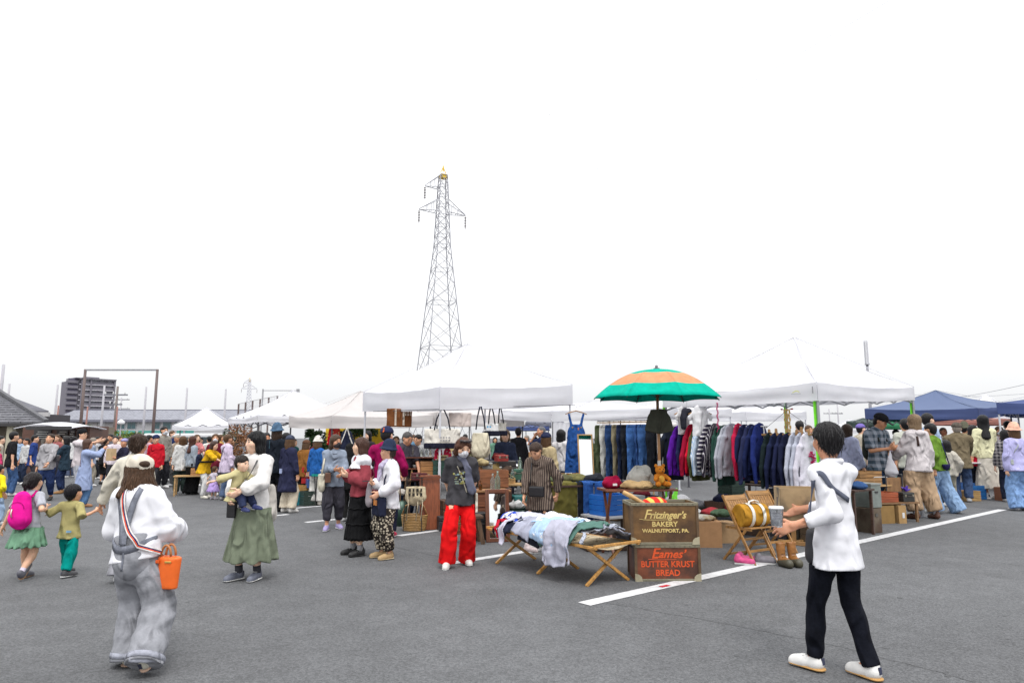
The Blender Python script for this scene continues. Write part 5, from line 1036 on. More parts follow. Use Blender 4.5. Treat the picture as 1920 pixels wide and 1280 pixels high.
per('person in white jacket and green trousers beside the long haired woman', 341, 818, 925, h=-150, hair=('bob', BRN), top=((.55, .55, .54), 2, .035, .4, .11), legs=('trousers', (.03, .045, .04), .06, .055, .02), shoes=(.02, .02, .02))
I = per('woman with long wavy brown hair, grey jacket and wide black trousers', 359, 818, 927, h=150, hair=('long', (.06, .022, .015)), top=((.27, .31, .36), 2, .03, .47, .1), legs=('trousers', (.01, .01, .011), .075, .08, .01), shoes=(.02, .02, .02))
at_body(I, 'white_tote', 'white cloth tote carried by the long haired woman in grey', 'bag', MB().box(I['P'] + V3(.22, .03, 0), (.05, .26, .34)), M('cloth', (.62, .62, .62)), bevel=.02)
I = per('person in mustard yellow shirt and white trousers bending forward', 386, 822, 934, h=80, hair=('bob', (.05, .025, .018)), top=((.62, .36, .015), 1.1, .042, .42, .12), legs=('trousers', (.62, .62, .6), .05, .042, .03), lean=26, armL=(.1, -.4, .6), armR=(-.1, -.4, .6), look=(0, -4), shoes=(.62, .6, .52))
at_body(I, 'waist_bag', 'black waist carrier belt round the person in mustard yellow', 'bag', MB().tube([I['Wt'] + V3(.165 * math.cos(a), .14 * math.sin(a), .02) for a in [k * math.pi / 10 for k in range(21)]], .05, 6, flat=.5), M('cloth', (.012, .012, .016)), smooth=True)
bp = Field(.02); c = I['Wt'] + V3(0, .22, .0); bp.cone(c + V3(0, 0, .12), c + V3(0, 0, -.14), .11, .13, .03, .6, (0, 1, 0)); tag(bp.build('backpack', M('cloth', (.015, .02, .045)), None, I['loc'], I['rot']), 'dark navy backpack between the grey jacket and the mustard shirt', 'backpack')
I = per('person in pale lilac sweater with dark shoulder strap turned away', 424, 815, 938, h=140, hair=('short', BRN), top=((.56, .47, .60), 2, .04, .42, .11), legs=('trousers', M('denim', (.09, .13, .22)), .06, .05, .03), armL=(.1, -.25, .56), shoes=(.3, .3, .3))
MB().strip(drape([I['top']], [I['S'] + V3(-.08, -.05, .1), I['S'] + V3(-.08, .2, .03), I['S'] + V3(.0, .3, -.12), I['Wt'] + V3(.15, .25, 0)]), .03, .005).build('bag_strap', M('cloth', (.02, .02, .03)), I['body'], smooth=True)
per('little girl in lilac dress standing beside the lilac sweater', 403, 872, 936, h=160, kid=2, hair=('short', BRN), top=((.55, .5, .58), .5, .02, .43, .1), legs=('skirt', (.42, .3, .62), .22, .2, 12), shoes=(.5, .45, .5), socks=(.6, .55, .6))
per('woman in burgundy knit with orange scarf and mask behind the mustard shirt', 402, 814, Y=19.5, h=20, hair=('bob', BRN), top=((.14, .015, .03), 2, .03, .45, .1), legs=('trousers', (.04, .04, .05), .05, .045, .03), mask=(.62, .62, .66), collar=(.6, .25, .02))
per('man looking out between the mother and the black bucket hat', 497, 812, Y=17, h=35, sex='m', hair=('short', BLK), top=((.03, .03, .035), 1, .03, .45, .1), legs=('trousers', (.03, .03, .04), .05, .045, .03), skin='#b87f5f')
per('person in green jacket behind the black bucket hat', 534, 812, Y=17.5, h=120, hair=('short', BLK), top=((.02, .12, .09), 2, .03, .45, .1), legs=('trousers', (.03, .03, .04), .05, .045, .03))
per('woman in rust brown coat bending at the crates', 566, 822, Y=17.2, h=150, hair=('bob', BRN), hat=('cap', (.1, .05, .03)), top=((.20, .085, .02), 2, .05, .42, .12), legs=('trousers', (.03, .03, .03), .06, .05, .03), lean=14)
per('person in black hood seen between the two masked shoppers', 655, 832, Y=13.5, h=170, hair=('bob', BLK), hat=('beanie', (.012, .012, .012)), top=((.012, .012, .013), 2, .04, .42, .11), legs=('trousers', (.02, .02, .02), .05, .045, .03))
per('vendor with black hair under the cream tent near the yellow sheet', 688, 808, Y=18, h=-25, hair=('bob', BLK), top=((.03, .025, .03), 2, .03, .45, .1), legs=('trousers', (.03, .03, .03), .05, .045, .03))
# -- right side
I = per('man in grey plaid T-shirt, black cap and backpack holding a white plastic bag', 1648, 774, Y=14.3, h=25, sex='m', hair=('short', BLK), hat=('cap', (.014, .014, .016)), top=(M('plaid', (.28, .31, .36), (.05, .075, .10), freq=7.5, duty=.5), .95, .035, .44, .105), legs=('trousers', M('denim', (.018, .04, .085)), .055, .05, .03), armL=('px', 1672, 838, -.3), armR=('px', 1665, 841, -.35), look=(20, 28), build=1.1, skin='#c08a68')
bp = Field(.02); c = I['S'] + V3(-.05, .17, -.22); bp.cone(c + V3(0, 0, .14), c + V3(0, 0, -.18), .14, .17, .04, .55, (0, 1, 0)); o = tag(bp.build('backpack', M('cloth', (.03, .035, .03)), None, I['loc'], I['rot']), 'dark backpack worn by the man in grey plaid', 'backpack')
for s in (1, -1): MB().tube([I['S'] + V3(s * .1, .08, .05), I['S'] + V3(s * .105, -.09, .03), I['S'] + V3(s * .12, -.14, -.18)], .025, 6, flat=.4).build('shoulder_strap', M('cloth', (.03, .035, .03)), o, smooth=True)
pb_ = Field(.013); c = D(1671, 872, I['Y'] - .4); pb_.cone(c + V3(0, 0, .06), c + V3(0, 0, -.12), .06, .13, .03, .6, (.2, 1, 0)).cone(c + V3(-.02, 0, .05), c + V3(0, 0, .3), .06, .015, .03, .5); pb_.disp = folds(6, .012, 25, 25)
tag(pb_.build('carrier_bag', M('canvas', (.62, .62, .66), trans=.3), None), 'white plastic carrier bag hanging from the hand of the man in plaid', 'bag')
I = per('woman with light brown bob in pale grey hooded top and wide beige trousers', 1722, 778, 972, h=-165, hair=('bob', (.20, .135, .08)), top=(M('cloth', (.55, .51, .52)), 1.95, .045, .45, .115, .012), legs=('trousers', M('cloth', (.40, .28, .18)), .085, .07, .06), shoes=(.09, .035, .02), feet=((.09, .02, 0), (-.11, .06, 0)), armL=(.1, -.2, .58), socks=(.3, .3, .33))
hd_ = Field(.02); hd_.ell(I['S'] + V3(0, .11, .02), (.13, .07, .07)); hd_.build('hood', M('cloth', (.55, .51, .52)), I['body'])
MB().strip(drape([I['top']], [I['S'] + V3(.105, -.15, .02), I['S'] + V3(.11, .03, .12), I['S'] + V3(.12, .2, -.03), I['S'] + V3(.13, .25, -.24)]), .045, .005).build('bag_strap', M('cloth', (.06, .035, .03)), I['body'], smooth=True)
I = per('woman in green jacket and pale wide jeans beside the grey hooded top', 1759, 792, 962, h=-140, hair=('short', BLK), top=((.12, .22, .03), 2, .04, .47, .11), legs=('trousers', M('denim', (.24, .36, .55)), .075, .085, .005), lean=8, shoes=(.55, .55, .55), feet=((.05, -.04, 0), (-.12, .12, 0)))
cord(I, 'crossbody_bag', 'navy half moon bag across the woman in green jacket', 'bag', MB().lathe([(.01, -.08), (.12, -.05), (.16, .02), (.16, .05)], I['P'] + V3(.08, .16, .02), 12, sy=.4), M('cloth', (.02, .02, .07)), ([I['P'] + V3(0, .2, .05), I['S'] + V3(-.05, .15, -.05)], .012), smooth=True)
per('man in blue shirt behind the green jacket', 1745, 776, Y=16.5, h=100, sex='m', hair=('short', BLK), top=((.35, .45, .62), 1, .03, .45, .1), legs=('trousers', (.03, .04, .06), .05, .045, .03))
I = per('woman with long black hair, pale yellow cardigan and long cream slit skirt', 1850, 779, 935, h=165, hair=('long', (.008, .008, .009)), top=((.66, .64, .42), 1.95, .028, .48, .1), legs=('skirt', M('cloth', (.60, .56, .49)), .12, .135, 7, .07), shoes=(.68, .66, .64), sole=(.68, .66, .64), armR=(-.06, -.2, .6), feet=((.04, .04, 0), (-.11, -.04, 0, 15)))
I = per('woman in pink bucket hat, lavender blouse and pale jeans cut by the picture edge', 1908, 796, 957, h=178, hair=('bob', BRN), hat=('bucket', (.72, .42, .31)), top=(M('cloth', (.44, .43, .70)), 2, .04, .46, .125, .012), legs=('trousers', M('denim', (.20, .33, .58)), .07, .08, .01), shoes=(.5, .5, .52))
cord(I, 'shoulder_bag', 'small silver shoulder bag on the woman in pink bucket hat', 'bag', MB().box(I['P'] + V3(.19, .05, .1), (.07, .16, .12)), M('leather', (.35, .38, .36)), ([I['P'] + V3(.19, .05, .16), I['S'] + V3(.05, .15, -.1), I['S'] + V3(-.05, .02, .07)], .01), bevel=.02)
per('woman in pale blue striped sleeves with a tan bag behind the sweatshirt rack', 1592, 796, Y=15.5, h=120, hair=('mid', DBR), top=((.42, .45, .62), 2, .04, .47, .11), legs=('trousers', (.015, .015, .02), .06, .055, .02), mask=(.6, .6, .62))
per('man in purple cap and cream jacket near the antenna mast', 1617, 795, Y=20, h=100, sex='m', hair=('short', BLK), hat=('cap', (.16, .12, .38)), top=((.5, .45, .36), 2, .035, .42, .11), legs=('trousers', (.05, .05, .06), .05, .045, .03))
per('person in pale sage shirt with a thin black strap', 1703, 786, Y=16.5, h=170, sex='m', hair=('short', BLK), top=((.45, .46, .4), 1.2, .04, .43, .11), legs=('trousers', (.02, .025, .04), .055, .05, .03))
per('child in mint trousers crouching near the toy table', 1688, 818, Y=19, h=160, kid=1, hair=('short', BLK), top=((.4, .35, .6), 1, .03, .44, .1), legs=('trousers', (.2, .55, .5), .06, .05, .03))
per('woman with ponytail in white by the toy table', 1683, 806, Y=23, h=140, hair=('pony', BLK), top=((.6, .6, .62), 1, .03, .45, .1), legs=('trousers', (.05, .05, .08), .05, .045, .03))
per('man in olive jacket and grey cap bending over the white table', 1800, 790, Y=17.5, h=150, sex='m', hair=('short', GRY), hat=('cap', (.10, .085, .07)), top=((.15, .12, .075), 2, .05, .43, .115), legs=('trousers', M('denim', (.05, .08, .16)), .055, .05, .03), lean=10, armL=(.1, -.3, .55), armR=(-.1, -.3, .55), build=1.15)
per('person in tan vest and olive hat beside the olive jacket', 1813, 794, Y=20.5, h=120, sex='m', hair=('short', BLK), hat=('bucket', (.10, .10, .07)), top=((.28, .22, .13), 2, .04, .44, .11), legs=('trousers', (.05, .05, .06), .05, .045, .03))
per('vendor in white shirt and neck strap behind the white table', 1772, 802, Y=22.5, h=5, sex='m', hair=('buzz', (.1, .07, .05)), top=((.62, .6, .58), 1, .03, .45, .1), legs=('trousers', (.1, .1, .1), .05, .045, .03), skin='#a5694c')
per('person in bright red sleeves behind the long black hair', 1829, 798, Y=18.6, h=160, hair=('bob', BLK), top=((.58, .01, .04), 2, .04, .44, .11), legs=('trousers', (.02, .025, .04), .055, .05, .03))
per('woman in checked shirt under the navy tent', 1890, 806, Y=17.5, h=150, hair=('bob', BLK), top=(M('plaid', (.3, .28, .28), (.03, .03, .04), freq=12), 2, .035, .44, .11), legs=('trousers', (.015, .02, .04), .06, .055, .02))
per('masked woman with red scarf beneath the navy tent', 1878, 800, Y=21.5, h=-20, hair=('mid', BRN), top=((.55, .5, .5), 2, .03, .45, .1), legs=('trousers', (.1, .1, .12), .05, .045, .03), mask=(.62, .64, .68), collar=(.4, .02, .03))
per('tall man behind the masked woman beneath the navy tent', 1895, 790, Y=23, h=165, sex='m', hair=('short', BLK), top=((.04, .04, .05), 2, .03, .45, .1), legs=('trousers', (.04, .04, .05), .05, .045, .03))
per('small child with black hair in front of the olive jacket', 1776, 822, Y=17, h=170, kid=1, hair=('bob', BLK), top=((.45, .42, .36), 2, .05, .42, .12), legs=('trousers', (.3, .28, .22), .06, .05, .03))
per('dark haired head behind the brass candle stand', 1503, 790, Y=19, h=175, sex='m', hair=('short', BLK), top=((.03, .04, .07), 2, .03, .45, .1), legs=('trousers', (.03, .03, .04), .05, .045, .03))
per('pale faced vendor beside the candle stand bar', 1519, 798, Y=21, h=10, hair=('short', BRN), top=((.1, .1, .12), 2, .03, .45, .1), legs=('trousers', (.03, .03, .04), .05, .045, .03))
# -- the far crowd
far = [(640, 22, 'black hair', (.05, .05, .07), 20), (668, 24, 'brown hair', (.5, .1, .1), 150), (700, 27, 'grey hair', (.3, .35, .4), -40), (735, 30, 'black hair', (.6, .6, .58), 170), (775, 26, 'brown hair', (.1, .2, .3), 60), (815, 24, 'black hair', (.2, .2, .22), 0), (842, 28, 'grey hair', (.5, .4, .2), 90), (872, 25, 'black hair', (.55, .2, .3), 160),
       (905, 22, 'brown hair', (.65, .6, .55), 40), (928, 30, 'black hair', (.12, .25, .18), 10), (960, 34, 'black hair', (.6, .15, .2), 140), (988, 27, 'grey hair', (.6, .6, .62), -60), (1004, 31, 'black hair', (.02, .03, .1), 90), (1036, 26, 'brown hair', (.4, .33, .22), 170), (1072, 29, 'black hair', (.1, .1, .1), 0), (1096, 24, 'black hair', (.05, .1, .2), 100),
       (1118, 33, 'brown hair', (.6, .5, .5), 30), (1160, 27, 'black hair', (.5, .5, .55), 150), (1255, 26, 'black hair', (.05, .05, .05), 20), (1455, 24, 'brown hair', (.3, .1, .1), 10), (1475, 30, 'black hair', (.5, .5, .5), 120), (1540, 26, 'black hair', (.15, .2, .3), 30), (1566, 30, 'grey hair', (.6, .5, .45), -50), (1632, 28, 'black hair', (.1, .1, .12), 90),
       (1660, 32, 'brown hair', (.6, .6, .62), 160), (1735, 29, 'black hair', (.3, .3, .32), 10), (1755, 34, 'black hair', (.55, .15, .15), 60), (1840, 27, 'grey hair', (.1, .12, .2), 170), (1862, 31, 'brown hair', (.6, .58, .5), 20),
       (35, 27, 'black hair', (.3, .4, .55), 40), (80, 29, 'grey hair', (.2, .3, .45), 120), (112, 30, 'black hair', (.05, .05, .06), 10), (180, 27, 'black hair', (.5, .5, .52), 80), (250, 27, 'black hair', (.6, .3, .4), 20), (268, 31, 'brown hair', (.1, .1, .15), 170), (355, 26, 'grey hair', (.4, .4, .42), 40), (376, 29, 'black hair', (.06, .1, .2), 10), (412, 27, 'brown hair', (.5, .3, .1), 90), (448, 24, 'black hair', (.25, .25, .25), 150), (470, 27, 'grey hair', (.6, .6, .6), 0), (550, 22, 'black hair', (.02, .1, .1), 60), (584, 24, 'black hair', (.4, .1, .1), 160), (612, 23, 'brown hair', (.1, .12, .1), 20)]
far += [(x, y, c_, t, (x * 7) % 360) for x, y, c_, t in ((48, 24, 'black hair', (.5, .5, .5)), (104, 25, 'brown hair', (.3, .1, .1)), (136, 28, 'black hair', (.6, .6, .6)), (172, 23, 'grey hair', (.25, .3, .4)), (205, 25, 'black hair', (.1, .1, .12)), (222, 30, 'brown hair', (.6, .5, .4)), (241, 24, 'black hair', (.55, .55, .58)), (258, 26, 'brown hair', (.04, .06, .12)), (277, 23, 'black hair', (.45, .3, .35)), (312, 26, 'brown hair', (.6, .6, .58)), (345, 24, 'black hair', (.1, .2, .15)), (367, 23, 'brown hair', (.55, .2, .2)), (391, 25, 'black hair', (.6, .58, .55)), (430, 22, 'black hair', (.08, .08, .1)), (462, 22, 'brown hair', (.35, .38, .42)), (483, 25, 'black hair', (.6, .3, .1)), (522, 24, 'grey hair', (.2, .25, .3)), (598, 26, 'black hair', (.5, .45, .4)), (655, 28, 'brown hair', (.1, .15, .3)), (684, 23, 'black hair', (.45, .1, .15)), (1082, 26, 'grey hair', (.1, .2, .3)), (1143, 24, 'black hair', (.6, .6, .6)), (1205, 28, 'brown hair', (.2, .2, .25)), (1610, 25, 'black hair', (.5, .5, .52)), (1645, 24, 'brown hair', (.1, .1, .1)), (1725, 24, 'black hair', (.6, .55, .5)))]
cn_ = lambda c: min((('black', (.03, .03, .04)), ('white', (.62, .6, .58)), ('navy', (.05, .08, .2)), ('red', (.5, .13, .13)), ('grey', (.3, .3, .33)), ('tan', (.45, .36, .2)), ('green', (.1, .24, .18)), ('pink', (.58, .28, .35)), ('pale blue', (.3, .4, .5))), key=lambda k: sum((a - b) ** 2 for a, b in zip(k[1], c)))[0]
where = lambda px: ('behind the kiosk' if px < 60 else 'before the food kiosk' if px < 130 else 'far beyond the raised hands' if px < 240 else 'near the green shrub' if px < 300 else 'before the small white tent' if px < 390 else 'beside the driftwood screen' if px < 480 else 'under the black framed tent' if px < 600 else 'among the hanging plants' if px < 690 else
         'behind the brown hanging bag' if px < 790 else 'behind the big cream tote' if px < 860 else 'behind the round tote' if px < 940 else 'near the navy far tent' if px < 1010 else 'behind the striped shirt shopper' if px < 1060 else 'behind the dungarees' if px < 1110 else 'behind the jeans rail' if px < 1300 else 'behind the sweatshirt rail' if px < 1520 else 'past the white tent leg' if px < 1600 else 'near the green stall roof' if px < 1680 else 'under the blue tent' if px < 1800 else 'between the blue tents')
seen_ = {}
heads_far = {'black hair': BLK, 'brown hair': BRN, 'grey hair': GRY}
for k, (px, Yq, hh, cc, hd_) in enumerate(far):
    lab = 'far shopper with %s in %s top %s' % (hh, cn_(cc), where(px)); lab += '' if lab not in seen_ else ', the nearer one' if Yq < seen_[lab] else ', the farther one'; seen_[lab] = Yq
    per(lab, px, 0, Y=Yq, H=1.55 + .18 * ((k * 37) % 10) / 10, h=hd_, sex='fm'[k % 2], hair=(('short', 'bob', 'mid', 'short')[k % 4], heads_far[hh]), top=(cc, 1 + (k % 3) * .5, .032, .45, .105), legs=('trousers', ((.03, .03, .04), (.08, .1, .16), (.3, .27, .22), (.02, .03, .06))[k % 4], .055, .05, .03), armL=(.1, -.2, .56) if k % 3 == 0 else None, group='far shoppers in the market crowd')
# ================================================================ GOODS ON THE MARKET
oak = M('wood', (.30, .15, .045), axis=2, rough=.35); oakx = M('wood', (.31, .16, .05), axis=0, rough=.35); pine = M('wood', (.42, .26, .11), axis=0); pinez = M('wood', (.40, .24, .10), axis=2)
mah = M('wood', (.15, .05, .025), axis=0, rough=.4); mahz = M('wood', (.15, .055, .03), axis=2, rough=.4); dkw = M('wood', (.06, .03, .02), axis=0); cardm = M('card', (.36, .23, .12), var=.18); steelm = M('metal', (.45, .45, .47))
navy = (.014, .018, .06); F2v = Vector((F2.x, F2.y, 0))
# ---- clothes on hangers
def hanger(root, z, wd=.21, wood=True, hook=True):
    b = MB(); b.tube([(-wd, 0, z - .075), (-wd * .5, 0, z - .03), (0, 0, z), (wd * .5, 0, z - .03), (wd, 0, z - .075)], [.009, .012, .014, .012, .009], 6)
    h = b.build('hanger', M('wood', (.33, .17, .06), axis=0) if wood else M('plastic', (.03, .03, .03)), root, smooth=True)
    if hook: MB().tube([(0, 0, z), (0, 0, z + .05), (.022, 0, z + .085), (.0, 0, z + .108), (-.02, 0, z + .09)], .0028, 5).build('hook', steelm, h)
PROT = {}
def top_mesh(kind, seed):
    key = (kind, seed % 4)
    if key in PROT: return PROT[key]
    f = Field(.0135); r = random.Random(seed); L = {'sweat': .66, 'coat': .78, 'tee': .66, 'jacket': .68}[kind]; wd = {'sweat': .235, 'coat': .235, 'tee': .23, 'jacket': .24}[kind]; sl = {'sweat': .62, 'coat': .64, 'tee': .18, 'jacket': .6}[kind]
    f.cone((0, 0, -.06), (0, 0, -L), wd * .92, wd * .98, .03, .17, (0, 1, 0), eb=1).cone((-wd * .8, 0, -.075), (wd * .8, 0, -.075), .04, .04, .03, .9).cone((0, 0, -.05), (0, 0, .0), .1, .075, .02, .4, eb=1)
    for s in (1, -1):
        o = r.uniform(-.03, .03)
        f.cone((s * wd * .84, 0, -.085), (s * (wd + .055), o, -.085 - sl * .5), .06, .052, .02, .6).cone((s * (wd + .055), o, -.085 - sl * .5), (s * (wd + .045), o * 2, -.085 - sl), .052, .036, .02, .65, eb=1)
    f.disp = folds(seed + 50, .012, 34, 7, 4); P, q = f.data(); PROT[key] = (P, q); return PROT[key]
def hang_top(label, t, mat, kind='sweat', z=1.67, seed=0, group=None, turn=0, prnt=None, pos=None, name=None, scale=1):
    p = pos or (F2v + W_ * t + U * .12); root = thing(name or {'sweat': 'sweatshirt', 'coat': 'coat', 'tee': 'tee_shirt', 'jacket': 'jacket'}[kind], label, {'sweat': 'sweatshirt', 'coat': 'coat', 'tee': 'T-shirt', 'jacket': 'jacket'}[kind], p + V3(0, 0, z), AU + R(turn), group)
    P, q = top_mesh(kind, seed); o = obj('cloth_body', fastmesh(P * scale, q), mat, root); hanger(root, .01)
    if kind == 'sweat':
        L = .66 * scale; MB().tube([(.22 * math.cos(a) * scale, .043 * math.sin(a), -L + .015) for a in [k * math.pi / 10 for k in range(21)]], .012, 5).build('waist_rib', mat, root, smooth=True)
    if prnt:
        b = MB(); rq = random.Random(seed)
        for k in range(prnt[2]): b.box((prnt[3] + rq.uniform(-.05, .05) * prnt[1], -.055, -.22 + rq.uniform(-.09, .09) * prnt[1]), (rq.uniform(.02, .06), .008, rq.uniform(.012, .03)))
        b.build('chest_print', M('cloth', prnt[0]), root)['kind'] = 'stuff'
    return root
def rail(label, a, b, z, mat, legs=True, name='clothes_rail'):
    a, b = Vector(a), Vector(b); m = (a + b) / 2; root = thing(name, label, 'clothes rail', (m.x, m.y, 0)); d = (b - a).normalized(); s = V3(-d.y, d.x, 0)
    MB().tube([a - m + V3(0, 0, z) - d * .06, b - m + V3(0, 0, z) + d * .06], .014, 8).build('rail_bar', mat, root, smooth=True)
    if legs:
        for p in (a - m, b - m):
            l = MB().tube([p + V3(0, 0, z), p + V3(0, 0, .06)], .014, 8).build('upright', mat, root, smooth=True); MB().bar(p + s * .25 + V3(0, 0, .05), p - s * .25 + V3(0, 0, .05), .03).build('foot_bar', mat, l)
    return root
ofs = U * .12
rail('long steel clothes rail packed with jackets and sweatshirts', F2v + W_ * 2.95 + ofs, F2v + W_ * .98 + ofs, 1.775, steelm)
gA = 'clothes packed on the long steel rail'
rackA = [('black long coat at the far end of the steel rail', (.01, .011, .013), 'coat'), ('dark navy coat next to the black one at the far end', (.015, .02, .035), 'coat'), ('charcoal jacket squeezed before the purple one', (.02, .022, .03), 'jacket'), ('bright purple jacket on the rail', (.10, .012, .30), 'jacket'), ('thin navy jacket between purple and red', (.018, .02, .07), 'jacket'), ('deep crimson jacket with navy side', (.32, .008, .035), 'jacket'),
         ('bright red hooded jacket on the rail', (.55, .008, .03), 'jacket'), ('olive green jacket beside the bright red one', (.075, .085, .035), 'coat'), ('pale blue striped shirt on the rail', M('stripe', (.3, .42, .6), (.6, .65, .7), freq=40), 'jacket'), ('white and navy striped rugby shirt on the rail', M('bands', (.03, .025, .05), (.6, .58, .6), freq=14, duty=.35, axis=2), 'jacket'), ('dark shirt with pale vertical stripes on the rail', M('stripe', (.025, .02, .035), (.5, .48, .5), freq=26, duty=.2), 'jacket'),
         ('dark bottle green cardigan on the rail', (.02, .06, .045), 'coat'), ('green cardigan with open front beside the grey sweatshirts', (.018, .05, .04), 'coat'), ('pale heather grey sweatshirt first on the rail', (.40, .41, .46), 'sweat'), ('second heather grey sweatshirt, slightly darker', (.31, .32, .37), 'sweat'), ('crimson sweatshirt between grey and navy', (.4, .012, .05), 'sweat'), ('navy sweatshirt just past the crimson one', navy, 'sweat'),
         ('dull navy sweatshirt in the middle of the navy ones', (.02, .025, .07), 'sweat'), ('navy sweatshirt second from the rail end', (.013, .02, .075), 'sweat'), ('deep blue sweatshirt facing out at the near end of the rail', (.012, .022, .12), 'sweat')]
for k, (lb_, c, kd) in enumerate(rackA): hang_top(lb_, 2.88 - k * 1.84 / 19 + .03 * math.sin(k * 7.3), M('cloth', c) if isinstance(c, tuple) else c, kd, seed=k, group=gA, turn=random.Random(k).uniform(-13, 13), z=1.665 + .015 * math.sin(k * 5.1), scale=1.0 + .07 * math.sin(k * 2.7) + (.05 if kd == 'sweat' else 0))
gB = 'sweatshirts on the wooden rack'
for k, (lb_, c, pr_) in enumerate([('blackish green sweatshirt first on the wooden rack', (.01, .018, .02), None), ('plain navy sweatshirt second on the wooden rack', (.012, .017, .05), None), ('plain navy sweatshirt third on the wooden rack', (.014, .018, .055), None), ('navy sweatshirt with a gold chest print', (.011, .014, .038), ((.33, .24, .12), 1.3, 26, .0)), ('plain light grey sweatshirt on the wooden rack', (.42, .44, .52), None),
                               ('light grey sweatshirt with a navy chest letter', (.40, .42, .5), ((.02, .03, .10), .7, 10, .05)), ('white sweatshirt with red lettering at the near end of the wooden rack', (.60, .58, .66), ((.5, .03, .12), 1.0, 20, 0))]):
    hang_top(lb_, .88 - k * .105, M('cloth', c), 'sweat', seed=k + 20, group=gB, z=1.53, turn=random.Random(k + 40).uniform(-5, 8) - (18 if k == 6 else 0), prnt=pr_)
# wooden T rack with tall brass ornament
tr = F2v + W_ * .57 + ofs; root = thing('wooden_rack', 'wooden garment rack with a tall brass fretwork finial and wire stays', 'rack', tr, R(128)); wood2 = M('wood', (.36, .2, .08), axis=0)
MB().box((0, 0, 1.645), (1.05, .06, .035)).build('rack_bar', wood2, root, bevel=.005); MB().box((0, 0, .82), (.05, .05, 1.62)).build('post', M('wood', (.3, .16, .06), axis=2), root); MB().box((0, 0, .03), (.5, .06, .05)).box((0, 0, .031), (.055, .5, .05)).build('foot', wood2, root)
fi = MB(); brass = M('metal', (.5, .33, .12), rough=.45)
for z0 in range(6):
    for s in (1, -1): fi.box((s * (.03 + .012 * (z0 % 2)), 0, 1.70 + z0 * .058), (.022, .02, .045))
    fi.box((0, 0, 1.725 + z0 * .058), (.09, .018, .012))
fi.box((0, 0, 1.84), (.012, .02, .38)).box((0, 0, 2.03), (.16, .015, .014)); fi.build('brass_finial', brass, root)
for s in (1, -1): MB().bar((s * .05, 0, 1.98), (s * .48, 0, 1.67), .005).build('wire_stay', M('metal', (.1, .1, .1)), root); MB().lathe([(.018, -.012), (.018, .012)], (s * .085, 0, 2.035), 8).build('ball', M('paint', (.35, .05, .04)), root)
for x, s_ in ((-.42, .05), (-.33, .035), (-.22, .07), (-.14, .03), (.2, .05), (.32, .04)): MB().lathe([(.02, 0), (.024, .01), (.02, s_ + .02), (.012, s_ + .03)], (x, 0, 1.662), 8).build('peg', wood2, root)
# jeans rail
rail('steel clothes rail hung with jeans and chinos', F2v + W_ * 3.05, F2v + W_ * 4.5, 1.93, steelm)
def jeans_mesh(seed, L=1.04, wd=.2):
    f = Field(.0145); r = random.Random(seed)
    f.cone((0, 0, -.02), (0, 0, -.3), wd, wd + .02, .03, .16, (0, 1, 0), ea=1)
    for s in (1, -1): f.cone((s * .09, .015 * s, -.26), (s * .105, .02 * s, -L), .115, .1, .02, .22, eb=1)
    f.disp = folds(seed + 5, .008, 30, 8, 4); return f.data()
den = lambda c: M('denim', c)
for k, (lb_, m_) in enumerate([('black jeans at the near end of the jeans rail', den((.012, .014, .02))), ('pale denim jeans facing out beside the parasol pole', den((.045, .11, .28))), ('mid blue denim jeans on the jeans rail', den((.03, .075, .22))), ('bright blue faded jeans with a leather patch', den((.05, .13, .34))), ('black work trousers on the jeans rail', den((.015, .017, .022))), ('dark indigo jeans between black and khaki', den((.016, .025, .06))),
                               ('khaki chinos facing out on the jeans rail', M('cloth', (.22, .19, .12))), ('deep blue jeans beyond the khaki chinos', den((.02, .05, .14))), ('white trousers edge on the jeans rail', M('cloth', (.5, .5, .47))), ('olive green fatigue trousers at the far end', M('cloth', (.07, .085, .045)))]):
    root = thing('trousers', lb_, 'trousers', F2v + W_ * (3.15 + k * .14) + V3(0, 0, 1.86), AU + R(random.Random(k).uniform(-22, 4)), 'trousers on the jeans rail'); P, q = jeans_mesh(k); obj('cloth_body', fastmesh(P, q), m_, root)
    MB().strip([(V3(-.2, -.034, -.035), V3(0, -1, 0)), (V3(.2, -.034, -.035), V3(0, -1, 0))], .035, .004).build('waistband', m_, root); MB().box((0, 0, .03), (.3, .012, .02)).bar((0, 0, .03), (0, 0, .075), .006).build('hanger', M('wood', (.3, .2, .1)), root)
    if k in (3, 6): MB().box((.1, -.04, -.1), (.07, .006, .05)).build('patch', M('leather', (.35, .2, .08)), root)
# hung under the tent edge
pz = F2v + W_ * 2.45 + U * .0
hang_top('white T-shirt hung high above the steel rail', 0, M('cloth', (.62, .61, .62)), 'tee', pos=pz, z=2.06, seed=31, turn=-10, scale=.62)
hang_top('second white T-shirt hung high under the tent edge', 0, M('cloth', (.66, .66, .68)), 'tee', pos=F2v + W_ * 2.1, z=2.06, seed=33, turn=-30, scale=.66)
f = Field(.012); f.chain([V3(-.1, 0, -.3), V3(-.1, 0, -.15), V3(-.05, 0, -.03), V3(.05, 0, -.03), V3(.08, 0, -.13)], [.05, .055, .055, .05, .04], .02); o = f.build('knitted_tube', M('cloth', (.025, .025, .035)), None, F2v + W_ * 2.3 - U * .1 + V3(0, 0, 2.08), AU); tag(o, 'dark knitted tube hung high between the white T-shirts', 'scarf'); MB().tube([(0, 0, -.02), (.01, 0, .1), (0, 0, .13)], .003, 5).build('hook', steelm, o)
b = MB()
for k in range(26): b.lathe([(.006, 0), (.02, .008), (.006, .018)], (.008 * math.sin(k), 0, -k * .02), 7)
o = b.build('bead_string', M('plastic', (.45, .01, .12)), None, F2v + W_ * 1.72 - U * .04 + V3(0, 0, 2.16), 0); tag(o, 'string of dark pink beads hanging from the tent edge', 'beads')
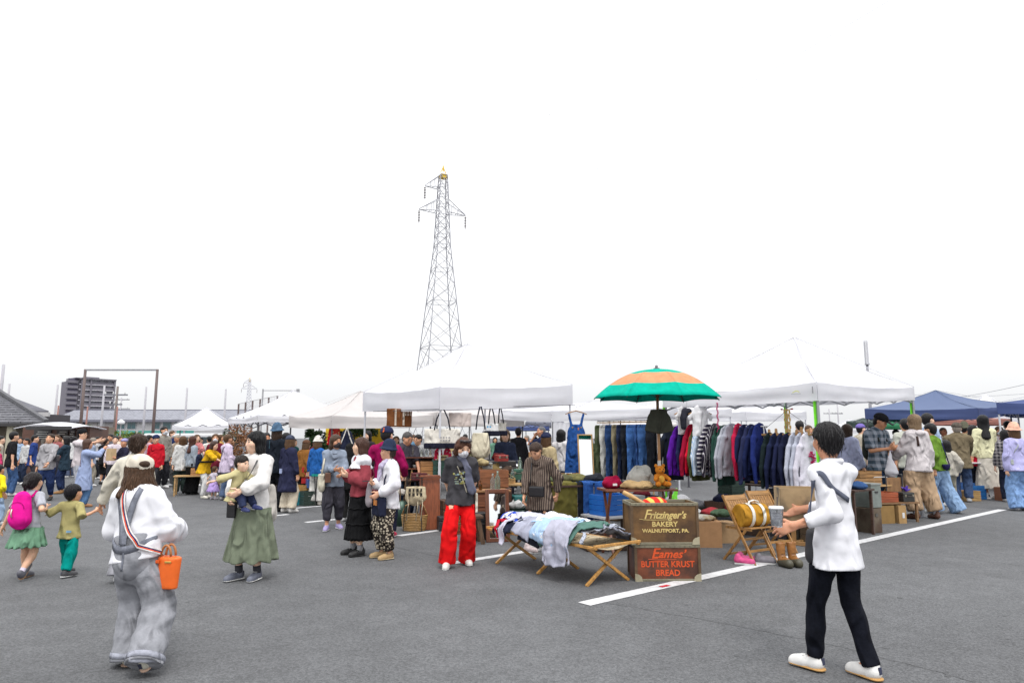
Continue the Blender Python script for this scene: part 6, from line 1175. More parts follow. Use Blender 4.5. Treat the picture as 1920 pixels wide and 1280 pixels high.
# ---- striped parasol
Yp = 9.75; pp = V3(xp(1234, Yp, 1.8), Yp, 0); um = thing('parasol', 'large parasol in teal with a salmon stripe on a wooden pole', 'parasol', pp, R(8)); za = hz(692, Yp); zr_ = hz(748, Yp); Rr = .93
teal = M('cloth', (.0, .36, .26), bump=.08, wr=0); salm = M('cloth', (.80, .25, .13), bump=.08, wr=0)
for k in range(8):
    a0, a1 = k * math.pi / 4, (k + 1) * math.pi / 4; b = MB(); nu, nv = 8, 16
    def fn(u, v):
        a = a0 + (a1 - a0) * u; e = math.sin(math.pi * u); r_ = Rr * v * (1 - (1 - math.cos(math.pi / 8)) * e) * (1 - .05 * e * v); t = v
        return V3(r_ * math.cos(a), r_ * math.sin(a), za - (za - zr_) * t ** 2.1 - .0 + .03 * e * v * (v > .9) - .012 * e * v)
    b.grid(fn, nu, nv); b.mi = [(1 if .43 <= (j + .5) / nv < .74 else 0) for i in range(nu) for j in range(nv)]
    o = b.build('canopy_panel', [teal, salm], um, smooth=True); md = o.modifiers.new('t', 'SOLIDIFY'); md.thickness = .002
    pts = [V3(Rr * v * math.cos(a0), Rr * v * math.sin(a0), za - (za - zr_) * v ** 2.1 - .012) for v in [j / 8 for j in range(9)]]
    MB().tube(pts, .005, 5).build('rib', M('metal', (.08, .08, .08)), um); MB().bar(pts[4], V3(0, 0, za - .42), .007).build('strut', M('metal', (.08, .08, .08)), um)
MB().lathe([(.02, za - 2.4), (.021, za)], n=10).build('pole', M('wood', (.30, .15, .06), axis=2), um, smooth=True); MB().lathe([(.05, za - .005), (.045, za + .015), (.02, za + .02), (.02, za + .05), (.004, za + .06)], n=10).build('finial', M('metal', (.1, .1, .11)), um, smooth=True)
MB().lathe([(.024, .75), (.025, 1.28)], n=10).build('pole_sleeve', M('plaster', (.5, .48, .44)), um, smooth=True); MB().lathe([(.22, 0), (.22, .06), (.04, .08), (.04, .3)], n=14).build('base', M('metal', (.1, .1, .1)), um)
f = Field(.011); f.cone((0, 0, -.0), (0, 0, -.16), .12, .14, .03, .4, (0, 1, 0), ea=1)
for s in (1, -1): f.cone((s * .07, 0, -.14), (s * .11, 0, -.32), .1, .105, .02, .42, eb=1)
f.disp = folds(7, .008, 24, 14, 4); o = f.build('shorts', M('cloth', (.05, .052, .04)), None, D(1235, 767, Yp - .15), R(5)); tag(o, 'dark olive shorts hung on the parasol pole', 'shorts'); MB().tube([(0, 0, 0), (.0, .04, .1), (.01, .12, .13)], .004, 5).build('hook', steelm, o)
# ---- hanging dungarees at the corner of the tote tent
dg = D(1080, 768, c1[1].y - .15); root = thing('dungarees', 'blue denim dungarees on a dark wooden hanger at the tent corner', 'dungarees', dg, R(14)); dn_ = M('denim', (.02, .075, .26)); f = Field(.014)
for s in (1, -1): f.cone((s * .16, 0, -.10), (s * .10, 0, -.36), .03, .035, .02, .5); f.cone((s * .1, .01, -.75), (s * .15, .0, -1.5), .125, .13, .02, .35, eb=1)
f.cone((0, 0, -.34), (0, 0, -.55), .13, .2, .02, .16, (0, 1, 0), ea=1).cone((0, 0, -.5), (0, 0, -.85), .2, .22, .04, .25); f.disp = folds(17, .008, 26, 10, 4); f.build('cloth_body', dn_, root); hanger(root, -.02, .24)
MB().box((0, -.045, -.45), (.13, .012, .13)).build('bib_pocket', M('denim', (.025, .085, .28)), root, bevel=.004); MB().box((.03, -.054, -.40), (.03, .006, .05)).build('label', M('cloth', (.5, .2, .12)), root)
for s in (1, -1): MB().box((s * .095, -.03, -.37), (.03, .02, .025)).build('buckle', brass, root)
MB().box((.13, -.075, -.72), (.1, .01, .15)).build('hip_pocket', M('denim', (.016, .06, .22)), root)
# ---- camp cot heaped with clothes
LW, RW = (G(927, 1056) + G(994, 1045)) / 2, (G(1111, 1103) + G(1184, 1087)) / 2; ca = (RW - LW).normalized(); cbd = V3(-ca.y, ca.x, 0); cbd = -cbd if cbd.y > 0 else cbd; Lc = (RW - LW).length; cot = thing('camp_cot', 'wooden folding camp cot with canvas bed heaped with clothes', 'cot', LW, 0); zt_ = .42
cw_ = M('wood', (.48, .25, .07), axis=1, rough=.4)
for s in (1, -1): MB().bar(cbd * s * .33 - ca * .1 + V3(0, 0, zt_), cbd * s * .33 + ca * (Lc + .1) + V3(0, 0, zt_), .034, .03).build('side_rail', cw_, cot, bevel=.006)
MB().grid(lambda u, v: ca * (-.02 + (Lc + .04) * u) + cbd * (-.33 + .66 * v) + V3(0, 0, zt_ + .012 - .06 * math.sin(math.pi * v)), 20, 8).build('canvas_bed', M('cloth', (.62, .52, .36)), cot, smooth=True, thick=.004)
for t in (.04, .5, .96):
    for s in (1, -1): MB().bar(ca * (Lc * t + .02 * s) + cbd * s * .33 + V3(0, 0, zt_ + .0), ca * (Lc * t + .02 * s) - cbd * s * .31 + V3(0, 0, .0), .03, .034).build('leg', cw_, cot, bevel=.005)
for t in (-.05, 1.05): MB().bar(ca * Lc * t + cbd * .36 + V3(0, 0, zt_ + .02), ca * Lc * t - cbd * .36 + V3(0, 0, zt_ + .02), .03, .032).build('end_bar', cw_, cot, bevel=.006)
from mathutils import noise as NO
def sheet(label, s0, c0, rot, lay, mat, seed, sz=1.0, arms=(20, -15), name='sweatshirt', cat='sweatshirt', pile=.11):    # a thrown-down garment: crumpled on the bed, hanging where it passes the edge
    E = .345; b = MB(); ro = Matrix.Rotation(R(rot), 2); sv = Vector((seed * 3.7, seed * 1.9, 0)); fr_ = Matrix((ca, -cbd, V3(0, 0, 1))).transposed()
    def fn(x, y, e=0):
        p3 = Vector((x, y, 0)); q = ro @ Vector((x * sz, y * sz)); n1 = NO.noise(p3 * 5 + sv); n2 = NO.noise(p3 * 5 + sv + V3(9, 4, 2)); rd = 1 - abs(NO.noise(p3 * 8 + sv)) * 2.2; r2 = 1 - abs(NO.noise(p3 * 17 + sv)) * 2
        s = s0 + q.x * .86 + .035 * n1; c = c0 + q.y * .86 + .035 * n2; cr = .042 * (1 - abs(NO.noise(V3(s * 7, c * 7, .4))) * 2.2) + .012 * rd + .006 * r2
        hp = pile * max(0, 1 - (c / .4) ** 2) * (.75 + .35 * math.sin(s * 3.1 + 1)); z = hp + lay * .017 + cr * (.9 if e == 0 else .6)
        d = abs(c) - E
        if d > 0: sg = 1 if c > 0 else -1; z = lay * .006 + .03 * max(0, 1 - d / .05) - d; c = sg * (E + .02 + .012 * lay * .5 + cr * .7)
        return V3(s, -c, z)
    b.grid(lambda u, v: fn(-.26 + .52 * u, -.34 + .68 * v), 26, 34)
    for k, sg in enumerate((1, -1)):
        a = R(arms[k]); 
        def fs(u, v): L = .56 * u; w = (.5 - v) * (.19 - .07 * u); return fn(sg * (.25 + L * math.cos(a) + w * math.sin(a) * .3), .245 - L * math.sin(a) + w * math.cos(a), 1)
        b.grid(fs, 26, 8)
    return tag(b.build(name, mat, None, LW + V3(0, 0, zt_ + .01), tuple(fr_.to_euler()), smooth=True, thick=.012), label, cat, 'clothes heaped on the camp cot')
K_ = lambda c: M('cloth', c, wr=.6)
for a_ in [('black sweatshirt peeping from the middle of the cot pile', .85, .16, 185, 0, K_((.012, .014, .022)), 11, .9, (60, 30)), ('navy garment hanging from the far cot end', .30, .22, 170, 0, K_((.015, .018, .035)), 12, .6, (70, 60)), ('cream cloth at the back of the cot pile', .62, -.12, 20, 1, K_((.55, .48, .38)), 14, .7, (20, 20), 'cloth', 'cloth'),
           ('blue and white striped rugby shirt at the far end of the cot', .16, .0, 80, 2, M('bands', (.02, .06, .45), (.62, .62, .66), freq=7, duty=.45, axis=0), 1, .72, (70, 75), 'rugby_shirt', 'shirt'), ('red shirt corner under the striped rugby shirt on the cot', .14, .12, 100, 0, K_((.42, .01, .03)), 2, .6, (60, 70), 'shirt', 'shirt'),
           ('large pale lavender sweatshirt across the far half of the cot', .50, .0, 110, 3, K_((.50, .50, .60)), 3, .85, (25, 60)), ('heather grey sweatshirt drooping over the middle of the cot', .74, .16, 190, 4, K_((.33, .34, .42)), 4, .78, (75, 65)), ('bright white sweatshirt on top of the cot pile', .98, -.02, 70, 7, K_((.70, .70, .74)), 5, .95, (40, 65)),
           ('pale sky blue sweatshirt drooping over the cot edge', 1.16, .2, 195, 8, K_((.36, .5, .68)), 6, .85, (70, 50)), ('long light grey sweatshirt hanging lowest off the cot', 1.36, .44, 176, 9, K_((.39, .39, .47)), 7, .74, (84, 80)), ('folded plain grey sweatshirt behind the green one on the cot', 1.55, -.12, 75, 2, K_((.4, .4, .47)), 10, .7, (60, 70)),
           ('grey green sweatshirt twisted across the near end of the cot', 1.55, .1, 140, 6, K_((.085, .17, .145)), 8, .85, (15, 80)), ('marled grey knit sweatshirt at the near end of the cot', 1.64, .06, 95, 4, M('spots', (.4, .42, .48), (.16, .18, .25), freq=55, duty=.4, wr=.6), 9, .72, (70, 70)), ('dark grey fleece hanging behind the near cot end', 1.66, -.26, 185, 1, K_((.15, .16, .2)), 15, .6, (80, 60))]: sheet(*a_)
# ---- vintage bread boxes
def bread_box(label, p, rz, d, m, trim, open_top=False):
    w_, dp, h = d; root = thing('bread_box', label, 'box', p, rz); t = .014
    MB().box((0, -dp / 2, h / 2), (w_, t, h)).build('front_panel', m, root, bevel=.003); MB().box((0, dp / 2, h / 2), (w_, t, h)).build('back_panel', m, root)
    for s in (1, -1): MB().box((s * (w_ - t) / 2, 0, h / 2), (t, dp - t - .002, h)).build('side_panel', m, root)
    MB().box((0, 0, .012), (w_ - .03, dp - .03, .012)).build('bottom_panel', m, root)
    for y in (-dp / 2 - .004, dp / 2 + .004):
        MB().box((0, y, h - .014), (w_ + .016, .026, .034)).box((0, y, .012), (w_ + .012, .024, .028)).build('metal_rim', trim, root, bevel=.004)
        for s in (1, -1): MB().box((s * (w_ / 2 - .002), y, h / 2), (.03, .028, h - .05)).build('corner_strip', M('leather', (.10, .06, .03)), root)
    for s in (1, -1):
        MB().box((s * (w_ / 2 + .004), 0, h - .014), (.026, dp, .034)).build('metal_rim', trim, root)
        MB().prism([(0, 0), (-s * .085, 0), (-s * .075, .05), (-s * .045, .075), (0, .085)][::s], 0, .006, fn=lambda x, y, z, s=s: (s * (w_ / 2 + .012) + x, -dp / 2 - .018 - z, y)).build('corner_plate', M('metal', (.50, .45, .32), rough=.6), root)
    rv = MB()
    for k in range(12): rv.lathe([(.006, 0), (.006, .004)], (0, 0, 0), 6); rv.v[-12:] = [V3(-w_ / 2 + .05 + (w_ - .1) * k / 11, -dp / 2 - .019, h - .014) + V3(v.x, -v.z, v.y) for v in rv.v[-12:]]
    rv.build('rivets', M('metal', (.2, .18, .14)), root)['kind'] = 'stuff'
    if not open_top: MB().box((0, 0, h - .02), (w_ - .03, dp - .03, .012)).build('lid', m, root)
    return root
BA = R(1); bp0 = G(1253, 1089); bp0 = bp0 + V3(math.sin(-BA) * .22, math.cos(BA) * .22, 0)
brn1 = M('leather', (.15, .042, .018), (.07, .03, .02), rough=.4, scale2=4); brn2 = M('leather', (.145, .075, .025), (.07, .035, .015), rough=.45, scale2=3); trim_ = M('metal', (.22, .20, .14), met=.4, rough=.6)
lo_ = bread_box('lower brown vintage bread box with orange lettering', bp0, BA, (.725, .42, .395), brn1, trim_)
up_ = bread_box('upper olive brown vintage bread box with gold lettering, holding goods', bp0 + V3(-.025, .0, .40), BA + R(1), (.755, .43, .46), brn2, trim_, True)
def letter(par, s, size, x, z, mat, shear=0, off=0, y=-.229, sx=1): return obj('lettering', textmesh(s, size, shear, off, ext=.0015), mat, par, (x, y, z), None)
def put(o, sx=1): o.rotation_euler = (R(90), 0, 0); o.scale = (sx, 1, 1); return o
org = M('paint', (.62, .075, .012), (.5, .06, .01)); gold = M('paint', (.62, .47, .17), (.4, .3, .12))
for txt, sz, x, z, sh, of_, sx in (('E', .165, -.145, .25, .3, .003, 1.0), ('ames\u2019', .125, .045, .255, .35, .003, 1.05), ('BUTTER KRUST', .093, .0, .155, 0, .002, .95), ('BREAD', .093, .0, .06, 0, .002, .97)): put(letter(lo_, txt, sz, x, z, org, sh, of_, y=-.2185), sx)
for txt, sz, x, z, sh, of_, sx in (('F', .15, -.205, .285, .3, .001, 1.05), ('ritzinger\u2019s', .112, .035, .29, .35, .003, .93), ('BAKERY', .078, .0, .2, 0, .002, 1.05), ('WALNUTPORT, PA.', .055, .01, .135, 0, .002, 1.12)): put(letter(up_, txt, sz, x, z, gold, sh, of_, y=-.2235), sx)
MB().tube([(-.29, -.2245, .285), (-.24, -.2245, .275), (-.1, -.2245, .272), (.05, -.2245, .275)], .0028, 4).build('lettering', gold, up_); MB().tube([(-.22, -.2195, .24), (-.1, -.2195, .232), (.1, -.2195, .236)], .0028, 4).build('lettering', org, lo_)
bt = bp0 + V3(-.02, 0, .78)
bx3 = Field(.011); bx3.ell((0, 0, 0), (.15, .13, .07)); bx3.disp = folds(2, .01, 30, 30); tag(bx3.build('cloth_bundle', M('bands', (.6, .03, .02), (.65, .45, .1), freq=9, duty=.4), None, bt + V3(-.06, -.03, .06), R(20)), 'red and orange patterned cloth on top of the open bread box', 'cloth')
tag(MB().tube([(0, 0, 0), (-.1, 0, .05), (-.22, 0, .12), (-.3, 0, .16)], [.022, .024, .03, .026], 10).build('wooden_bat', M('wood', (.5, .3, .12), axis=0), None, bt + V3(-.14, -.08, .03), 0, smooth=True), 'pale wooden bat handle sticking out of the open bread box', 'bat')
# ---- folding chairs
def chair(label, p, rz, group='slatted wooden folding chairs'):
    root = thing('folding_chair', label, 'chair', p, rz, group)
    for s in (1, -1):
        x = s * .21; MB().bar((x, -.26, 0), (x, .22, .84), .022, .036).build('long_leg', oak, root, bevel=.004); MB().bar((x * .9, -.14, .44), (x * .9, .26, .0), .02, .034).build('short_leg', oak, root, bevel=.004)
    for k in range(7): MB().box((0, -.19 + k * .06, .445), (.40, .052, .016)).build('seat_slat', oakx, root, bevel=.003)
    for s in (1, -1): MB().bar((s * .185, -.21, .428), (s * .185, .2, .428), .022, .026).build('seat_rail', oak, root)
    bk = lambda z: -.26 + .48 * z / .84
    for z, h in ((.80, .07), (.56, .04)): MB().box((0, bk(z) - .004, z), (.40, .02, h), m=Matrix.Rotation(R(-29.7), 3, 'X')).build('back_rail', oakx, root, bevel=.003)
    for k in range(9): MB().bar((-.17 + k * .0425, bk(.57), .57), (-.17 + k * .0425, bk(.78), .78), .036, .012).build('back_slat', oak, root)
    for y, z in ((bk(.16), .16), (bk(.3), .3)): MB().bar((-.2, y, z), (.2, y, z), .02, .028).build('stretcher', oakx, root)
    MB().bar((-.18, .20, .08), (.18, .20, .08), .02, .028).build('stretcher', oakx, root); return root
ch1 = G(1402, 1052); ch1 = V3(xp(1408, 9.15, .3), 9.25, 0); chair('wooden folding chair carrying the mustard duffel bag', ch1, R(32)); ch2 = V3(xp(1447, 9.95, .3), 10.0, 0); chair('wooden folding chair standing behind the one with the duffel', ch2, R(26))
f = Field(.009); f.cone((-.2, 0, .13), (.2, 0, .13), .145, .145, .02, 1, ea=1, eb=1); f.disp = folds(4, .009, 16, 22, 4); du_ = f.build('duffel_bag', M('cloth', (.42, .21, .025)), None, ch1 + V3(.03, -.05, .462), R(20)); tag(du_, 'mustard canvas duffel bag with white straps lying on the folding chair', 'bag')
for x in (-.07, .1): MB().strip([(V3(x, .152 * math.cos(a), .13 + .152 * math.sin(a)), V3(0, math.cos(a), math.sin(a))) for a in [k * math.pi / 14 + math.pi * .05 for k in range(-7, 22)]], .045, .005).build('white_strap', M('cloth', (.68, .66, .6)), du_, smooth=True)
MB().tube([(-.07, -.05, .27), (-.05, -.04, .31), (.03, -.03, .325), (.09, -.04, .31), (.1, -.05, .27)], .016, 6, flat=.5).build('handle', M('cloth', (.68, .66, .6)), du_, smooth=True); MB().tube([(-.2, 0, .277), (.2, 0, .277)], .006, 5).build('zipper', M('cloth', (.2, .1, .02)), du_)
def boot(label, p, rz):
    root = thing('duck_boot', label, 'boot', p, rz, 'pair of duck boots'); f = Field(.008); f.cone((0, .02, .08), (0, .035, .29), .05, .058, .02, .9, eb=1).cone((0, .0, .08), (0, -.1, .075), .05, .04, .03); f.disp = folds(3, .004, 30, 30); f.cut((0, .035, .31), (.048, .046, .06)); f.build('leather_shaft', M('leather', (.27, .11, .025)), root)
    s = Field(.008); s.cone((0, .03, .045), (0, -.14, .045), .052, .05, .02).cone((0, .0, .06), (0, -.13, .06), .053, .045, .02); s.sub((-.2, -.3, -.1), (.2, .2, .2), lambda X, Y, Z: Z - .006 + 0 * X); s.build('rubber_foot', M('plastic', (.055, .05, .03), rough=.5), root)
    for k in range(4): MB().tube([(-.03, -.035 + .012 * k, .12 + .04 * k), (0, -.055 + .018 * k, .125 + .04 * k), (.03, -.035 + .012 * k, .12 + .04 * k)], .004, 5).build('lace', M('cloth', (.25, .12, .03)), root)
b0 = G(1481, 1062); boot('tan leather duck boot standing nearest the folding chairs', b0 + V3(-.075, .03, 0), R(12)); boot('tan leather duck boot standing on the parking line', b0 + V3(.075, .07, 0), R(6))
def trainer(label, p, rz, c, c2):
    root = thing('trainer', label, 'shoe', p, rz, 'trainers under the folding chair'); f = Field(.008); f.cone((0, .05, .05), (0, -.12, .04), .045, .042, .02).cone((0, .06, .06), (0, .05, .1), .042, .038, .02); f.sub((-.2, -.3, -.1), (.2, .3, .2), lambda X, Y, Z: Z - .02 + 0 * X); f.build('upper', M('leather', c, rough=.7), root)
    MB().prism([(-.045, .09), (-.045, -.05), (-.03, -.15), (.03, -.15), (.045, -.05), (.045, .09)], .002, .024).build('sole', M('plastic', (.5, .5, .5)), root, bevel=.004); MB().tube([(.046, .03, .05), (.046, -.03, .06), (.046, -.08, .04)], .008, 5).build('side_stripe', M('plastic', c2), root)
t0 = G(1392, 1058); trainer('pink trainer lying beneath the front folding chair', t0, R(60), (.55, .06, .2), (.7, .3, .4)); trainer('second pink trainer behind the first under the chair', t0 + V3(.08, .16, 0), R(75), (.5, .08, .22), (.6, .6, .6)); trainer('grey trainer beside the pink ones under the chair', t0 + V3(.28, .04, 0), R(70), (.15, .14, .16), (.5, .2, .3)); trainer('second grey trainer at the chair leg', t0 + V3(.3, .14, 0), R(80), (.17, .15, .17), (.5, .5, .5))
trainer('pale trainer lying under the far end of the cot', G(993, 1036), R(40), (.5, .42, .42), (.4, .1, .1))
# ---------------------------------------------------------------- stall furniture and bric-a-brac
def at(px, py, Y): p = D(px, py, Y); return V3(p.x, p.y, 0), p.z
def table(label, p, rz, L, W, z, mat, cross=False, name='table', tilt=0, th=.03, group=None, legm=None):
    root = thing(name, label, 'table', (p.x, p.y, 0), rz, group); n = 4
    for k in range(n): MB().box((0, -W / 2 + W * (k + .5) / n, z - th / 2), (L, W / n - .006, th)).build('top_plank', mat, root, bevel=.003)
    legm = legm or mat
    for s in (1, -1):
        if cross:
            for q in (1, -1): MB().bar((s * (L / 2 - .08) + .015 * q, q * W * .45, z - th), (s * (L / 2 - .08) + .015 * q, -q * W * .45, 0), .03, .035).build('leg', legm, root)
        else:
            for q in (1, -1): MB().bar((s * (L / 2 - .05), q * (W / 2 - .05), z - th), (s * (L / 2 - .05), q * (W / 2 - .05), 0), .04, up=(1, 0, 0)).build('leg', legm, root)
    return root
def carton(label, p, z, rz, d, mat=None, open_=False, name='cardboard_box', cat='box', group=None, fill=None, label_c=None):
    root = thing(name, label, cat, (p.x, p.y, z), rz, group); w_, dp, h = d; m = mat or cardm; t = .006
    for y in (-1, 1): MB().box((0, y * (dp - t) / 2, h / 2), (w_, t, h)).build('side_panel', m, root)
    for x in (-1, 1): MB().box((x * (w_ - t) / 2, 0, h / 2), (t, dp - 2 * t, h)).build('side_panel', m, root)
    MB().box((0, 0, .004), (w_ - 2 * t, dp - 2 * t, .006)).build('bottom_panel', m, root)
    if open_:
        for y in (-1, 1): MB().box((0, y * (dp / 2 + .05), h - .03), (w_ - .02, .12, .005), m=Matrix.Rotation(R(-y * 35), 3, 'X')).build('flap', m, root)
    else: MB().box((0, -dp / 4, h - .004), (w_ - .01, dp / 2 - .004, .006)).build('flap', m, root); MB().box((0, dp / 4, h - .004), (w_ - .01, dp / 2 - .004, .006)).build('flap', m, root)
    if label_c: MB().box((w_ * .1, -dp / 2 - .003, h * .45), (w_ * .3, .004, h * .3)).build('paper_label', M('paint', label_c), root)
    return root
def crate(label, p, z, rz, d, mat, name='crate', cat='crate', rows=3, group=None):
    root = thing(name, label, cat, (p.x, p.y, z), rz, group); w_, dp, h = d; t = .014; hh = h / rows
    for k in range(rows):
        zc = hh * (k + .5)
        for y in (-1, 1): MB().box((0, y * (dp - t) / 2, zc), (w_, t, hh - .008)).build('slat', mat, root, bevel=.002)
        for x in (-1, 1): MB().box((x * (w_ - t) / 2, 0, zc), (t, dp - 2 * t - .002, hh - .008)).build('slat', mat, root, bevel=.002)
    for x in (-1, 1):
        for y in (-1, 1): MB().box((x * (w_ / 2 - .03), y * (dp / 2 - .03), h / 2), (.03, .03, h - .01)).build('corner_post', mat, root)
    MB().box((0, 0, .006), (w_ - .03, dp - .03, .01)).build('bottom_panel', mat, root); return root
def case(label, p, z, rz, d, mat, name='suitcase', cat='suitcase', trim=None, group=None):
    root = thing(name, label, cat, (p.x, p.y, z), rz, group); w_, dp, h = d
    MB().box((0, 0, h * .33), (w_, dp, h * .66)).build('body', mat, root, bevel=.012); MB().box((0, 0, h * .83), (w_, dp, h * .32)).build('lid', mat, root, bevel=.012)
    MB().tube([(-.06, -dp / 2 - .005, h * .6), (-.05, -dp / 2 - .035, h * .6), (.05, -dp / 2 - .035, h * .6), (.06, -dp / 2 - .005, h * .6)], .008, 6).build('handle', trim or M('leather', (.04, .025, .02)), root, smooth=True)
    for s in (1, -1): MB().box((s * w_ * .32, -dp / 2 - .005, h * .66), (.035, .012, .045)).build('latch', M('metal', (.35, .32, .25)), root, bevel=.002)
    return root
def bottle(label, p, z, h, r, col, group=None, name='bottle'):
    root = thing(name, label, 'bottle', (p.x, p.y, z), 0, group); MB().lathe([(r * .9, 0), (r, .01), (r, h * .55), (r * .8, h * .66), (r * .36, h * .8), (r * .33, h * .95), (r * .42, h * .96), (r * .4, h)], n=14).build('glass_body', M('glass', col), root, smooth=True); return root
def cloth_heap(label, p, z, rz, rr_, mat, seed=0, name='folded_cloth', cat='cloth', group=None, amp=.012, vox=.012):
    f = Field(vox); r = random.Random(seed); f.ell((0, 0, rr_[2] * .5), rr_[:2] + (rr_[2] * .6,), None, .03)
    for k in range(4): f.ell((r.uniform(-.55, .55) * rr_[0], r.uniform(-.5, .5) * rr_[1], rr_[2] * r.uniform(.4, .9)), (rr_[0] * r.uniform(.3, .5), rr_[1] * r.uniform(.3, .5), rr_[2] * .5), None, .03)
    f.disp = folds(seed + 33, amp, 24, 24, 4); f.sub((-1, -1, -.5), (1, 1, .5), lambda X, Y, Z: Z + 0 * X + .0)
    return tag(f.build(name, mat, None, (p.x, p.y, z), rz), label, cat, group)
def drape_cloth(label, p, z, rz, w_, top, drop, mat, seed=0, name='draped_cloth', cat='cloth', split=False):
    def fn(u, v, x0=-.5, x1=.5):
        s = v * (top + drop); x = (x0 + (x1 - x0) * u) * w_; wv = .014 * math.sin(x * 28 + seed) * max(0, (s - top)) / drop * 1.5
        y, zz = (top - s, z + .02 + .012 * math.sin(x * 16 + s * 20 + seed)) if s < top else (-.015 - wv, z + .015 - (s - top))
        return V3(x, y, zz)
    b = MB()
    if split: b.grid(lambda u, v: fn(u, v, -.5, -.03), 10, 26); b.grid(lambda u, v: fn(u, v, .03, .5), 10, 26)
    else: b.grid(fn, 20, 26)
    return tag(b.build(name, mat, None, (p.x, p.y, 0), rz, smooth=True, thick=.012), label, cat)
RZ = R(8)
# front folding table by the parasol
p, z = at(1194, 911, 9.75); z = .9; table('brown folding table with crossed legs beneath the teddy bear', p, RZ, 1.02, .5, z, mah, True)
tb = p
def on(px, Y=None): q = V3(xp(px, Y or tb.y, z), Y or tb.y, 0); return q
cloth_heap('crimson nylon bag on the folding table', on(1148, 9.7), z, R(10), (.14, .12, .13), M('cloth', (.30, .006, .04)), 1, 'nylon_bag', 'bag'); MB().box((0, 0, 0), (.06, .006, .03)).build('white_label', M('paint', (.7, .7, .7)), bpy.data.objects['nylon_bag'], (.0, -.125, .06))
cloth_heap('navy cap beside the crimson bag on the folding table', on(1172, 9.85), z, 0, (.1, .1, .08), M('cloth', (.02, .02, .04)), 2, 'cap', 'cap')
cloth_heap('crumpled tan garment at the front of the folding table', on(1193, 9.58), z, R(-8), (.23, .1, .09), M('cloth', (.50, .34, .17)), 3)
cloth_heap('folded pale grey quilted jacket on the folding table', on(1201, 9.85), z, R(12), (.2, .15, .24), M('cloth', (.40, .39, .36)), 4, amp=.016)
cloth_heap('flat olive green cloth under the teddy bear', on(1228, 9.66), z, 0, (.2, .13, .035), M('cloth', (.09, .08, .03)), 5)
f = Field(.0075); f.ell((0, 0, .10), (.075, .065, .085)).ell((0, -.01, .225), (.068, .062, .062)).ell((0, -.065, .21), (.03, .028, .025))
for s in (1, -1): f.ell((s * .055, 0, .285), (.026, .016, .026), None, .01).cone((s * .065, -.02, .145), (s * .10, -.08, .10), .03, .028, .01).cone((s * .05, -.04, .04), (s * .075, -.12, .04), .038, .036, .01)
tdy = f.build('teddy_bear', M('cloth', (.50, .17, .02), var=.35, scale=25, bump=.9, bscale=90), None, on(1238, 9.62) + V3(0, 0, z + .03), R(12)); tag(tdy, 'orange brown teddy bear sitting at the end of the folding table', 'teddy bear')
f = Field(.0075); f.ell((0, -.03, .10), (.052, .05, .06)); f.build('tummy_patch', M('cloth', (.65, .36, .06)), tdy); MB().lathe([(.008, -.006), (.009, 0), (.004, .006)], (-.026, -.068, .24), 6).lathe([(.008, -.006), (.009, 0), (.004, .006)], (.026, -.068, .24), 6).lathe([(.008, -.006), (.01, 0), (.004, .006)], (0, -.092, .215), 6).build('eyes_and_nose', M('paint', (.01, .01, .01)), tdy)
# low white table with crates
p, _ = at(1156, 960, 10.55); table('low white table under the blue plastic crates', p, R(30), .9, .6, .46, M('paint', (.6, .6, .6)))
crate('blue plastic folding crate on the low white table', p + V3(-.1, -.05, 0), .46, R(30), (.52, .36, .3), M('plastic', (.01, .13, .5)), 'plastic_crate', rows=4); carton('clear grey storage box beside the blue crate', p + V3(.24, .10, 0), .46, R(30), (.3, .3, .27), M('plastic', (.32, .34, .35)), name='storage_box')
crate('teal plastic crate under the parasol', V3(xp(1262, 10.6), 10.7, 0), .3, R(20), (.5, .35, .28), M('plastic', (.01, .25, .2)), 'plastic_crate', rows=4); crate('second blue plastic crate at the parasol pole', V3(xp(1222, 10.9), 10.9, 0), .35, R(20), (.5, .35, .28), M('plastic', (.02, .2, .45)), 'plastic_crate', rows=4)
case('dark brown trunk on the asphalt below the low white table', V3(xp(1140, 10.2), 10.25, 0), 0, R(10), (.8, .42, .28), M('leather', (.055, .03, .02)), 'trunk', 'trunk')
# table with draped denim
p, _ = at(1090, 905, 11.0); table('table hidden under olive cloth and denim', p, R(20), 1.25, .6, .88, dkw); q0 = lambda px, Y: V3(xp(px, Y, .8), Y, 0)
drape_cloth('olive green army blanket hanging over the table edge', q0(1058, 10.62), .9, R(20), .42, .45, .62, M('cloth', (.13, .115, .03)), 1, 'blanket', 'blanket')
drape_cloth('bright blue jeans hanging over the table edge', q0(1113, 10.72), .9, R(20), .36, .4, .56, den((.03, .10, .33)), 4, 'jeans', 'jeans', True)
drape_cloth('greyish green trousers hanging beside the army blanket', q0(1040, 10.75), .88, R(20), .2, .3, .6, M('cloth', (.12, .14, .09)), 7, 'trousers', 'trousers', True)
drape_cloth('black trousers between the blanket and the blue jeans', q0(1090, 10.70), .895, R(20), .14, .3, .55, M('cloth', (.012, .014, .02)), 2, 'trousers', 'trousers')
for k, (px, Y, c, lb_) in enumerate([(1062, 11.0, (.08, .08, .04), 'rolled olive trousers on top of the army blanket'), (1085, 11.05, (.14, .13, .05), 'folded moss green trousers heaped on the table'), (1108, 11.1, (.02, .022, .03), 'folded black garment heaped at the table end'), (1040, 11.0, (.1, .12, .07), 'folded sage garment at the far end of the table')]): cloth_heap(lb_, q0(px, Y), .9, R(20 + k * 9), (.24, .15, .1), M('cloth', c), k + 60)
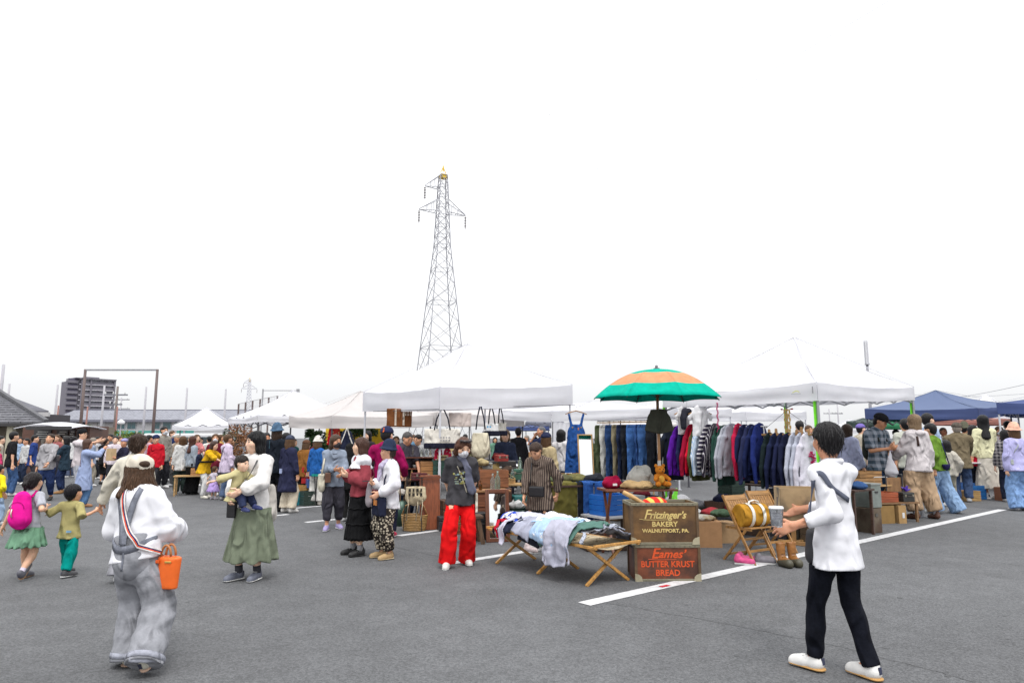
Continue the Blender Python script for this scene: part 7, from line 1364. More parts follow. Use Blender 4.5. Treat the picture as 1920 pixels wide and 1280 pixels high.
# tall mirror
mp_, mz = at(1100, 890, 11.6); mir = thing('tall_mirror', 'tall narrow mirror in a pale frame beside the dungarees', 'mirror', (mp_.x, mp_.y, .92), R(12)); MB().box((0, 0, .36), (.22, .012, .72)).build('mirror_glass', M('metal', (.85, .87, .88), rough=.03, met=1, var=0), mir)
for x in (-1, 1): MB().box((x * .122, -.004, .36), (.02, .025, .76)).build('frame_side', pinez, mir)
for zz in (-.01, .73): MB().box((0, -.004, zz), (.222, .026, .02)).build('frame_rail', pine, mir)
mir.rotation_euler[0] = R(-6)
chp = q0(1068, 12.3); root = thing('cabinet', 'low brown wooden chair back with a white strap near the dungarees', 'chair', chp, R(10)); MB().box((0, 0, .9), (.42, .03, .16)).build('back_rail', oakx, root); [MB().bar((s * .2, 0, 0), (s * .2, 0, .98), .035).build('leg', oak, root) for s in (1, -1)]; MB().box((0, -.2, .45), (.42, .4, .03)).build('seat', oakx, root); MB().tube([(-.1, -.03, .8), (-.08, -.05, .98), (.02, -.05, .98), (.04, -.03, .8)], .012, 5).build('white_strap', M('cloth', (.6, .58, .5)), root); root.name = 'wooden_chair'
# cardboard and boxes under the clothes rail
carton('brown cardboard box full of cloth beneath the long rail', V3(xp(1312, 10.5), 10.55, 0), 0, R(-4), (.52, .38, .37), M('card', (.33, .18, .085))); cloth_heap('pale cloths spilling from the cardboard box', V3(xp(1312, 10.5), 10.55, 0), .36, 0, (.22, .16, .09), M('cloth', (.42, .40, .36), (.25, .2, .12), scale2=8), 9)
carton('smaller tan cardboard box behind the large one', V3(xp(1350, 10.9), 10.95, 0), 0, R(10), (.4, .35, .3)); carton('green storage box on the ground under the rail', V3(xp(1280, 11.0), 11.1, 0), 0, R(20), (.5, .38, .42), M('plastic', (.04, .16, .08)), name='storage_box')
for k, (px, Y, c, lb_) in enumerate([(1290, 11.0, (.5, .5, .5), 'white folded garments on the green storage box'), (1330, 10.9, (.35, .04, .05), 'red folded garment behind the cardboard box'), (1345, 10.75, (.06, .1, .06), 'dark green folded garment on the small box'), (1270, 10.8, (.44, .44, .46), 'grey white garment under the parasol')]): cloth_heap(lb_, V3(xp(px, Y), Y, 0), .4 if k != 3 else .6, k, (.2, .15, .1), M('cloth', c), k + 80)
f = Field(.011); f.chain([V3(0, 0, 0), V3(.02, 0, .12), V3(-.02, 0, .22), V3(.02, 0, .34)], [.03, .05, .035, .025], .02); f.disp = folds(1, .012, 50, 40); tag(f.build('lime_strap_bundle', lime, None, V3(xp(1266, 10.3), 10.35, .5)), 'bundled lime green strap hanging by the parasol', 'strap')
# ---- the tote-bag tent
def hangbag(label, px, ptop, Y, w_, h, mat, strapmat, drop, base=None, rot=0, seed=0, flat=.3, shape='tote', stripes=None, prt=None):
    p = D(px, ptop, Y); root = thing('tote_bag', label, 'bag', p, R(rot), 'bags hanging from the white tent edge'); f = Field(.011)
    if shape == 'round': f.cone((0, 0, -drop - .08), (0, 0, -drop - h), w_ * .36, w_ * .5, .04, .5, (0, 1, 0), ea=1)
    else: f.add((-w_ / 2 - .02, -.12, -drop - h - .02), (w_ / 2 + .02, .12, -drop), lambda X, Y_, Z: np.maximum(np.maximum(np.abs(X) - w_ / 2 + .05 * (1 + (Z + drop) / h) * 0, np.abs(Y_) - .03 - .05 * np.clip(-(Z + drop) / h, 0, 1) * (1 - (2 * X / w_) ** 2)), np.abs(Z + drop + h / 2) - h / 2), .01)
    f.disp = folds(seed + 11, .009, 16, 14, 4); f.build('bag_body', mat, root)
    for s in (1, -1):
        x = w_ * .22 * s
        if drop > .05: MB().tube([(x, -.04, -drop - h * .05), (x * .7, -.02, -drop * .5), (s * .012, 0, 0)], .013, 6, flat=.5).build('strap', strapmat, root, smooth=True)
    if base: MB().box((0, 0, -drop - h + .05), (w_ * 1.01, .19, .1)).build('base_panel', base, root, bevel=.02)
    if stripes: [MB().box((x, -.095, -drop - h * .48), (.035, .014, h * .9)).build('stripe_band', stripes, root) for x in (-.08, .08)]
    if prt:
        b = MB(); rq = random.Random(seed)
        for i in range(prt[1]):
            for j in range(prt[2]): b.box((prt[3] + (j - prt[2] / 2) * .05, -.097, -drop - h * prt[4] - i * .05), (.03, .012, .034)); 
        b.build('print', prt[0], root)['kind'] = 'stuff'
    return root
wcv = M('cloth', (.64, .61, .55)); nvy = M('cloth', (.015, .016, .03))
hangbag('brown canvas bag with two pale bands hanging from the tent', 749, 764, c1[0].y + 1.1, .50, .36, M('cloth', (.17, .065, .025)), nvy, .02, stripes=M('cloth', (.55, .48, .4)), prt=(M('cloth', (.5, .42, .35)), 2, 3, .19, .2), rot=14, seed=1)
hangbag('large cream tote with navy base and navy straps', 830, 765, c1[0].y + .1, .66, .36, wcv, nvy, .38, nvy, rot=4, seed=2, prt=(M('cloth', (.35, .34, .34)), 2, 4, .08, .45))
hangbag('greyish pink cloth bag bunched at the top of the tent edge', 863, 772, c1[0].y + .35, .42, .26, M('cloth', (.50, .43, .40)), nvy, .02, rot=10, seed=3)
hangbag('cream slouchy round tote on long dark straps', 901, 762, c1[0].y + .5, .40, .38, M('cloth', (.60, .55, .42)), nvy, .42, shape='round', rot=8, seed=4)
hangbag('white tote with a blue print and navy base', 921, 762, c1[0].y + .75, .30, .25, M('cloth', (.66, .66, .66)), nvy, .32, nvy, rot=20, seed=5, prt=(M('paint', (.05, .3, .55)), 1, 2, -.05, .3))
hangbag('small cream tote at the end of the hanging row', 938, 764, c1[0].y + 1.2, .25, .26, wcv, nvy, .3, nvy, rot=24, seed=6)
sk = lambda px, Y, z=.6: V3(xp(px, Y, z), Y, 0)
table('long dark display table under the tote bag tent', sk(885, 13.5), R(16), 2.6, .65, .82, dkw)
table('second display table along the side of the tote bag tent', sk(765, 14.1), R(128), 1.7, .6, .8, dkw)
table('small brown folding table with crossed legs beside the chest', sk(962, 12.6), R(6), .62, .45, .78, pine, True)
root = thing('open_cabinet', 'dark open wooden cabinet on the table before the stall keeper', 'cabinet', sk(782, 13.4) + V3(0, 0, .8), R(10))
for zz in (0, .2, .41): MB().box((0, 0, zz + .01), (.62, .3, .02)).build('shelf', mah, root)
for x in (-1, 1): MB().box((x * .315, 0, .21), (.018, .3, .44)).build('side_panel', mahz, root)
MB().box((0, .152, .21), (.6, .012, .42)).build('back_panel', dkw, root)
for k, (x, c) in enumerate(((-.18, (.5, .5, .52)), (-.05, (.6, .6, .58)), (.1, (.3, .3, .32)))): tag(MB().lathe([(.025, 0), (.045, .05), (.042, .06), (.0, .02)], n=10).build('cup', M('paint', c, rough=.25), None, root.location + V3(x, 0, .222), smooth=True), ['grey cup inside the open cabinet', 'white cup inside the open cabinet', 'dark cup inside the open cabinet'][k], 'cup')
gl_ = [(.7, .75, .7), (.65, .72, .72), (.75, .7, .6), (.7, .72, .75)]
for k in range(7): bottle(['greenish bottle first','bluish bottle second','amber tinted bottle third','grey tinted bottle fourth','greenish bottle fifth','bluish bottle sixth','amber tinted bottle last'][k] + ' in the row on the open cabinet', root.location + V3(-.26 + .085 * k, -.05 + .05 * (k % 2), 0), 1.245, .12 + .03 * (k % 3), .026, gl_[k % 4], 'little bottles on the open cabinet')
crate('orange brown wooden crate stacked beside the open cabinet', sk(803, 12.95), .82, R(12), (.3, .3, .34), M('wood', (.32, .15, .05), axis=0), 'wooden_crate', rows=4)
crate('dark green wooden crate next to the tent leg', sk(823, 12.95), .82, R(12), (.26, .3, .36), M('wood', (.015, .06, .045), axis=0), 'wooden_crate', rows=4)
for k, (px, c) in enumerate(((821, (.5, .02, .06)), (838, (.55, .03, .08)))): 
    f = Field(.011); f.cone((0, 0, 0), (0, 0, .16), .09, .07, .02, .6, ea=1); f.disp = folds(k, .008, 30, 30); o = tag(f.build('drawstring_bag', M('spots', c, (.6, .5, .5), freq=22, duty=.3), None, sk(px, 12.9) + V3(0, 0, 1.18), 0), ['red patterned drawstring bag on the green crate', 'second red patterned bag behind the tent leg'][k], 'bag'); MB().tube([(-.04, 0, .17), (0, 0, .26), (.04, 0, .17)], .006, 5).build('cord', M('cloth', (.6, .5, .45)), o)
b_ = thing('leaning_board', 'tall reddish brown board leaning by the tent weight', 'board', sk(806, 12.35, .5), R(16)); MB().box((0, 0, .47), (.36, .03, .94), m=Matrix.Rotation(R(-6), 3, 'X')).build('panel', M('wood', (.23, .065, .025), axis=2, rough=.35), b_, bevel=.004); MB().box((0, -.02, .9), (.36, .02, .04)).build('rail', mah, b_)
fs = thing('wire_stand', 'thin dark wire stand holding the canvas sack', 'stand', sk(776, 12.2, .5), 0)
for x, y in ((-.16, -.1), (.16, -.1), (-.16, .14), (.16, .14)): MB().bar((x, y, 0), (x * .8, y * .6, .9), .012).build('leg', M('metal', (.08, .08, .08)), fs)
MB().bar((-.16, 0, .9), (.16, 0, .9), .012).build('top_bar', M('metal', (.08, .08, .08)), fs)
f = Field(.011); f.cone((0, -.02, -.12), (0, -.04, -.26), .17, .18, .03, .4, (0, 1, 0), ea=1).ell((.02, -.04, -.3), (.17, .09, .09)); f.disp = folds(8, .012, 24, 20, 4); cs_ = tag(f.build('canvas_sack', M('cloth', (.55, .47, .32)), None, sk(780, 12.05, .8) + V3(0, 0, .88), R(6)), 'cream canvas sack with black lettering hanging on the wire stand', 'sack')
pr = MB()
for i in range(2):
    for j in range(4): pr.box((-.1 + .065 * j, -.118, -.17 - i * .075), (.04 - .01 * ((i + j) % 2), .02, .05))
pr.build('print', M('cloth', (.05, .045, .04)), cs_)['kind'] = 'stuff'
for x in (-.14, .02, .1): MB().tube([(x, -.09, -.2), (x + .02, -.11, -.42), (x - .01, -.1, -.68)], .008, 5).build('cord', M('cloth', (.6, .52, .38)), cs_, smooth=True)
wb = thing('wicker_basket', 'wicker basket standing below the canvas sack', 'basket', sk(777, 12.25, .15), 0); b = MB()
for k in range(10): b.tube([(.19 * math.cos(a) * (1 + .02 * k), .15 * math.sin(a) * (1 + .02 * k), .014 + .027 * k) for a in [j * math.pi / 12 for j in range(25)]], .014, 5, cap=False)
b.build('woven_body', M('wood', (.40, .24, .09), scale=14), wb, smooth=True); MB().lathe([(.18, .004), (.18, .012)], n=16, sy=.8).build('bottom', M('wood', (.3, .18, .07)), wb); MB().tube([(-.22, 0, .26), (-.16, 0, .42), (0, 0, .48), (.16, 0, .42), (.22, 0, .26)], .012, 6).build('handle', M('wood', (.35, .2, .08)), wb, smooth=True)
st = thing('wooden_stool', 'rustic wooden stool behind the red trousers', 'stool', sk(872, 10.75, .3), R(14)); MB().box((0, 0, .40), (.52, .28, .045)).build('seat', M('wood', (.09, .05, .03), axis=0), st, bevel=.006)
for x in (-1, 1):
    for y in (-1, 1): MB().bar((x * .19, y * .09, .38), (x * .26, y * .13, 0), .05, .05).build('leg', M('wood', (.12, .07, .04), axis=2), st)
MB().bar((-.22, 0, .18), (.22, 0, .18), .03).build('stretcher', mah, st)
ds = thing('chest_of_drawers', 'dark reddish wooden chest behind the woman in red trousers', 'chest', sk(915, 11.7, .4), R(14)); MB().box((0, 0, .36), (.62, .42, .70)).build('body', mah, ds, bevel=.006); MB().box((0, -.01, .725), (.68, .46, .03)).build('top_panel', M('wood', (.28, .14, .06), axis=0), ds, bevel=.004)
for k in range(3):
    d_ = MB().box((0, -.215, .15 + .21 * k), (.54, .02, .18)).build('drawer', M('wood', (.17, .06, .03), axis=0), ds, bevel=.003); MB().lathe([(.012, 0), (.016, .012), (.008, .02)], n=8).build('knob', brass, d_, (0, -.24, .15 + .21 * k))
bottle('clear milk bottle standing on the wooden chest', sk(924, 11.5, .9), .745, .27, .042, (.72, .78, .76)); bottle('pale green tall bottle standing on the wooden chest', sk(933, 11.55, .9), .745, .31, .045, (.55, .75, .68)); bottle('brown small bottle at the edge of the wooden chest', sk(901, 11.5, .9), .745, .16, .03, (.35, .16, .05))
crate('orange brown wooden chest stacked behind the glass bottles', sk(925, 12.2, .9), .745, R(8), (.5, .32, .3), M('wood', (.20, .075, .03), axis=0), 'wooden_chest', 'chest', rows=2); sup = case('brown trunk holding up the wooden chest', sk(925, 12.25, .4), 0, R(8), (.6, .4, .74), M('leather', (.07, .03, .02)), 'trunk', 'trunk')
fm = thing('framed_mirror', 'mirror in a thick brown wooden frame leaning on the ground', 'mirror', sk(934, 10.9, .3) + V3(0, 0, 0), R(14)); fm.rotation_euler[0] = R(-8)
MB().box((0, 0, .40), (.26, .012, .66)).build('mirror_glass', M('metal', (.8, .82, .84), rough=.04, met=1, var=0), fm)
for x in (-1, 1): MB().box((x * .16, -.006, .40), (.06, .035, .8)).build('frame_side', mahz, fm, bevel=.006)
for zz in (.03, .77): MB().box((0, -.006, zz), (.262, .036, .06)).build('frame_rail', mah, fm, bevel=.006)
case('large black leather case on the display table', sk(936, 13.4, 1), .82, R(6), (.62, .36, .34), M('leather', (.03, .025, .025)), 'leather_case', 'case'); MB().box((.0, -.186, .2), (.06, .006, .07)).build('white_tag', M('paint', (.65, .65, .65)), bpy.data.objects['leather_case'])
cloth_heap('maroon knitted hat lying on the black leather case', sk(937, 13.4, 1.2), 1.165, 0, (.16, .14, .12), M('cloth', (.09, .012, .012)), 21, 'knitted_hat', 'hat')
cloth_heap('khaki green canvas satchel on the display table', sk(906, 12.95, 1), .82, 0, (.18, .12, .2), M('cloth', (.13, .12, .06)), 22, 'satchel', 'bag'); cloth_heap('olive brown canvas pouch next to the satchel', sk(928, 12.9, 1), .84, .5, (.15, .12, .22), M('cloth', (.17, .12, .05)), 23, 'canvas_pouch', 'bag')
carton('small tan wooden box on the crossed leg table', sk(953, 12.55, .9), .78, R(6), (.24, .16, .1), pine, name='wooden_box'); MB().tube([(-.1, -.09, .1), (0, -.09, .18), (.1, -.09, .1)], .006, 5).build('handle', brass, bpy.data.objects['wooden_box'])
for k, (px, Y, z0, d, c, lb_) in enumerate([(975, 12.0, 0, (.5, .4, .38), (.015, .04, .03), 'dark green trunk behind the striped shirt shopper'), (982, 12.2, .385, (.42, .36, .22), (.02, .12, .12), 'teal case on top of the dark green trunk'), (955, 12.4, 0, (.34, .34, .5), (.03, .025, .022), 'black case standing under the crossed leg table'), (850, 12.6, 0, (.5, .4, .5), (.09, .045, .025), 'brown suitcase under the long display table'), (985, 13.2, 0, (.5, .4, .55), (.04, .04, .03), 'dark trunk below the beige jacket')]): case(lb_, sk(px, Y, .3), z0, R(10 + 4 * k), d, M('leather', c), group=None)
cloth_heap('crumpled white bag on the teal case', sk(968, 12.0, .6), .39, 0, (.16, .12, .12), M('cloth', (.5, .5, .5)), 25, amp=.018)
for k, (px, z0, w_, h_, c, lb_) in enumerate([(850, .82, .34, .1, (.04, .04, .045), 'flat black box on the display table by the tent leg'), (862, .92, .22, .14, (.3, .16, .07), 'small honey coloured box on the flat black box'), (876, .82, .2, .22, (.12, .05, .03), 'upright mahogany box on the display table'), (890, .82, .16, .16, (.5, .48, .42), 'cream tin on the display table')]): case(lb_, sk(px, 13.0, .9), z0, R(12), (w_, .24, h_), M('leather', c), 'small_box', 'box')
for k in range(12):
    q = sk(742 + 7 * k, 13.5 - .03 * k, .85); MB_ = MB().lathe([(.03, 0), (.04, .02 + .02 * (k % 3)), (.03, .06 + .03 * (k % 2)), (.0, .05)], n=8); tag(MB_.build('crockery', M('paint', [(.05, .05, .06), (.3, .28, .25), (.12, .06, .04), (.45, .44, .42)][k % 4], rough=.3), None, q + V3(0, 0, .825), smooth=True), ['black bowl','buff bowl','brown bowl','pale grey bowl'][k % 4] + ' in the crockery row, ' + ['at the far end','near the middle','at the near end'][k // 4], 'bowl', 'crockery on the side table')
# ---- the cream tent stall
table('plant stall table with dark cloth under the cream tent', sk(606, 18.4), R(38), 2.4, .7, .72, dkw); table('second stall table under the black framed tent', sk(545, 18.6), R(128), 1.6, .6, .72, dkw)
for k, (px, py, Y, rx, rz_, c, lb_) in enumerate([(590, 822, 19.5, .28, .3, (.03, .08, .02), 'leafy green houseplant under the cream tent'), (612, 838, 18.6, .22, .2, (.06, .12, .03), 'small light green plant on the stall table'), (664, 815, 19.5, .3, .25, (.04, .09, .02), 'spiky plant before the yellow sheet'), (646, 812, 20.5, .3, .3, (.05, .08, .04), 'dark fern hanging behind the navy bag'), (693, 805, 19.5, .25, .2, (.05, .1, .02), 'small plant by the far tent leg'), (436, 826, 24, .4, .5, (.05, .07, .03), 'dull green plant behind the driftwood screen')]): bush(lb_, px, py, Y, rx, rz_, c, 260, k + 20, .07, 'potted_plant', 'plant', trunk=True)
ys = D(672, 812, 21); tag(MB().grid(lambda u, v: (-1.0 + 2 * u, .03 * math.sin(u * 30), .15 - .6 * v), 20, 4).build('yellow_sheet', M('canvas', (.72, .52, .04)), None, ys, 0, smooth=True, thick=.01), 'yellow sheet hung across the back of the cream tent', 'sheet')
for k, (px, py, c, lb_) in enumerate([(622, 805, (.5, .01, .02), 'red cloth hanging at the cream tent leg'), (632, 806, (.55, .05, .04), 'red patterned cloth next to the red one')]): 
    f = Field(.02); f.cone((0, 0, 0), (0, 0, -.4), .08, .13, .03, .4, eb=1); f.disp = folds(k, .012, 40, 10); tag(f.build('hanging_cloth', M('spots', c, (.65, .45, .2), freq=14, duty=.25), None, D(px, py, 18)), lb_, 'cloth')
f = Field(.018); f.cone((0, 0, -.2), (0, 0, -.55), .14, .24, .04, .3, (0, 1, 0)); o = tag(f.build('hanging_bag', M('cloth', (.018, .022, .045)), None, D(651, 801, 17.0), R(10)), 'navy bag with white cords hanging under the cream tent', 'bag')
for s in (1, -1): MB().tube([(0, -.05, .0), (s * .08, -.09, -.25), (s * .18, -.09, -.5)], .014, 5).build('cord', M('cloth', (.62, .6, .55)), o)
for k, (px, py, Y, d, c, nm, lb_) in enumerate([(577, 890, 17.2, (.3, .3, .4), (.45, .02, .02), 'crate', 'red crate at the front of the plant stall'), (588, 905, 17.0, (.34, .3, .22), (.05, .12, .35), 'crate', 'blue crate below the red one'), (566, 918, 17.0, (.3, .3, .25), (.45, .25, .08), 'crate', 'tan crate in the middle of the plant stall'), (556, 940, 16.8, (.26, .3, .3), (.02, .2, .24), 'crate', 'teal crate on the ground by the raincoat'), (575, 942, 16.7, (.28, .3, .34), (.03, .05, .04), 'crate', 'dark green tall crate on the ground'), (590, 942, 16.8, (.2, .25, .32), (.06, .09, .07), 'crate', 'grey green narrow crate by the denim shirt'), (569, 880, 17.6, (.3, .25, .2), (.5, .36, .05), 'crate', 'mustard tin crate on the plant stall'), (585, 870, 17.8, (.25, .25, .3), (.14, .07, .03), 'crate', 'brown crate at the back of the plant stall')]):
    q = D(px, py, Y); crate(lb_, V3(q.x, Y, 0), max(q.z - d[2] / 2, 0), R(20 + 5 * k), d, M('plastic', c), rows=3, group='crates at the plant stall')
scn = thing('driftwood_screen', 'rusty brown woven lattice screen under the black framed tent', 'screen', D(450, 825, 20.2) - V3(0, 0, 0), R(8)); rq = random.Random(9); b = MB()
for k in range(150):
    x, zz = rq.uniform(-.3, .3), rq.uniform(-.45, .42); a = rq.uniform(0, 3.14); b.tube([(x - .09 * math.cos(a), rq.uniform(-.05, .05), zz - .09 * math.sin(a)), (x, rq.uniform(-.06, .06), zz), (x + .09 * math.cos(a + .4), rq.uniform(-.05, .05), zz + .09 * math.sin(a + .4))], .012, 5)
b.build('woven_sticks', M('wood', (.20, .085, .03)), scn)['kind'] = 'stuff'; MB().bar((-.25, 0, -.4), (-.25, 0, -1.5), .03).bar((.25, 0, -.4), (.25, 0, -1.5), .03).build('stand', dkw, scn)
table('low table of pots and crates behind the mustard shirt', sk(400, 19.8), R(20), 2.0, .6, .55, pine)
for k, (px, c, lb_) in enumerate([(372, (.4, .2, .08), 'tan crate on the low table behind the mustard shirt'), (396, (.12, .14, .06), 'green pot crate on the low table'), (418, (.3, .12, .06), 'brown crate on the low table by the lilac dress')]): crate(lb_, sk(px, 19.8 + (px - 400) * .004), .55, R(15), (.36, .3, .2), M('wood', c, axis=0), 'wooden_crate')
# ---- right-hand side of the big tent
q = sk(1668, 13.5, .4); table('low rough wooden bench with boxes by the wide beige trousers', q, R(16), .95, .5, .38, M('wood', (.20, .11, .05), axis=0))
crate('orange red wooden box on the low bench', sk(1655, 13.4, .5), .38, R(14), (.44, .3, .19), M('wood', (.30, .07, .025), axis=0), 'wooden_box', 'box', rows=2); case('black lidded case at the end of the low bench', sk(1693, 13.5, .5), .38, R(14), (.26, .3, .18), M('leather', (.03, .03, .028)), 'lidded_case', 'case')
bb = thing('wooden_board', 'upright brown board behind the orange red box', 'board', sk(1676, 13.75, .6) + V3(0, 0, .38), R(14)); MB().box((0, 0, .22), (.34, .03, .44)).build('panel', M('wood', (.26, .14, .06), axis=2), bb, bevel=.004); MB().tube([(-.2, -.03, 0), (-.2, -.03, .5), (.18, -.03, .5), (.18, -.03, 0)], .014, 6).build('metal_frame', M('metal', (.12, .12, .13)), bb)
wf = thing('towel_stand', 'small white metal frame standing on the low bench', 'frame', sk(1650, 13.7, .8) + V3(0, 0, .57), R(14)); MB().tube([(-.14, 0, 0), (-.14, 0, .26), (.16, 0, .26), (.16, 0, 0)], .012, 6).build('bent_bar', M('paint', (.6, .62, .64)), wf); MB().tube([(-.14, 0, .1), (.16, 0, .1)], .008, 6).build('cross_bar', M('paint', (.5, .03, .03)), wf)
b = MB()
for k in range(5): a = k * 1.257; b.tube([(0, 0, 0), (.09 * math.cos(a), .04 * math.sin(a * 2), .07 * abs(math.sin(a)) + .02)], [.03, .008], 6)
tag(b.build('purple_toy', M('plastic', (.06, .02, .32)), None, sk(1698, 13.5, .7) + V3(0, 0, .59), 0), 'small purple star shaped toy on the black case', 'toy')
for k, (px, z0, w_, c, lb_) in enumerate([(1652, 0, .3, (.25, .15, .05), 'tan cardboard box under the low bench'), (1679, 0, .17, (.36, .22, .09), 'narrow cardboard box with a white label under the bench'), (1640, 0, .22, (.2, .11, .05), 'dark cardboard box at the bench end')]): carton(lb_, sk(px, 13.35 + .02 * k, .2), z0, R(14), (w_, .34, .33), M('card', c), label_c=(.6, .6, .6) if k == 1 else None)
mc = thing('metal_cabinet', 'grey green metal drawer box on top of a rusty box', 'cabinet', sk(1627, 12.05, .6) + V3(0, 0, .42), R(24)); MB().box((0, 0, .19), (.24, .34, .38)).build('body', M('metal', (.22, .25, .23), met=.3, rough=.6), mc, bevel=.006); MB().box((0, 0, .39), (.26, .36, .03)).build('lid', M('metal', (.3, .32, .3), met=.3), mc, bevel=.004); MB().box((0, -.176, .26), (.07, .012, .03)).build('handle', M('metal', (.1, .1, .1)), mc)
mc = thing('rusty_box', 'rusty brown metal box under the grey green drawer box', 'box', sk(1627, 12.05, .2), R(24)); MB().box((0, 0, .205), (.25, .35, .41)).build('body', M('metal', (.13, .10, .07), (.07, .04, .025), met=.2, rough=.7), mc, bevel=.006); MB().box((0, -.18, .3), (.06, .012, .05)).build('latch', M('metal', (.2, .19, .17)), mc)
table('folding table carrying wooden trays behind the man in white shirt', sk(1615, 13.8, .7), R(20), 1.0, .55, .68, pine, True); crate('large shallow wooden tray on the folding table', sk(1612, 13.75, .8), .68, R(18), (.7, .4, .14), M('wood', (.36, .2, .08), axis=0), 'wooden_tray', 'tray', rows=2); crate('second wooden tray stacked on the first', sk(1617, 13.8, .9), .825, R(24), (.62, .38, .12), M('wood', (.32, .17, .06), axis=0), 'wooden_tray', 'tray', rows=2)
carton('large grey green plastic bin behind the rusty box', sk(1605, 14.6, .5), 0, R(20), (.5, .4, .7), M('plastic', (.16, .24, .24)), name='plastic_bin', cat='bin')
table('white table under the faded blue tent', sk(1815, 18.6, .8), R(4), 1.3, .6, .95, M('paint', (.62, .6, .62)), legm=M('metal', (.05, .05, .05))); crate('tan wooden crate on the ground below the white table', sk(1812, 17.9, .2), 0, R(2), (.5, .35, .26), M('wood', (.36, .22, .08), axis=0), 'wooden_crate'); crate('blue plastic crate behind the tan wooden crate', sk(1822, 18.4, .4), 0, R(5), (.5, .35, .36), M('plastic', (.02, .14, .4)), 'plastic_crate', rows=4)
crate('blue plastic crate stacked under the white table edge', sk(1806, 18.5, .4), .0, R(-3), (.4, .35, .42), M('plastic', (.03, .1, .3)), 'plastic_crate', rows=4); MB().box((0, 0, 0), (.06, .06, .06)); carton('dark red brown box at the feet of the navy tent shopper', sk(1886, 17.9, .2), 0, R(0), (.4, .3, .34), M('card', (.2, .08, .04)))
table('small white toy table by the pale sage shirt', sk(1690, 19.5, .8), R(0), 1.0, .5, .92, M('paint', (.62, .6, .63)))
for k, (px, c, lb_) in enumerate([(1682, (.5, .03, .08), 'red toy on the small white toy table'), (1694, (.5, .35, .55), 'lilac toy on the small white toy table'), (1703, (.6, .5, .5), 'pale pink toy on the small white toy table')]): cloth_heap(lb_, sk(px, 19.5, 1), .92, 0, (.09, .09, .1), M('cloth', c), 90 + k, 'soft_toy', 'toy', vox=.02)
# ---- far stalls
for k, (px, Y, L_, c, lb_) in enumerate([(330, 25, 1.8, (.3, .3, .3), 'grey far stall table near the cream trousers'), (640, 23.5, 1.8, (.12, .1, .1), 'dark far stall table behind the plant stall'), (720, 24, 1.8, (.5, .48, .46), 'pale far stall table behind the brown hanging bag'), (870, 22, 2.2, (.25, .14, .07), 'brown far stall table behind the tote tent'), (1000, 25, 2.0, (.5, .5, .52), 'white far stall table near the navy far tent'), (1090, 20.5, 1.8, (.45, .44, .42), 'pale far stall table behind the dungarees'), (1170, 19.5, 1.6, (.3, .2, .1), 'tan far stall table behind the jeans rail'), (1460, 20, 2.2, (.2, .2, .22), 'grey far stall table behind the wooden rack'), (1560, 23, 2.0, (.5, .5, .5), 'white far stall table past the tent leg'), (1745, 25, 2.2, (.5, .48, .45), 'pale far stall table under the dull red tent'), (1860, 24, 2.0, (.25, .2, .2), 'brown far stall table between the blue tents')]):
    table(lb_, sk(px, Y, .7), R((k * 17) % 30 - 10), L_, .7, .76, M('paint', c), group='far stall tables')
    for j in range(4):
        cc = [(.4, .22, .1), (.05, .07, .12), (.5, .5, .48), (.3, .05, .05), (.08, .12, .07)][(k + j) % 5]; nm = ['tan', 'navy', 'white', 'red', 'green'][(k + j) % 5]
        carton('%s box on the %s' % (nm, lb_), sk(px, Y, .8) + V3(-L_ * .35 + L_ * .23 * j, 0, 0), .76, R(j * 20), (.3, .25, .16 + .08 * ((k + j) % 3)), M('card', cc), group='boxes on the far stall tables')
van_x = xp(345, 34); vn = thing('white_van', 'white delivery van parked beyond the small white tent', 'van', (van_x, 34, 0), R(4)); MB().box((0, 0, 1.05), (3.3, 1.5, 1.5)).build('body', M('paint', (.62, .62, .64), rough=.25), vn, bevel=.08)
for x in (-.9, .1, 1.1): MB().box((x, -.76, 1.42), (.8, .03, .42)).build('window', M('pane', (.03, .05, .06)), vn)
for x in (-1.05, 1.05):
    for y in (-.68, .68): MB().tube([(x, y - .08, .3), (x, y + .08, .3)], .3, 14).build('wheel', M('plastic', (.02, .02, .02)), vn)
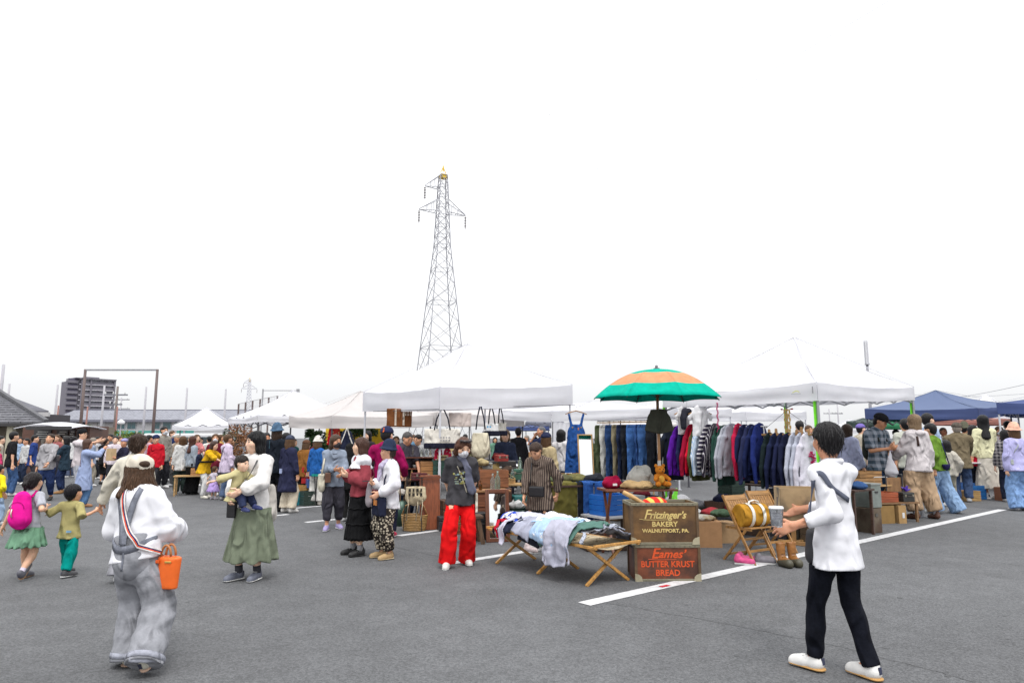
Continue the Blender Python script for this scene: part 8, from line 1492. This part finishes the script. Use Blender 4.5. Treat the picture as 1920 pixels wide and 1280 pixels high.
# ---------------------------------------------------------------- smaller bric-a-brac that fills the tote tent
rq = random.Random(77)
bric = [('dark brown radio box with a pale dial', 'radio', 872, 12.8, 1.04, (.30, .18, .2), (.08, .035, .02)), ('tan leather camera case', 'camera_case', 896, 12.75, 1.0, (.16, .12, .13), (.25, .12, .05)), ('grey tin with a worn lid', 'tin', 914, 12.7, 1.03, (.18, .14, .12), (.25, .26, .26)), ('dull red biscuit tin', 'tin', 940, 12.95, 1.16, (.22, .18, .12), (.28, .03, .025)),
        ('dark oak desk tray', 'tray', 955, 13.1, .82, (.4, .28, .07), (.10, .05, .025)), ('green enamel box', 'box', 970, 13.0, .82, (.22, .2, .2), (.03, .10, .07)), ('worn black toolbox', 'toolbox', 845, 12.3, 0, (.45, .24, .24), (.03, .03, .035)), ('orange brown fruit box on the ground', 'fruit_box', 858, 11.9, 0, (.42, .3, .28), (.25, .11, .04)),
        ('dark walnut side box on the ground', 'side_box', 885, 12.1, 0, (.4, .32, .5), (.08, .04, .025)), ('black painted crate on the ground', 'crate', 896, 11.2, 0, (.3, .3, .42), (.02, .02, .022)), ('russet leather hat box', 'hat_box', 745, 13.3, .82, (.3, .28, .22), (.16, .06, .03)), ('brown leather satchel case', 'satchel_case', 733, 13.9, .82, (.34, .16, .26), (.12, .055, .03)),
        ('pale pine drawer box', 'drawer_box', 760, 13.6, .82, (.3, .25, .16), (.40, .25, .12)), ('black typewriter case', 'typewriter_case', 718, 14.4, .82, (.4, .34, .18), (.025, .025, .028)), ('navy steel ammunition box', 'ammunition_box', 995, 12.0, 0, (.36, .22, .3), (.03, .045, .075)), ('olive steel ammunition box', 'ammunition_box', 1003, 12.4, 0, (.4, .25, .34), (.07, .075, .035)),
        ('small yellowed book box', 'book_box', 830, 12.9, 1.18, (.2, .16, .1), (.45, .36, .18)), ('dark maroon music case', 'music_case', 790, 12.85, .82, (.34, .2, .14), (.10, .015, .02))]
for k, (lb_, nm, px, Y, z0, d, c) in enumerate(bric): case(lb_ + ' in the tote bag tent', sk(px, Y, z0 + .2), z0, R(rq.uniform(0, 30)), d, M('leather', c, rough=.55), nm, nm.replace('_', ' '))
for k, (px, Y, z0, c, lb_) in enumerate([(866, 12.75, 1.25, (.10, .10, .05), 'olive cap lying on the dark radio box'), (905, 12.5, 1.1, (.35, .28, .15), 'sand coloured cloth roll by the grey tin'), (952, 12.9, .95, (.06, .04, .03), 'dark leather gloves heaped near the tray'), (748, 12.9, .55, (.45, .42, .38), 'pale grey cloth bundle by the wire stand'), (1000, 12.9, .6, (.12, .12, .07), 'army green bundle on the dark trunk'), (988, 12.6, .35, (.16, .15, .10), 'khaki bundle behind the striped shirt')]): cloth_heap(lb_, sk(px, Y, z0), z0, k, (.14, .11, .1), M('cloth', c), 120 + k, 'cloth_bundle', 'cloth')
# rods, umbrellas and sticks in a tall bin
bn = thing('stick_bin', 'dark green bin of old sticks and rods by the side table', 'bin', sk(752, 12.9, .3), 0); MB().lathe([(.13, 0), (.15, .45), (.14, .45), (.12, .02)], n=14).build('bin_body', M('metal', (.03, .07, .05), met=.3), bn, smooth=True)
for k in range(9): a = rq.uniform(0, 6.28); MB().tube([(.05 * math.cos(a), .05 * math.sin(a), .1), (.2 * math.cos(a), .16 * math.sin(a), rq.uniform(.75, 1.05))], .01, 6).build('rod', M('wood', (.2 + .2 * (k % 2), .12 + .1 * (k % 2), .06), axis=2), bn)
for k, (px, Y, z0, h, c, lb_) in enumerate([(858, 12.75, .92, .2, (.65, .7, .7), 'squat clear jar on the flat black box'), (882, 12.7, 1.04, .18, (.4, .2, .06), 'amber jar on the mahogany box'), (961, 12.45, .88, .16, (.6, .7, .68), 'clear jar on the tan wooden box'), (975, 12.95, 1.02, .22, (.5, .65, .55), 'green tinted bottle on the green enamel box'), (845, 13.3, .82, .26, (.65, .65, .6), 'tall clear bottle beside the open cabinet')]): bottle(lb_, sk(px, Y, z0), z0, h, .04, c)
# lampshade, lantern and clock for the far corner
ln_ = thing('lantern', 'old grey metal lantern on the long display table', 'lantern', sk(945, 13.6, 1.2) + V3(.25, .05, .82), 0); MB().lathe([(.07, 0), (.075, .04), (.05, .06)], n=12).build('base', steelm, ln_, smooth=True); MB().lathe([(.045, .06), (.06, .12), (.045, .2)], n=12).build('glass_globe', M('glass', (.8, .8, .75)), ln_, smooth=True); MB().lathe([(.05, .2), (.055, .22), (.03, .27)], n=12).build('cap', steelm, ln_, smooth=True); MB().tube([(-.06, 0, .2), (-.05, 0, .33), (.05, 0, .33), (.06, 0, .2)], .004, 5).build('handle', steelm, ln_)
# overhead rope with clips along the tote tent edge
tag(MB().tube([D(700, 771, c1[0].y + 1.6), D(760, 769, c1[0].y + .7), D(821, 767, c1[0].y), D(905, 764, c1[0].y + .6), D(985, 761, c1[0].y + 1.2), D(1078, 759, c1[1].y)], .006, 5).build('rope', M('cloth', (.08, .08, .09))), 'thin dark rope along the tent edge carrying the bags', 'rope')

# boxes and goods packed under the clothes rails
for k, (t, u, z0, d, c, lb_) in enumerate([(2.6, .5, 0, (.55, .4, .4), (.03, .035, .03), 'black green crate beneath the far end of the long rail'), (2.25, .75, 0, (.5, .4, .5), (.10, .05, .03), 'brown wooden crate below the red jackets'), (1.9, .6, 0, (.5, .38, .36), (.05, .055, .07), 'slate crate under the striped rugby shirt'), (1.5, .8, 0, (.6, .4, .45), (.07, .04, .025), 'dark brown crate behind the grey sweatshirts'), (1.1, .6, 0, (.5, .4, .38), (.03, .03, .035), 'black crate at the foot of the rail upright'), (.8, .7, 0, (.5, .4, .5), (.06, .05, .035), 'drab crate below the navy sweatshirts on the rack'), (.4, .55, 0, (.45, .35, .42), (.09, .06, .035), 'brown crate under the white lettered sweatshirt'),
    (2.3, 1.1, .52, (.4, .3, .3), (.04, .08, .06), 'green crate stacked behind the red jackets'), (1.3, 1.1, .46, (.4, .3, .3), (.03, .03, .04), 'black crate stacked behind the crimson sweatshirt'), (3.4, .5, 0, (.5, .4, .42), (.25, .14, .06), 'tan crate under the jeans rail'), (3.9, .5, 0, (.55, .4, .5), (.04, .045, .06), 'dark blue crate under the khaki chinos'), (4.4, .4, 0, (.5, .4, .4), (.10, .06, .03), 'brown crate at the far end of the jeans rail')]):
    crate(lb_, F2v + W_ * t + U * u, z0, AU + R(6 * (k % 5) - 12), d, M('wood', c, axis=0), 'storage_crate', 'crate', group='crates stored under the clothes rails')
    if z0 == 0: cloth_heap('%s cloth heaped on the %s' % (['grey', 'navy', 'wine red', 'olive'][k % 4], lb_), F2v + W_ * t + U * u, d[2] - .04, AU, (.2, .15, .12), M('cloth', [(.25, .25, .27), (.02, .025, .06), (.16, .02, .03), (.08, .085, .04)][k % 4]), k + 300, vox=.018, group='cloth heaps under the clothes rails')
table('long table of folded clothes deep inside the big white tent', F2v + W_ * 1.5 + U * 1.9, R(128), 2.4, .7, .75, dkw)
for k in range(8): cloth_heap(['folded blue garment', 'folded maroon garment', 'folded grey garment', 'folded black garment', 'folded green garment', 'folded white garment', 'folded tan garment', 'folded navy garment'][k] + ' on the long table inside the big tent', F2v + W_ * (.45 + .3 * k) + U * 1.9, .75, AU, (.13, .2, .1 + .04 * (k % 3)), M('cloth', [(.04, .09, .22), (.14, .02, .03), (.25, .25, .27), (.015, .015, .018), (.04, .09, .06), (.55, .55, .55), (.35, .25, .14), (.015, .02, .06)][k]), k + 400, vox=.018)
